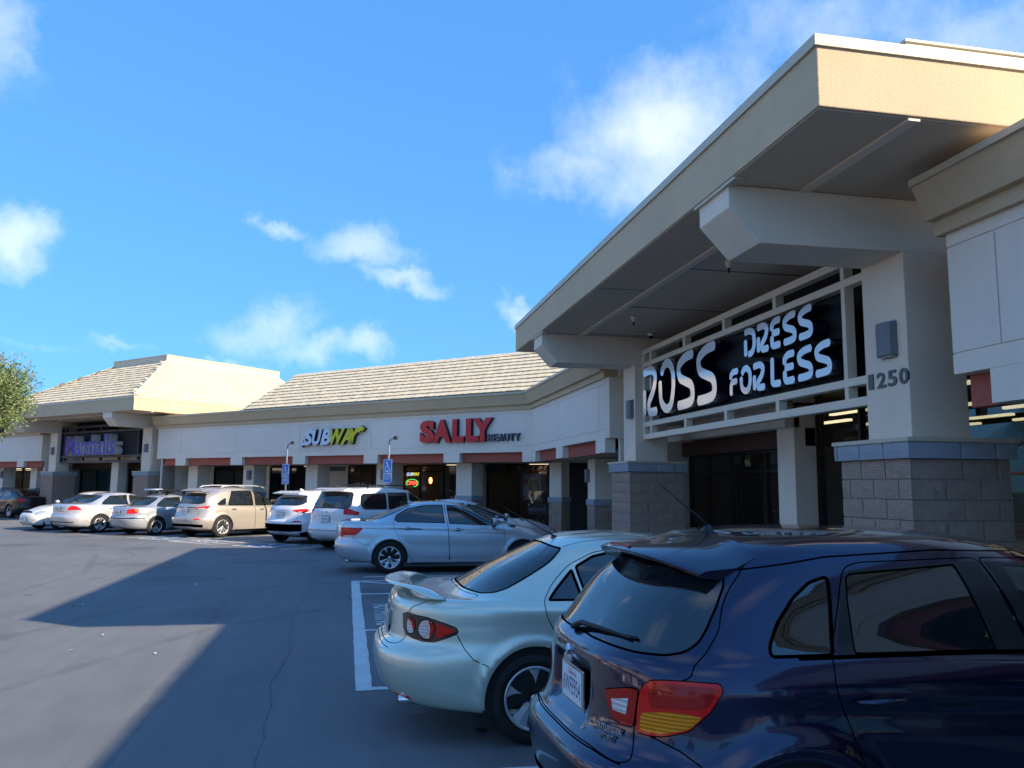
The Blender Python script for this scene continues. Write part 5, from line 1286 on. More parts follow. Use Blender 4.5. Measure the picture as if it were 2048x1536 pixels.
# ================================================================ CAR SHAPES
def sedan_spec(L, H, zd=1.0, xd=.09, xg0=.62, xg1=1.32, xw0=1.20, xw1=2.05, belt=.98, zh=.70, roof_in=.30, lip=.0, zr=0.0, nr=2.9, hood=.90, shelf=0.0):
    """three box body; xw0, xw1 measured from the nose"""
    k = H - 1.44; b = belt
    return [
     (.25, .30, .10, [.25, .22, .19, .19, .19, .20, .20], .9, 2.8, 1.1, 2.8),
     (.09, .06, .03, [.31, .28, .22, .20, .20, .22, .22], .9, nr, 1.1, 2.8),
     (.01, .00, .00, [.44, .44, .42, .40, .40, .42, .42], .85, nr + .1, 1.1, 2.8),
     (.00, .01, .00, [.61, .61, .60, .58, .57, .56, .55], .85, nr + .1, 1.1, 2.7),
     (.045 + shelf, .05, shelf * .25, [.685, .69, .70, .68, .67, .63, .61], .85, nr, 1.1, 2.6),
     (.06 + shelf, .16, .008 + shelf * .25, [zd - .20, zd - .19, b - .15, b - .18, b - .2, zh + .0, zh - .02], .8, nr, 1.1, 2.5),
     (xd - lip + shelf * .5, .38, .030, [zd - .045, zd - .045, b - .05, b - .08, b - .11, zh + .09, zh + .07], .75, nr - .1, 1.1, 2.5),
     (xd + .07, .72, .065, [zd + .0, zd + .0, b - .0, b - .03, b - .06, hood - .03, hood - .04], .7, nr - .1, 1.1, 2.5),
     (xg0, xw0, .10, [zd + .02, zd + .025, b + .04, b + .01, b - .02, hood + .05, hood + .05], .6, 3.0, .8, 2.6),
     ((xg0 + xg1) / 2 + .0, (xw0 + xw1) / 2 - .02, .10 + roof_in * .48, [(zd + H) / 2 - .02 + zr, (zd + H) / 2 - .02, (b + H) / 2 - .0, (b + H) / 2 - .01, (b + H) / 2 - .02, 1.16 + k * .5, 1.18 + k * .5], .58, 3.0, .75, 2.6),
     (xg1, xw1, roof_in, [H - .085, H - .085, H - .08, H - .075, H - .085, H - .11, H - .09], .55, 3.0, .75, 2.6),
     (xg1 + .15, xw1 + .2, roof_in + .12, [H - .035, H - .03, H - .025, H - .02, H - .03, H - .045, H - .04], .5, 2.8, .7, 2.5)], dict(x0=xg1 + .28, x1=L - xw1 - .4, z=[H - .02, H, H, H - .015])
def hatch_spec(L, H, zg=1.10, xg0=.16, xg1=.55, xw0=1.05, xw1=1.70, belt=1.08, zh=.86, bz=.66, roof_in=.235, nr=3.0, xt=.11, hood=1.0, Lr=.8, gx=.35):
    b = belt; return [
     (.30, .35, .10, [.26, .24, .22, .22, .22, .23, .23], 1.0, 3, 1.0, 3),
     (.08, .08, .03, [.36, .32, .26, .24, .24, .26, .26], .9, nr, 1.0, 3),
     (.00, .00, .00, [bz - .14, bz - .14, .46, .44, .44, .46, .46], .85, nr + .2, 1.1, 3),
     (.005, .01, .00, [bz, bz, bz - .03, .60, .60, .61, .61], .85, nr + .2, 1.1, 3),
     (xt * .6, .05, .00, [bz + .055, bz + .06, bz + .07, .71, .70, .69, .67], Lr, nr, 1.2, 2.8),
     (xt * .95, .12, .004, [bz + .15, bz + .16, .84, .82, .80, .78, .76], Lr, nr, 1.2, 2.6),
     (xt * 1.05, .30, .018, [b - .12, b - .11, b - .10, b - .13, b - .15, zh + .02, zh], Lr - .05, nr - .1, 1.2, 2.6),
     (xt * 1.15, .55, .048, [b - .03, b - .02, b - .01, b - .04, b - .07, zh + .08, zh + .06], Lr - .1, nr - .2, 1.1, 2.6),
     (xg0, xw0, .085, [zg, zg + .02, b + .05, b + .01, b - .02, hood + .02, hood + .02], Lr - .15, 2.8, .9, 2.6),
     (gx if gx > xg0 else (xg0 + xg1) / 2, (xw0 + xw1) / 2, .085 + (roof_in - .085) * .5, [(zg + H) / 2 - .02, (zg + H) / 2 - .02, (b + H) / 2, (b + H) / 2, (b + H) / 2 - .02, (hood + H) / 2 - .03, (hood + H) / 2 - .03], .6, 2.8, .8, 2.6),
     (xg1, xw1, roof_in, [H - .14, H - .13, H - .12, H - .125, H - .14, H - .16, H - .15], .55, 2.8, .8, 2.6),
     (xg1 + .12, xw1 + .2, roof_in + .095, [H - .065, H - .06, H - .045, H - .045, H - .06, H - .075, H - .07], .5, 2.6, .8, 2.4)], dict(x0=xg1 + .25, x1=L - xw1 - .4, z=[H - .03, H - .008, H, H - .005, H - .035])
CARS = {}
def make_shape(key):
    L, W, kind, kw, disp = CARSPEC[key]
    spec, cen = (sedan_spec if kind == 'sedan' else hatch_spec)(L, **kw)
    return Shape(rows_from(L, W, spec), cen, disp, L=L)
CARSPEC = {
 'navy': (4.295, 1.77, 'hatch', dict(H=1.62, zg=1.11, xg0=.17, xg1=.56, belt=1.10, bz=.66, roof_in=.235), [flare(.79, .345, .40, .032, .06, .885), flare(3.46, .345, .40, .032, .06, .885), crease(.35, .985, 3.6, .80, .012, .05, .885), dent_rear(0, .27, .755, .985, .045, .03)]),
 'mint': (4.745, 1.78, 'sedan', dict(H=1.44, zd=.985, xg0=.60, xg1=1.33, belt=.975, shelf=.05), [flare(1.10, .325, .36, .020, .045, .89), flare(3.775, .325, .36, .020, .045, .89)]),
 'blue': (4.93, 1.846, 'sedan', dict(H=1.476, zd=1.05, xg0=.68, xg1=1.50, xw0=1.22, xw1=2.15, belt=1.0, roof_in=.29, zh=.72, hood=.95, xd=.08), [flare(1.13, .33, .36, .012, .045, .92), flare(3.93, .33, .36, .012, .045, .92), crease(.3, .94, 4.2, .86, .012, .04, .92), crease(1.2, .33, 3.8, .30, .012, .04, .92)]),
}
PLACE = {'navy': ((-3.93, .95), 92.0), 'mint': ((-6.66, .22), 90.0), 'blue': ((-18.02, -.31), 90.0)}
# ================================================================ CARS
G2 = (.006, .0008, BLACKP, 0.0)
def finish_wheels(root, L, W, axles, R, rim, wd, style, key, inset=.02, liner=.0):
    for x in axles:
        for sd in (-1, 1): wheel(root, x, sd * (W / 2 - wd / 2 - inset), R, rim, wd, style, key, side=sd)
        arch_liner(root, x, R, R + .055 + liner, W / 2 - .03, W / 2 - .42)
def nose_parts(b, root, L, z0=.60, kind='plain', W=1.8, lamp=None):
    lam = lamp or [(.42, z0 + .02), (.56, z0 + .0), (.66, z0 + .04), (.70, z0 + .11), (.60, z0 + .12), (.44, z0 + .09)]
    b.feat('headlight', lam, 'front', HLG, r=.03, trim=[(.008, .001, BLACKP, 0)])
    b.feat('grille', [(-.02, z0 - .0), (.34, z0), (.38, z0 + .10), (-.02, z0 + .12)], 'front', BLACKP, r=.02, sym='both', trim=[(.014, .003, CHROME, 0)])
    b.feat('air_intake', [(-.02, .30), (.45, .31), (.42, .42), (-.02, .43)], 'front', BLACKP, r=.02, sym='both')
def cabin(root, L, b, xs, seatm=SEATM, W=1.4):
    MB().box(xs[0] - .5, xs[-1] + 1.1, -W / 2, W / 2, .25, b - .28).obj('cabin_floor', UNDER, root)
    MB().prism([(xs[-1] + .75, b - .3), (xs[-1] + .85, b - .05), (xs[-1] + 1.15, b - .02), (xs[-1] + 1.2, b - .3)], -W / 2, W / 2, 'y').obj('dashboard', SEATM, root, bevel=.02)
    for x in xs: seats(root, x, b - .50, seatm)
    MB().lathe([(.17, -.012), (.185, 0), (.17, .012)], 20, 'x', (xs[-1] + .62, .38, b - .06)).obj('steering_wheel', SEATM, root)

# ---------------- navy crossover, closest
def navy_car():
    L, W = CARSPEC['navy'][:2]; (x, y), rot = PLACE['navy']
    R = thing('parked_car', 'dark navy crossover nearest the camera with red and amber tail light', 'car', (x, y, 0), math.radians(rot), 'cars parked in front of the near store')
    NV = car_paint('navy_paint', (.010, .013, .050), .80, .25, .45)
    b = CarBody(make_shape('navy'), 150, 66); f = b.feat
    f('tailgate', [(-.02, .705), (.40, .705), (.60, .69), (.635, .70), (.615, .76), (.600, .82), (.605, .90), (.615, .975), (.70, 1.01), (.755, 1.045), (.735, 1.13), (.712, 1.225), (.66, 1.34), (.613, 1.435), (.57, 1.49), (.3, 1.52), (-.02, 1.53)], 'rear', r=.02, sym='both', trim=[GAP])
    f('rear_window', [(-.02, 1.118), (.269, 1.116), (.535, 1.112), (.651, 1.117), (.690, 1.135), (.700, 1.17), (.690, 1.222), (.660, 1.317), (.622, 1.388), (.58, 1.43), (.303, 1.445), (-.02, 1.45)], 'rear', GL_DARK, r=.025, off=-.002, sym='both', trim=[(.010, .0015, TRIM, 0)], parent='tailgate')
    f('door#r', [(1.0, 1.112), (1.13, 1.40), (1.17, 1.465), (1.25, 1.487), (1.90, 1.50), (2.03, 1.10), (2.03, .27), (1.22, .27), (1.13, .45), (1.078, .70), (1.036, .862), (.982, 1.0)], 'side', r=.04, trim=[GAP])
    f('door#f', [(2.036, 1.10), (1.906, 1.50), (2.6, 1.475), (2.9, 1.34), (3.2, 1.09), (3.19, .8), (3.02, .42), (2.96, .27), (2.036, .27)], 'side', r=.04, trim=[GAP])
    f('window_frame#r', [(1.03, 1.112), (1.125, 1.375), (1.165, 1.445), (1.20, 1.456), (1.80, 1.484), (1.888, 1.484), (2.02, 1.098)], 'side', TRIM, r=.012, parent='door#r')
    f('window#r', [(1.120, 1.127), (1.142, 1.335), (1.170, 1.43), (1.20, 1.441), (1.752, 1.472), (1.832, 1.117)], 'side', GL_DARK, r=.012, off=-.003, trim=[(.007, .001, BLACKP, 0)], parent='door#r')
    f('window_frame#f', [(2.045, 1.097), (1.925, 1.484), (2.6, 1.455), (2.88, 1.32), (3.17, 1.085)], 'side', TRIM, r=.012, parent='door#f')
    f('window#f', [(2.10, 1.112), (2.02, 1.465), (2.58, 1.44), (2.80, 1.33), (3.02, 1.15), (3.03, 1.10)], 'side', GL_MID, r=.012, off=-.003, parent='door#f')
    f('quarter_window', [(.735, 1.129), (.742, 1.165), (.794, 1.248), (.890, 1.345), (.984, 1.405), (1.075, 1.428), (1.012, 1.128)], 'side', GL_DARK, r=.02, off=-.003, trim=[(.014, .002, TRIM, .004)])
    near = lambda name, P, mat, **k: f(name, P, 'near', mat, r=k.pop('r', .0), **k)
    near('tail_light#o', [(.236, .617, .979), (.262, .644, 1.017), (.31, .694, 1.027), (.40, .755, 1.030), (.498, .806, 1.029), (.506, .813, 1.004), (.454, .801, .923), (.378, .767, .847), (.299, .712, .815), (.250, .665, .808), (.218, .612, .812), (.220, .610, .90)], REDL, off=.004, skirt=.02, trim=[(.009, .001, BLACKP, 0)], step=.02, r=.018)
    near('tail_light#i', [(.150, .421, .937), (.205, .560, .972), (.232, .606, .975), (.216, .602, .90), (.210, .597, .827), (.18, .54, .822), (.156, .473, .838)], REDD, off=.004, skirt=.02, trim=[(.009, .001, BLACKP, 0)], step=.02, r=.018)
    near('reversing_lens', [(.162, .472, .911), (.202, .567, .932), (.193, .560, .866), (.163, .484, .868)], CLR, off=.0052, skirt=.0, parent='tail_light#i', step=.02)
    near('indicator_lens', [(.234, .625, .888), (.304, .705, .907), (.37, .757, .910), (.430, .787, .901), (.376, .762, .850), (.299, .707, .824), (.252, .660, .819), (.228, .622, .822)], AMB, off=.0052, skirt=0, parent='tail_light#o', step=.02, r=.018)
    near('stop_lens', [(.262, .640, .975), (.285, .672, 1.008), (.36, .73, 1.015), (.482, .801, 1.015), (.455, .797, .945), (.40, .768, .925), (.319, .716, .922), (.265, .655, .915)], REDD, off=.0052, skirt=0, parent='tail_light#o', step=.02, r=.018)
    nose_parts(b, R, L, .62)
    f('windscreen', [(-.02, 1.06), (.60, 1.045), (.70, 1.06), (.56, 1.40), (.50, 1.44), (-.02, 1.45)], 'front', GL_MID, r=.03, sym='both', trim=[(.02, .001, TRIM, 0)])
    for k, ax in enumerate((.79, 3.46)): f('arch#%d' % k, arch_poly(ax, .345, .398, .05), 'side', drop=True, r=0)
    b.build(R, NV)
    # body seams, sill trim and crease lines
    mb = MB(); nr = []
    for sd in (1, -1):
        for pts, md, w, mt, o in (([(.85, 1.118), (1.5, 1.113), (2.4, 1.098), (3.15, 1.085)], 'side', .018, 1, .003), ([(.245, .81), (.34, .77), (.41, .72)], 'side', .006, 0, .0008),
                                 ([(.70, 1.455), (1.1, 1.51), (1.7, 1.535), (2.3, 1.515), (2.75, 1.42)], 'side', .008, 0, .0012), ([(1.15, .245), (3.0, .245)], 'side', .07, 1, .002)):
            b.ribbon(mb, nr, b.outline(pts, md, 0, False, .03), w, o, mt, False, 0, sd < 0)
    # bumper to tailgate shut line and lower black valance
    for sd in (1, -1):
        b.ribbon(mb, nr, b.outline([(.0, .698), (.45, .698), (.62, .688)], 'rear', 0, False, .03), .007, .0009, 0, False, 0, sd < 0)
        b.ribbon(mb, nr, b.outline([(.0, .36), (.5, .36), (.74, .37)], 'rear', 0, False, .03), .13, .003, 1, False, 0, sd < 0)
    me = mb.mesh('body_seam', [BLACKP, TRIM]); me.normals_split_custom_set_from_vertices(nr); link('body_seam', me, R)
    # roof spoiler
    sp = MB(); n = 15; V = []
    for i in range(n):
        yy = -.60 + 1.20 * i / (n - 1); t = abs(yy) / .60; xb = .36 + .17 * t ** 2.2; zb = 1.525 - .075 * t ** 2.4; p1, _ = b.on((.60 + .10 * t, abs(yy) * .985), 'top', .004); p2, _ = b.on((.80, abs(yy) * .96), 'top', .003)
        V += [(xb, yy, zb - .028), (xb - .012, yy, zb - .012), (xb + .02, yy, zb + .002), (p1.x, yy * .985, p1.z + .018 - .01 * t), (p2.x, yy * .96, p2.z), (p1.x + .04, yy * .97, p1.z - .06)]
    F_ = [(6 * i + k, 6 * i + (k + 1) % 6, 6 * (i + 1) + (k + 1) % 6, 6 * (i + 1) + k) for i in range(n - 1) for k in range(6)] + [tuple(range(6)), tuple((n - 1) * 6 + k for k in range(5, -1, -1))]
    so_ = sp.add(V, F_, 0, True).obj('spoiler', NV, R, fix=True)
    md = so_.modifiers.new('edge', 'EDGE_SPLIT'); md.split_angle = math.radians(50)
    MB().box(.375, .395, -.13, .13, 1.515, 1.53).obj('brake_light', REDD, so_)
    # wiper, washer, antenna, emblem, lettering, plate
    p, nn = b.on((.02, 1.15), 'rear', .012); q, _ = b.on((.47, 1.165), 'rear', .016)
    w = MB(); w.tube([(p.x - .03, .08, p.z - .035), (p.x - .02, -.02, 1.155), ((p.x + q.x) / 2 - .03, -.25, 1.165), (q.x - .01, -.47, 1.158)], [.016, .014, .010, .005], 7); w.obj('wiper', BLACKP, R)
    w = MB(); pp = [b.on((t, 1.148 + .02 * t), 'rear', .008)[0] for t in np.linspace(.10, .50, 7)]; w.tube([(a.x, -a.y, a.z) for a in pp], .007, 6); w.obj('wiper_blade', BLACKP, R)
    a = b.on((.86, .0), 'top')[0]; at = MB(); at.lathe([(.001, .03), (.012, .03), (.022, .012), (.034, 0), (.034, -.01)], 16, 'z', (a.x, 0, a.z)); at.tube([(a.x, 0, a.z + .02), (a.x - .04, 0, a.z + .06), (a.x - .27, 0, a.z + .24)], [.009, .006, .003], 7); at.obj('antenna', TRIM, R)
    e, _ = b.on((.0, 1.005), 'rear', .006); em = MB()
    for t in (90, 210, 330):
        c, s_ = math.cos(math.radians(t)), math.sin(math.radians(t)); o0 = (0.0, 0.0); L_ = .052; h = .021
        rh = [(0, 0), (c * L_ / 2 - s_ * h, s_ * L_ / 2 + c * h), (c * L_, s_ * L_), (c * L_ / 2 + s_ * h, s_ * L_ / 2 - c * h)]
        em.prism([(-a_, e.z + b_) for a_, b_ in rh], e.x - .012, e.x + .004, 'x')
    em.obj('emblem', CHROME, R)
    for tx, zz, yy, wd in (('OUTLANDER', .782, .41, .165), ('SPORT', .748, .44, .10)):
        p0, _ = b.on((yy, zz), 'rear', .006); p1, _ = b.on((yy + wd, zz), 'rear', .006); pm, _ = b.on((yy + wd / 2, zz), 'rear', .006); ex = max(0, (p0.x + p1.x) / 2 - pm.x)
        place_text(tx, 'lettering', CHROME, R, (p0.x - ex - .002, -yy, zz), (p1.x - p0.x, -wd, 0), (0.02, 0, 1), wd, .026, ext=.003, off=.012)
    plate(R, b, .865, '6WFE954', y=.0, script='California')
    for (yy, zz) in ((.12, .945), (-.12, .945)): pass
    for sd in (-1, 1):
        handle(R, b, 1.18, .952, sd, NV, .24); handle(R, b, 2.22, .945, sd, NV, .24); mirror_obj(R, b, 2.92, 1.09, sd, NV)
    finish_wheels(R, L, W, (.79, 3.46), .345, .226, .215, dict(n=5, w0=.09, w1=.07, wm=.05, double=.34), 'navy_wheel')
    undertray(R, L, W); cabin(R, L, 1.1, (1.35, 2.1))
    # round window sticker seen through the glass: snowman air freshener on the front window
    sn = MB(); 
    for (zz, r_) in ((1.30, .045), (1.375, .033)): sn.lathe([(.001, -r_), (r_ * .7, -r_ * .7), (r_, 0), (r_ * .7, r_ * .7), (.001, r_)], 14, 'z', (2.35, -.60, zz))
    sn.tube([(2.35, -.60, 1.40), (2.35, -.60, 1.46)], .003, 4); sn.obj('hanging_ornament', PLATEW, R)
    return R
navy_car()

# ---------------- pale green sedan with spoiler
def mint_car():
    L, W = CARSPEC['mint'][:2]; (x, y), rot = PLACE['mint']
    R = thing('parked_car', 'pale green silver sedan with rear spoiler beside the navy crossover', 'car', (x, y, 0), math.radians(rot), 'cars parked in front of the near store')
    PT = car_paint('mint_silver_paint', (.66, .70, .58), .45, .32, .16)
    b = CarBody(make_shape('mint'), 150, 66); f = b.feat
    near = lambda name, P, mat, **k: f(name, P, 'near', mat, r=k.pop('r', .0), **k)
    f('trunk_lid', [(-.02, .655), (.42, .655), (.52, .665), (.56, .72), (.585, .86), (.60, .93), (.665, .965), (.66, 1.0), (.60, 1.012), (-.02, 1.016)], 'rear', r=.03, sym='both', trim=[G2])
    f('rear_window', [(-.02, 1.026), (.42, 1.026), (.60, 1.022), (.655, 1.035), (.655, 1.062), (.612, 1.151), (.55, 1.262), (.500, 1.315), (.46, 1.338), (.25, 1.352), (-.02, 1.358)], 'rear', GL_DARK, r=.03, off=-.002, sym='both', trim=[(.016, .0015, TRIM, 0)])
    f('door#r', [(1.175, .988), (1.26, 1.10), (1.40, 1.22), (1.60, 1.315), (1.85, 1.358), (2.29, 1.370), (2.27, 1.0), (2.27, .24), (1.62, .24), (1.52, .40), (1.40, .62), (1.24, .78), (1.182, .90)], 'side', r=.05, trim=[G2])
    f('door#f', [(2.296, 1.370), (2.6, 1.355), (2.95, 1.26), (3.38, 1.02), (3.40, .95), (3.38, .7), (3.20, .24), (2.276, .24), (2.276, 1.0)], 'side', r=.05, trim=[G2])
    f('quarter_window', [(1.215, .992), (1.275, 1.055), (1.425, 1.19), (1.468, .990)], 'side', GL_DARK, r=.012, off=-.003, trim=[(.020, .0015, TRIM, 0)], parent='door#r')
    f('window#r', [(1.505, .990), (1.462, 1.212), (1.60, 1.285), (1.825, 1.332), (2.245, 1.345), (2.235, .993)], 'side', GL_DARK, r=.015, off=-.003, trim=[(.020, .0015, TRIM, 0)], parent='door#r')
    f('window#f', [(2.315, .993), (2.325, 1.345), (2.6, 1.328), (2.9, 1.23), (3.22, 1.045), (3.26, .99)], 'side', GL_DARK, r=.015, off=-.003, trim=[(.020, .0015, TRIM, 0)], parent='door#f')
    near('tail_light', [(.147, .535, .874), (.178, .581, .890), (.324, .744, .875), (.45, .815, .842), (.534, .843, .813), (.545, .849, .790), (.534, .846, .772), (.46, .825, .742), (.376, .790, .715), (.293, .737, .715), (.21, .658, .727), (.157, .582, .741), (.142, .545, .79)], principled('smoked_lamp', (.03, .022, .022), .12, .3, coat=1), off=.003, skirt=.015, trim=[(.008, .001, BLACKP, 0)], step=.02)
    RC = principled('red_bowl', (.55, .008, .01), .12, .1)
    CB = principled('clear_bowl_chrome', (.62, .64, .66), .16, .75)
    near('lamp_bowl#a', [(.381, .79, .799), (.358, .78, .744), (.333, .765, .729), (.305, .746, .727), (.279, .727, .737), (.261, .711, .759), (.255, .703, .787), (.261, .704, .817), (.278, .714, .843), (.303, .732, .858), (.331, .752, .861), (.357, .77, .85), (.375, .783, .828)], CB, off=.0045, skirt=.0, trim=[(.006, .0055, CHROME, 0)], parent='tail_light', step=.02)
    near('lamp_bowl#b', [(.235, .679, .811), (.223, .672, .765), (.21, .658, .751), (.195, .639, .748), (.182, .621, .757), (.172, .605, .775), (.169, .593, .799), (.172, .591, .824), (.181, .6, .846), (.194, .616, .86), (.209, .636, .863), (.222, .655, .854), (.231, .67, .836)], CB, off=.0045, skirt=.0, trim=[(.005, .0055, CHROME, 0)], parent='tail_light', step=.02)
    near('clear_bowl#a', [(.331, .763, .789), (.318, .755, .756), (.303, .745, .746), (.287, .733, .745), (.272, .721, .751), (.262, .712, .764), (.258, .707, .781), (.261, .708, .799), (.271, .714, .814), (.286, .725, .824), (.302, .737, .825), (.317, .749, .819)], CLR, off=.006, skirt=.0, parent='lamp_bowl#a', step=.02)
    near('clear_bowl#b', [(.218, .665, .789), (.21, .658, .763), (.201, .647, .755), (.191, .633, .753), (.181, .62, .757), (.175, .609, .767), (.172, .604, .78), (.175, .604, .793), (.181, .611, .805), (.19, .622, .813), (.2, .636, .815), (.209, .649, .811)], CLR, off=.006, skirt=.0, parent='lamp_bowl#b', step=.02)
    near('red_bowl#a', [(.379, .789, .799), (.358, .779, .748), (.338, .768, .734), (.346, .770, .80), (.336, .753, .857), (.373, .782, .828)], RC, off=.0058, skirt=.0, parent='lamp_bowl#a', step=.02)
    near('red_bowl#b', [(.233, .678, .811), (.223, .671, .767), (.214, .664, .79), (.205, .645, .83), (.186, .608, .85), (.205, .632, .862), (.222, .655, .852)], RC, off=.0058, skirt=.0, parent='lamp_bowl#b', step=.02)
    near('red_tip', [(.390, .79, .843), (.51, .837, .806), (.524, .843, .787), (.459, .825, .762), (.392, .797, .735)], REDL, off=.0045, skirt=.0, parent='tail_light', step=.02)
    nose_parts(b, R, L, .58)
    f('windscreen', [(-.02, 1.0), (.60, .985), (.68, 1.0), (.50, 1.29), (.44, 1.33), (-.02, 1.34)], 'front', GL_MID, r=.03, sym='both', trim=[(.02, .001, TRIM, 0)])
    f('reflector', [(.50, .305), (.66, .305), (.66, .325), (.50, .325)], 'rear', REDL, r=.006, off=.002)
    for k, ax in enumerate((1.10, 3.775)): f('arch#%d' % k, arch_poly(ax, .325, .362, .05), 'side', drop=True, r=0)
    b.build(R, PT)
    mb = MB(); nr = []
    for sd in (1, -1):
        for pts, md, w, mt, o in (([(.545, .765), (.597, .672), (.66, .60), (.76, .560)], 'side', .006, 0, .0008), 
                                  ([(1.62, .225), (3.2, .225)], 'side', .03, 1, .002),
                                  ([(3.40, .95), (3.42, .8), (3.40, .66)], 'side', .005, 0, .0008)):
            b.ribbon(mb, nr, b.outline(pts, md, 0, False, .03), w, o, mt, False, 0, sd < 0)
        b.ribbon(mb, nr, b.outline([(0.0, .642), (.3, .640), (.50, .634)], 'rear', 0, False, .03), .006, .0009, 0, False, 0, sd < 0)
        b.ribbon(mb, nr, b.outline([(1.40, .455), (1.7, .50), (2.4, .545), (2.9, .55)], 'top', 0, False, .04), .006, .0009, 0, False, 0, sd < 0)
    me = mb.mesh('body_seam', [BLACKP, TRIM]); me.normals_split_custom_set_from_vertices(nr); link('body_seam', me, R)
    # trunk spoiler: blade on two end posts with a hollow under it
    n = 21; V = []
    for i in range(n):
        t = -1 + 2 * i / (n - 1); yy = .745 * t; at = abs(t); lift = .062 * (1 - max(0, (at - .70) / .30) ** 1.6) ; xo = .075 + .285 * at ** 2.2; ch = .235 - .075 * at
        base, _ = b.on((min(xo + ch * .6, .5), abs(yy) * .98 if at < .97 else .66), 'top'); zb = base.z + lift
        V += [(xo - .02, yy, zb + .018), (xo + ch * .3, yy, zb + .022), (xo + ch * .8, yy, zb + .004), (xo + ch, yy, zb - .012), (xo + ch * .6, yy, zb - .018), (xo - .01, yy, zb - .004)]
    F_ = [(6 * i + k, 6 * i + (k + 1) % 6, 6 * (i + 1) + (k + 1) % 6, 6 * (i + 1) + k) for i in range(n - 1) for k in range(6)] + [tuple(range(6)), tuple((n - 1) * 6 + k for k in range(5, -1, -1))]
    sp = MB().add(V, F_, 0, True).obj('spoiler', PT, R, fix=True); md = sp.modifiers.new('s', 'SUBSURF'); md.levels = 1; md.render_levels = 1
    # exhaust, plate, emblem, antenna
    ex = MB(); ex.lathe([(.030, .0), (.034, .004), (.034, .16), (.026, .16), (.026, .01)], 20, 'x', (.16, -.58, .285)); ex.obj('exhaust_tip', CHROME, R, fix=True)
    a = b.on((1.44, .0), 'top')[0]; at_ = MB(); at_.lathe([(.001, .02), (.02, .012), (.03, 0), (.03, -.01)], 14, 'z', (a.x, -.05, a.z)); at_.tube([(a.x, -.05, a.z + .01), (a.x - .10, -.05, a.z + .065), (a.x - .42, -.05, a.z + .24)], [.008, .004, .002], 6); at_.obj('antenna', TRIM, R)
    e, _ = b.on((.0, .90), 'rear', .004); MB().lathe([(.05, -.004), (.055, .002), (.045, .004), (.04, -.004)], 24, 'x', (e.x, 0, .895)).obj('emblem', CHROME, R)
    plate(R, b, .76, '5XJR218', y=.0, script='California')
    for sd in (-1, 1):
        handle(R, b, 1.44, .865, sd, PT, .22); handle(R, b, 2.50, .855, sd, PT, .22); mirror_obj(R, b, 3.15, .97, sd, PT)
    finish_wheels(R, L, W, (1.10, 3.775), .325, .218, .205, dict(n=5, w0=.085, w1=.135, wm=.070, bend=.10, hub=.065, mid=.4, lug=.045, lug_between=1), 'mint_wheel')
    undertray(R, L, W); cabin(R, L, .97, (1.75, 2.55))
    return R
mint_car()

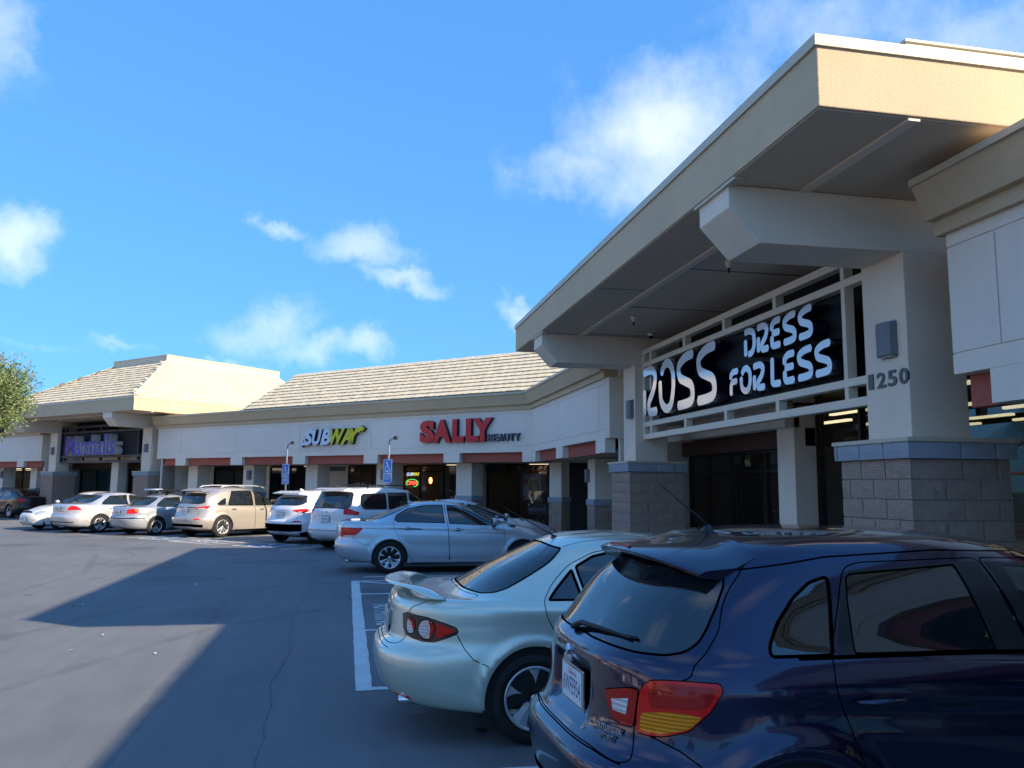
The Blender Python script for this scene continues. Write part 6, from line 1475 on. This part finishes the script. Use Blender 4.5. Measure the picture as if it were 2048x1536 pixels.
# ---------------- blue silver sedan
def blue_car():
    L, W = CARSPEC['blue'][:2]; (x, y), rot = PLACE['blue']
    R = thing('parked_car', 'blue silver sedan with tinted windows parked beyond the striped bay', 'car', (x, y, 0), math.radians(rot), 'cars parked in front of the near store')
    PT = car_paint('blue_silver_paint', (.50, .56, .62), .5, .30, .16)
    b = CarBody(make_shape('blue'), 120, 58); f = b.feat
    near = lambda name, P, mat, **k: f(name, P, 'near', mat, r=k.pop('r', .0), **k)
    f('trunk_lid', [(-.02, .70), (.36, .70), (.44, .73), (.50, .86), (.60, .97), (.66, 1.04), (.60, 1.075), (-.02, 1.08)], 'rear', r=.03, sym='both', trim=[G2])
    f('rear_window', [(-.02, 1.095), (.55, 1.09), (.63, 1.10), (.60, 1.20), (.50, 1.36), (.46, 1.385), (-.02, 1.395)], 'rear', GL_DARK, r=.03, sym='both', trim=[(.016, .0015, TRIM, 0)])
    f('door#r', [(1.19, 1.09), (1.22, 1.20), (1.45, 1.34), (1.75, 1.405), (2.25, 1.422), (2.32, 1.0), (2.365, .24), (1.62, .24), (1.50, .40), (1.36, .62), (1.25, .86), (1.19, 1.0)], 'side', r=.05, trim=[G2])
    f('door#f', [(2.258, 1.422), (2.65, 1.408), (3.0, 1.29), (3.46, 1.02), (3.52, .95), (3.54, .7), (3.52, .24), (2.373, .24), (2.328, 1.0)], 'side', r=.05, trim=[G2])
    f('window#r', [(1.235, 1.07), (1.222, 1.12), (1.275, 1.20), (1.50, 1.325), (1.80, 1.382), (2.215, 1.397), (2.265, 1.03), (1.275, 1.052)], 'side', GL_DARK, r=.02, off=-.003, trim=[(.016, .0015, CHROME, 0)], parent='door#r')
    f('window#f', [(2.315, 1.397), (2.66, 1.38), (2.95, 1.29), (3.25, 1.12), (3.44, .995), (3.43, .975), (2.365, 1.018)], 'side', GL_DARK, r=.015, off=-.003, trim=[(.016, .0015, CHROME, 0)], parent='door#f')
    near('tail_light', [(.125, .52, .915), (.147, .569, .925), (.30, .76, .927), (.572, .874, .928), (.50, .855, .84), (.39, .815, .76), (.30, .78, .735), (.142, .574, .735), (.115, .52, .76)], REDL, off=.003, trim=[(.008, .001, BLACKP, 0)], step=.03)
    near('clear_lens', [(.20, .68, .775), (.42, .83, .785), (.37, .815, .745), (.29, .77, .735), (.17, .62, .738)], CLR, off=.0045, skirt=0, parent='tail_light', step=.03)
    nose_parts(b, R, L, .60)
    f('windscreen', [(-.02, 1.03), (.62, 1.01), (.72, 1.03), (.54, 1.32), (.48, 1.36), (-.02, 1.37)], 'front', GL_MID, r=.03, sym='both', trim=[(.02, .001, TRIM, 0)])
    for k, ax in enumerate((1.13, 3.93)): f('arch#%d' % k, arch_poly(ax, .33, .372, .05), 'side', drop=True, r=0)
    b.build(R, PT)
    mb = MB(); nr = []
    for sd in (1, -1):
        for pts, md, w, mt, o in (([(.36, .745), (.45, .66), (.60, .60), (.76, .570)], 'side', .006, 0, .0008), ([(.60, .925), (1.3, .90), (2.3, .875), (3.7, .80)], 'side', .006, 0, .0006), ([(1.55, .215), (3.5, .215)], 'side', .02, 1, .002)):
            b.ribbon(mb, nr, b.outline(pts, md, 0, False, .03), w, o, mt, False, 0, sd < 0)
        b.ribbon(mb, nr, b.outline([(0.0, .69), (.3, .688), (.42, .69)], 'rear', 0, False, .03), .006, .0009, 0, False, 0, sd < 0)
    me = mb.mesh('body_seam', [BLACKP, TRIM]); me.normals_split_custom_set_from_vertices(nr); link('body_seam', me, R)
    a = b.on((1.62, .0), 'top')[0]; MB().prism([(a.x - .09, a.z), (a.x + .06, a.z), (a.x - .06, a.z + .045), (a.x - .09, a.z + .045)], -.02, .02, 'y').obj('antenna_fin', PT, R, bevel=.008, fix=True)
    ex = MB(); ex.lathe([(.028, .0), (.032, .004), (.032, .16), (.024, .16), (.024, .01)], 18, 'x', (.24, -.58, .25)); ex.obj('exhaust_tip', CHROME, R, fix=True)
    plate(R, b, .84, '6KLD302', script='California')
    for sd in (-1, 1):
        handle(R, b, 1.48, .93, sd, CHROME if False else PT, .24); handle(R, b, 2.53, .90, sd, PT, .24); mirror_obj(R, b, 3.30, .98, sd, PT)
    finish_wheels(R, L, W, (1.13, 3.93), .33, .222, .21, dict(n=8, w0=.03, w1=.105, wm=.062, hub=.06, mid=.6, lug_between=1), 'blue_wheel')
    undertray(R, L, W); cabin(R, L, 1.0, (1.85, 2.65)); return R
blue_car()

# ---------------- cars that show smaller: one builder, their own shapes
def small_car(key, label, loc, rot, kind, L, W, kw, paint, glass, axles, Rw, rim, wstyle, P, group, disp=None, seatm=SEATM, nu=84, nv=44):
    H = kw['H']; bl = kw.get('belt', 1.0); wa = W / 2
    ds = disp if disp is not None else [flare(axles[0], Rw, Rw + .04, .014, .045, wa), flare(axles[1], Rw, Rw + .04, .014, .045, wa)]
    CARSPEC[key] = (L, W, kind, kw, ds); sh = make_shape(key); R = thing('parked_car', label, 'car', loc, rot, group)
    b = CarBody(sh, nu, nv); f = b.feat; xB = P.get('xB', (axles[0] + axles[1]) / 2 - .22); xg1 = kw['xg1']; A = L - kw.get('xw0', 1.2); Bt = L - kw.get('xw1', 2.05)
    zt = H - P.get('ztop', .105); q0 = P.get('q0', axles[0] + .14); q1 = P.get('q1', xg1 + .22); tr = P.get('trim', TRIM)
    for nm, pts in (('trunk_lid' if kind == 'sedan' else 'tailgate', P['lid']),): f(nm, pts, 'rear', r=.03, sym='both', trim=[G2])
    f('rear_window', P['rg'], 'rear', P.get('rgm', glass), r=.03, off=-.002, sym='both', trim=[(.02, .0015, TRIM, 0)])
    dr = P.get('dr', [(q0 - .06, bl + .02), (q1 - .05, zt + .012), (xB - .0, zt + .02), (xB, .25), (axles[0] + .52, .25), (axles[0] + .40, .42), (axles[0] + .22, .66), (q0 - .07, bl - .12)])
    f('door#r', dr, 'side', r=.06, trim=[G2])
    f('door#f', [(xB + .008, zt + .02), (Bt - .22, zt + .01), ((Bt + A) / 2, (zt + bl) / 2 + .08), (A - .12, bl + .04), (A - .06, bl - .1), (A - .08, .6), (axles[1] - .50, .25), (xB + .008, .25)], 'side', r=.06, trim=[G2])
    f('window#r', P.get('wr', [(q0, bl + .035), (q0 + .03, bl + .10), (q1, zt - .02), (xB - .05, zt), (xB - .04, bl + .02)]), 'side', P.get('rgm', glass), r=.03, off=-.003, trim=[(.018, .0015, tr, 0)], parent='door#r')
    f('window#f', [(xB + .05, bl + .02), (xB + .05, zt), (Bt - .25, zt - .02), ((Bt + A) / 2 - .05, (zt + bl) / 2 + .045), (A - .24, bl + .05), (A - .22, bl + .012)], 'side', glass, r=.03, off=-.003, trim=[(.018, .0015, tr, 0)], parent='door#f')
    if 'qw' in P: f('quarter_window', P['qw'], 'side', P.get('rgm', glass), r=.03, off=-.003, trim=[(.018, .0015, tr, 0)])
    for k, (nm, mode, pts, mt) in enumerate(P.get('lamps', [])): f('%s#%d' % (nm, k), pts, mode, mt, r=.02, off=.003 + .001 * (nm not in ('tail_light', 'headlight')), trim=[(.007, .001, BLACKP, 0)] if nm in ('tail_light', 'headlight') else None)
    if P.get('nose', True): nose_parts(b, R, L, P.get('nz', .60))
    f('windscreen', P.get('ws', [(-.02, bl + .02), (.62, bl + .0), (.70, bl + .02), (.54, H - .17), (.48, H - .125), (-.02, H - .115)]), 'front', glass, r=.03, sym='both', trim=[(.02, .001, TRIM, 0)])
    for k, ax in enumerate(axles): f('arch#%d' % k, arch_poly(ax, Rw, Rw + .042, .05), 'side', drop=True, r=0)
    b.build(R, paint)
    mb = MB(); nr = []
    for pts, md, w, mt, o in P.get('lines', []):
        for sd in (1, -1): b.ribbon(mb, nr, b.outline(pts, md, 0, False, .04), w, o, mt, False, 0, sd < 0)
    for sd in (1, -1): b.ribbon(mb, nr, b.outline([(axles[0] + .5, .235), (axles[1] - .5, .235)], 'side', 0, False, .05), .04, .002, 1, False, 0, sd < 0)
    me = mb.mesh('body_seam', [BLACKP, TRIM, CHROME, paint]); me.normals_split_custom_set_from_vertices(nr); link('body_seam', me, R)
    for sd in (-1, 1):
        handle(R, b, P.get('h1', axles[0] + .42), bl - .10, sd, P.get('hm', paint), .2, cup=False); handle(R, b, xB + .28, bl - .12, sd, P.get('hm', paint), .2, cup=False); mirror_obj(R, b, A - .32, bl - .01, sd, paint, .82)
    if P.get('plate'): plate(R, b, P['plate'][0], P['plate'][1], frame=P.get('pf', CHROME))
    finish_wheels(R, L, W, axles, Rw, rim, .21, wstyle, key + '_wheel'); undertray(R, L, W); cabin(R, L, bl, (axles[0] + .72, xB + .32), seatm)
    return R, b
FARG = 'cars parked in front of the far wing'
def at2(a, o): p = F2(a, o); return (p.x, p.y, 0)
HEAD_IN = math.radians(135); HEAD_OUT = math.radians(-45)
WHITE = car_paint('white_paint', (.72, .73, .74), 0.0, .35, .02); WHITE2 = car_paint('pearl_white_paint', (.68, .68, .66), .0, .35, .03)
SILV = car_paint('silver_paint', (.60, .60, .62), .5, .3, .15); SILV2 = car_paint('grey_silver_paint', (.44, .46, .49), .5, .3, .15); CHAM = car_paint('champagne_paint', (.50, .45, .39), .5, .32, .15)
BLK = car_paint('black_paint', (.006, .006, .007), .0, .3, .1, .5); PALE = car_paint('pale_silver_paint', (.60, .64, .68), .5, .3, .12)
# white minivan
L = 5.085; R_, b_ = small_car('van', 'white minivan with roof rails between the small white crossover and the blue silver sedan', at2(3.42, 5.36), HEAD_IN, 'hatch', L, 1.985,
 dict(H=1.75, zg=1.14, xg0=.14, xg1=.36, xw0=1.05, xw1=1.95, belt=1.08, bz=.62, roof_in=.20, xt=.09, zh=.90, gx=.24, Lr=.7), WHITE, GL_MID, (1.02, 4.05), .345, .222, dict(n=7, w0=.06, w1=.06, wm=.045),
 dict(xB=2.55, ztop=.16, q0=1.15, q1=1.55, h1=2.2, rgm=GL_DARK, plate=(.86, '7KHM213'), pf=TRIM,
  lid=[(-.02, .56), (.62, .56), (.70, .60), (.71, .80), (.70, 1.05), (.73, 1.25), (.66, 1.60), (.55, 1.66), (-.02, 1.67)],
  rg=[(-.02, 1.165), (.50, 1.155), (.62, 1.15), (.70, 1.19), (.715, 1.26), (.655, 1.56), (.60, 1.60), (-.02, 1.61)],
  dr=[(1.62, 1.14), (1.62, 1.60), (2.55, 1.61), (2.55, .26), (1.62, .26)], wr=[(1.66, 1.12), (1.68, 1.575), (2.50, 1.585), (2.51, 1.11)],
  qw=[(.62, 1.16), (.56, 1.30), (.62, 1.50), (.70, 1.555), (1.58, 1.575), (1.58, 1.125), (.70, 1.125)],
  lamps=[('tail_light', 'near', [(.12, .60, 1.18), (.14, .70, 1.21), (.22, .80, 1.17), (.36, .88, 1.09), (.46, .92, 1.075), (.44, .92, .99), (.30, .88, .965), (.14, .72, .965), (.11, .62, 1.0)], REDL), ('clear_lens', 'near', [(.12, .62, .995), (.30, .87, .985), (.43, .918, .995), (.42, .917, .975), (.28, .87, .965), (.13, .70, .965)], CLR)],
  lines=[([(1.0, 1.10), (1.6, 1.10), (2.5, 1.09), (3.7, 1.06)], 'side', .006, 0, .0008), ([(0, .545), (.5, .545), (.68, .56)], 'rear', .01, 0, .001), ([(.58, .40), (.70, .40)], 'rear', .03, 0, .001)]), FARG)
rl = MB()
for sd in (1, -1): rl.tube([(1.0, sd * .64, 1.70), (1.12, sd * .64, 1.775), (1.6, sd * .65, 1.80), (2.6, sd * .64, 1.80), (3.0, sd * .62, 1.765), (3.1, sd * .61, 1.70)], .018, 7)
for xx in (1.35, 2.35): rl.box(xx - .03, xx + .03, -.64, .64, 1.795, 1.815)
rl.obj('roof_rack', TRIM, R_); MB().prism([(.16, 1.655), (.40, 1.70), (.40, 1.72), (.14, 1.67)], -.60, .60, 'y').obj('spoiler', WHITE, R_, bevel=.008, fix=True)
MB().lathe([(.045, 0), (.05, .004), (.04, .006)], 20, 'x', (b_.on((.0, 1.02), 'rear')[0].x - .008, 0, 1.03)).obj('emblem', CHROME, R_)
# small white crossover
L = 4.475; R_, b_ = small_car('suv_white', 'small white crossover with black lower bumper left of the white minivan', at2(6.32, 4.52), HEAD_IN, 'hatch', L, 1.85,
 dict(H=1.64, zg=1.16, xg0=.22, xg1=.62, xw0=1.05, xw1=1.75, belt=1.07, bz=.68, roof_in=.24, xt=.12, zh=.90), WHITE, GL_MID, (.86, 3.53), .345, .222, dict(n=5, w0=.09, w1=.07, wm=.05),
 dict(xB=2.10, ztop=.13, q0=1.02, q1=1.15, rgm=GL_DARK, plate=(.87, '8BXD471'), pf=TRIM,
  lid=[(-.02, .66), (.60, .66), (.64, .72), (.64, .95), (.74, 1.10), (.70, 1.30), (.62, 1.47), (-.02, 1.50)],
  rg=[(-.02, 1.17), (.52, 1.165), (.66, 1.20), (.71, 1.27), (.62, 1.43), (.56, 1.46), (-.02, 1.475)],
  qw=[(.74, 1.22), (.95, 1.32), (1.06, 1.35), (1.0, 1.12), (.86, 1.13)],
  lamps=[('tail_light', 'near', [(.16, .46, 1.02), (.24, .70, 1.08), (.42, .83, 1.09), (.52, .87, 1.05), (.46, .85, .985), (.30, .78, .94), (.20, .62, .96)], REDL), ('clear_lens', 'near', [(.22, .66, .99), (.30, .77, .99), (.29, .76, .955), (.22, .66, .96)], CLR), ('reflector', 'rear', [(.55, .66), (.80, .67), (.76, .71), (.60, .71)], REDL)],
  lines=[([(0, .50), (.5, .50), (.80, .50)], 'rear', .22, 1, .003), ([(.3, .30), (.46, .32)], 'side', .16, 1, .003), ([(0, .39), (.5, .39), (.6, .40)], 'rear', .03, 2, .005)]), FARG)
MB().prism([(.30, 1.50), (.60, 1.575), (.60, 1.60), (.27, 1.53)], -.60, .60, 'y').obj('spoiler', WHITE, R_, bevel=.008, fix=True)
a = b_.on((.95, 0), 'top')[0]; MB().prism([(a.x - .09, a.z), (a.x + .07, a.z), (a.x - .05, a.z + .06), (a.x - .09, a.z + .06)], -.02, .02, 'y').obj('antenna_fin', WHITE, R_, bevel=.006, fix=True)
rb = b_.on((.52, 1.03), 'rear', .003)[0]; mb = MB(); mb.tube([(rb.x - .003, .50, .96), (rb.x - .003, .47, 1.06), (rb.x - .003, .485, 1.085), (rb.x - .003, .50, 1.06), (rb.x - .003, .47, .96)], .006, 5); mb.obj('ribbon_sticker', BLACKP, R_)
# champagne crossover
L = 4.77; R_, b_ = small_car('suv_gold', 'champagne crossover with silver roof rails parked left of the small white crossover', at2(10.90, 4.72), HEAD_IN, 'hatch', L, 1.885,
 dict(H=1.69, zg=1.12, xg0=.22, xg1=.72, xw0=1.15, xw1=1.95, belt=1.05, bz=.66, roof_in=.25, xt=.14, zh=.90), CHAM, GL_MID, (.99, 3.73), .36, .235, dict(n=10, w0=.03, w1=.035, wm=.022),
 dict(xB=2.30, ztop=.12, q0=1.20, q1=1.42, rgm=GL_DARK, seat=1, plate=(.87, '6PYV530'), hm=CHROME,
  lid=[(-.02, .68), (.58, .68), (.63, .74), (.66, 1.0), (.72, 1.10), (.66, 1.30), (.55, 1.50), (-.02, 1.54)],
  rg=[(-.02, 1.14), (.55, 1.13), (.66, 1.15), (.68, 1.20), (.58, 1.42), (.52, 1.46), (-.02, 1.48)],
  qw=[(.78, 1.12), (.98, 1.25), (1.14, 1.32), (1.12, 1.10), (.84, 1.095)],
  lamps=[('tail_light', 'near', [(.16, .50, 1.0), (.22, .68, 1.06), (.34, .80, 1.085), (.52, .87, 1.08), (.50, .865, 1.03), (.36, .82, .965), (.22, .66, .955), (.17, .52, .965)], REDL), ('clear_lens', 'near', [(.18, .56, .985), (.36, .81, 1.0), (.34, .81, .965), (.20, .62, .955)], CLR), ('reflector', 'rear', [(.58, .60), (.78, .61), (.74, .655), (.64, .655)], REDL)],
  lines=[([(0, .42), (.5, .42), (.8, .40)], 'rear', .10, 1, .003), ([(.1, 1.01), (.50, 1.0)], 'rear', .02, 2, .004), ([(.82, 1.075), (1.6, 1.065), (2.6, 1.05), (3.3, 1.04)], 'side', .012, 2, .002)]), FARG, seatm=SEATB)
rl = MB()
for sd in (1, -1): rl.tube([(1.05, sd * .58, 1.655), (1.18, sd * .585, 1.715), (1.6, sd * .59, 1.745), (2.5, sd * .58, 1.735), (2.85, sd * .56, 1.69), (2.95, sd * .55, 1.64)], .022, 8)
rl.obj('roof_rail', SILW, R_); MB().prism([(.36, 1.53), (.70, 1.615), (.70, 1.64), (.32, 1.56)], -.60, .60, 'y').obj('spoiler', CHAM, R_, bevel=.008, fix=True)
# grey sedan with rack
L = 4.47; R_, b_ = small_car('grey_sedan', 'grey silver sedan with a loaded roof rack left of the champagne crossover', at2(13.45, 5.5), HEAD_IN, 'sedan', L, 1.74,
 dict(H=1.415, zd=.985, xg0=.58, xg1=1.28, xw0=1.35, xw1=2.05, belt=.95, xd=.09, roof_in=.27), SILV2, GL_MID, (1.01, 3.735), .315, .205, dict(n=7, w0=.05, w1=.07, wm=.05),
 dict(xB=2.05, q0=1.05, q1=1.42, plate=(.78, '4TRS906'), hm=PLATEW and SILV2,
  lid=[(-.02, .68), (.44, .68), (.48, .74), (.50, .92), (.62, .97), (.60, 1.0), (-.02, 1.01)], rg=[(-.02, 1.03), (.52, 1.025), (.60, 1.03), (.50, 1.24), (.44, 1.29), (-.02, 1.30)],
  lamps=[('tail_light', 'near', [(.10, .48, .88), (.14, .60, .93), (.24, .72, .94), (.34, .79, .90), (.33, .79, .80), (.24, .74, .755), (.12, .58, .755), (.09, .48, .76)], REDL), ('indicator_lens', 'near', [(.22, .70, .93), (.33, .785, .90), (.32, .785, .82), (.24, .73, .85)], AMB)],
  lines=[([(.0, .60), (.5, .60), (.74, .60)], 'rear', .03, 0, .003), ([(.14, .61), (.55, .61)], 'side', .03, 0, .003)]), FARG)
rk_ = thing('roof_rack', 'roof rack bars and clamps on the grey silver sedan', 'rack', at2(13.45, 5.5), HEAD_IN)
m = MB()
for xx in (1.55, 2.25):
    m.box(xx - .03, xx + .03, -.72, .72, 1.505, 1.53)
    for sd in (1, -1): m.prism([(xx - .05, 1.385), (xx + .05, 1.385), (xx + .035, 1.51), (xx - .035, 1.51)], sd * .50 - .03, sd * .50 + .03, 'y')
m.obj('bars', TRIM, rk_)
MB().box(1.40, 2.60, -.50, -.22, 1.532, 1.58).obj('ski_carrier', TRIM, rk_, bevel=.01)
pl_ = thing('rack_tube', 'pale tube strapped across the roof rack of the grey silver sedan', 'tube', at2(13.45, 5.5), HEAD_IN)
MB().tube([(1.52, .80, 1.565), (1.50, -.30, 1.565)], .032, 12).obj('tube', PLATEW, pl_)
# silver sedan with diamond lamps
L = 4.86; R_, b_ = small_car('silver_sedan', 'silver sedan with triangular red tail lights right of the white front facing sedan', at2(16.2, 6.1), HEAD_IN, 'sedan', L, 1.82,
 dict(H=1.45, zd=1.03, xg0=.66, xg1=1.42, xw0=1.2, xw1=2.05, belt=.98, xd=.08, roof_in=.27), SILV, GL_MID, (1.12, 3.86), .325, .21, dict(n=5, w0=.10, w1=.06, wm=.05, double=.30), 
 dict(xB=2.25, q0=1.20, q1=1.58, plate=(.86, '5VGS418'),
  lid=[(-.02, .70), (.40, .70), (.56, .74), (.60, .92), (.66, 1.0), (.60, 1.05), (-.02, 1.06)], rg=[(-.02, 1.08), (.54, 1.07), (.62, 1.08), (.52, 1.28), (.46, 1.33), (-.02, 1.34)],
  lamps=[('tail_light', 'near', [(.10, .50, .83), (.11, .56, .93), (.16, .66, 1.0), (.26, .76, .97), (.44, .85, .86), (.44, .85, .835), (.28, .79, .83), (.14, .62, .825)], REDL)],
  lines=[([(0, .40), (.5, .40), (.74, .40)], 'rear', .03, 1, .003), ([(.0, .655), (.5, .66), (.7, .66)], 'rear', .007, 0, .001)]), FARG)
# white sedan parked nose out
L = 4.81; R_, b_ = small_car('white_sedan', 'white sedan parked nose out with oval headlights and small grille', at2(18.80, 1.15), HEAD_OUT, 'sedan', L, 1.80,
 dict(H=1.45, zd=.98, xg0=.70, xg1=1.45, xw0=1.32, xw1=2.10, belt=.96, zh=.70, hood=.93, roof_in=.27), WHITE2, GL_MID, (1.05, 3.85), .325, .21, dict(n=7, w0=.05, w1=.06, wm=.045),
 dict(xB=2.25, q0=1.18, q1=1.62, nose=False,
  lid=[(-.02, .68), (.50, .68), (.60, .8), (.64, .94), (-.02, .98)], rg=[(-.02, 1.03), (.54, 1.02), (.62, 1.03), (.52, 1.26), (.46, 1.31), (-.02, 1.32)],
  lamps=[('headlight', 'front', [(.42, .66), (.47, .60), (.56, .585), (.66, .605), (.71, .67), (.65, .725), (.54, .72)], HLG), ('fog_light', 'front', [(.46, .36), (.60, .36), (.60, .42), (.46, .42)], CLR), ('marker_light', 'near', [(4.35, .86, .50), (4.45, .84, .50), (4.45, .84, .52), (4.35, .86, .52)], REDL)],
  lines=[([(0, .28), (.5, .28)], 'front', .012, 0, .001)], ws=[(-.02, .985), (.62, .96), (.70, .98), (.54, 1.28), (.48, 1.325), (-.02, 1.335)]), FARG)
px_, _ = b_.on((.0, .66), 'front', .004); g = MB(); 
g.prism([(.34 * math.cos(t) * (1 if abs(math.cos(t)) < .9 else 1), .665 + .065 * math.sin(t)) for t in np.linspace(0, 2 * PI, 25)[:-1]], px_.x - .03, px_.x + .004, 'x'); g.obj('grille', BLACKP, R_, fix=True)
g = MB(); g.tube([(px_.x + .006 - .06 * math.cos(t) ** 2 * .3, .345 * math.cos(t), .665 + .07 * math.sin(t)) for t in np.linspace(0, 2 * PI, 29)], .009, 6); g.obj('grille_ring', CHROME, R_)
g = MB(); g.box(px_.x - .02, px_.x + .02, -.44, .44, .36, .44); g.obj('air_intake', BLACKP, R_); plate(R_, b_, .43, '3SAM557', mode='front')
# black sedan at the left edge
L = 4.85; R_, b_ = small_car('black_sedan', 'black sedan cut by the left edge with silver five spoke wheel', (F2(29.0, .45).x, F2(29.0, .45).y, 0), math.radians(225), 'sedan', L, 1.83,
 dict(H=1.45, zd=1.05, xg0=.60, xg1=1.40, xw0=1.2, xw1=2.05, belt=1.0, roof_in=.28), BLK, GL_DARK, (1.10, 3.88), .335, .225, dict(n=5, w0=.10, w1=.07, wm=.05, double=.32),
 dict(xB=2.25, q0=1.2, q1=1.6, lid=[(-.02, .70), (.50, .70), (.62, .85), (.66, 1.0), (-.02, 1.06)], rg=[(-.02, 1.09), (.54, 1.08), (.62, 1.09), (.52, 1.28), (.46, 1.33), (-.02, 1.34)],
  lamps=[('tail_light', 'near', [(.10, .55, .86), (.12, .62, .93), (.34, .80, .97), (.58, .88, .96), (.40, .84, .88), (.20, .72, .80)], REDL)]), FARG)
# pale silver car behind the blue silver sedan
L = 4.75; R_, b_ = small_car('pale_sedan', 'pale silver sedan whose windscreen and bonnet show behind the blue silver sedan', (-20.95, .62, 0), PI / 2, 'sedan', L, 1.82,
 dict(H=1.475, zd=1.03, xg0=.62, xg1=1.42, xw0=1.25, xw1=2.20, belt=1.0, zh=.74, hood=.98, roof_in=.28), PALE, GL_MID, (1.10, 3.80), .325, .21, dict(n=5, w0=.10, w1=.07, wm=.05), 
 dict(xB=2.2, q0=1.2, q1=1.6, lid=[(-.02, .70), (.50, .70), (.62, .85), (.66, 1.0), (-.02, 1.05)], rg=[(-.02, 1.08), (.54, 1.07), (.62, 1.08), (.52, 1.28), (.46, 1.33), (-.02, 1.34)], plate=(.84, '7FTE066'),
  lamps=[('tail_light', 'near', [(.10, .55, .86), (.12, .62, .93), (.30, .78, .94), (.34, .80, .86), (.20, .72, .80)], REDL)], lines=[]), 'cars parked in front of the near store')

# ================================================================ ACROSS THE CAR PARK (seen only in reflections)
for i, (src, xx, yy, rr, lab) in enumerate((('champagne crossover', -17.5, -11.0, -92, 'champagne crossover parked across the lane behind the camera'), ('white minivan', -14.2, -16.2, 88, 'white minivan parked across the lane behind the camera'),
        ('silver sedan with tri', -10.8, -11.2, -88, 'silver sedan parked across the lane behind the camera'), ('blue silver sedan', -7.6, -16.0, 91, 'blue silver sedan parked across the lane behind the camera'),
        ('small white', -4.4, -11.1, -90, 'small white crossover parked across the lane behind the camera'), ('black sedan', -1.2, -16.1, 90, 'black sedan parked across the lane behind the camera'), ('grey silver', 2.2, -11.3, -91, 'grey silver sedan parked across the lane behind the camera'))):
    o = next(q for q in bpy.data.objects if q.name.startswith('parked_car') and q['label'].startswith(src))
    c = copy_tree(o); c.location = (xx, yy, 0); c.rotation_euler.z = math.radians(rr); c['label'] = lab; c['group'] = 'cars parked across the lane'
op = thing('bounce_building', 'long low cream store added behind the camera for reflections and bounced light', 'building', (0, -52, 0))  # made-up store, added for reflections and light bounced onto the shaded facade
MB().box(-70, 40, -14, 0, 0, 6.2).obj('wall', STU, op); MB().box(-70.3, 40.3, -14.3, .6, 6.2, 6.9).obj('cornice', TAN, op); MB().box(-70, 40, .6, 3.0, 3.4, 3.6).obj('canopy', RED, op)
for k in range(18):
    w_ = MB().box(-67 + k * 6, -63 + k * 6, .01, .06, .3, 2.9).obj('window', DKM, op); MB().box(-66.8 + k * 6, -63.2 + k * 6, .07, .08, .5, 2.7).obj('pane', GL_STORE, w_)

# ================================================================ TREES AND THE OPPOSITE SIDE OF THE LOT
tree('olive_tree', 'grey green olive tree reaching in from the left edge', (-24.2, -10.45, 0), 6.4, (1.9, 1.55, 1.25), 5, OLV, 150, 300, .10, .2, None, .46, .17)
spots = [(-30, -32), (-18, -36), (-5, -33), (9, -36), (22, -31), (-42, -40), (32, -22), (34, -6)]
labs = ['broad', 'tall', 'round', 'thin', 'low', 'wide', 'full', 'small']
for i, (tx, ty) in enumerate(spots):
    tree('shade_tree', '%s leafy tree across the car park behind the camera' % labs[i], (tx, ty, 0), 6 + (i % 3), (2.6, 2.6, 2.0), 20 + i, GRN, 26, 45, .30, .2, 'shade trees across the car park', 1.0, .3)
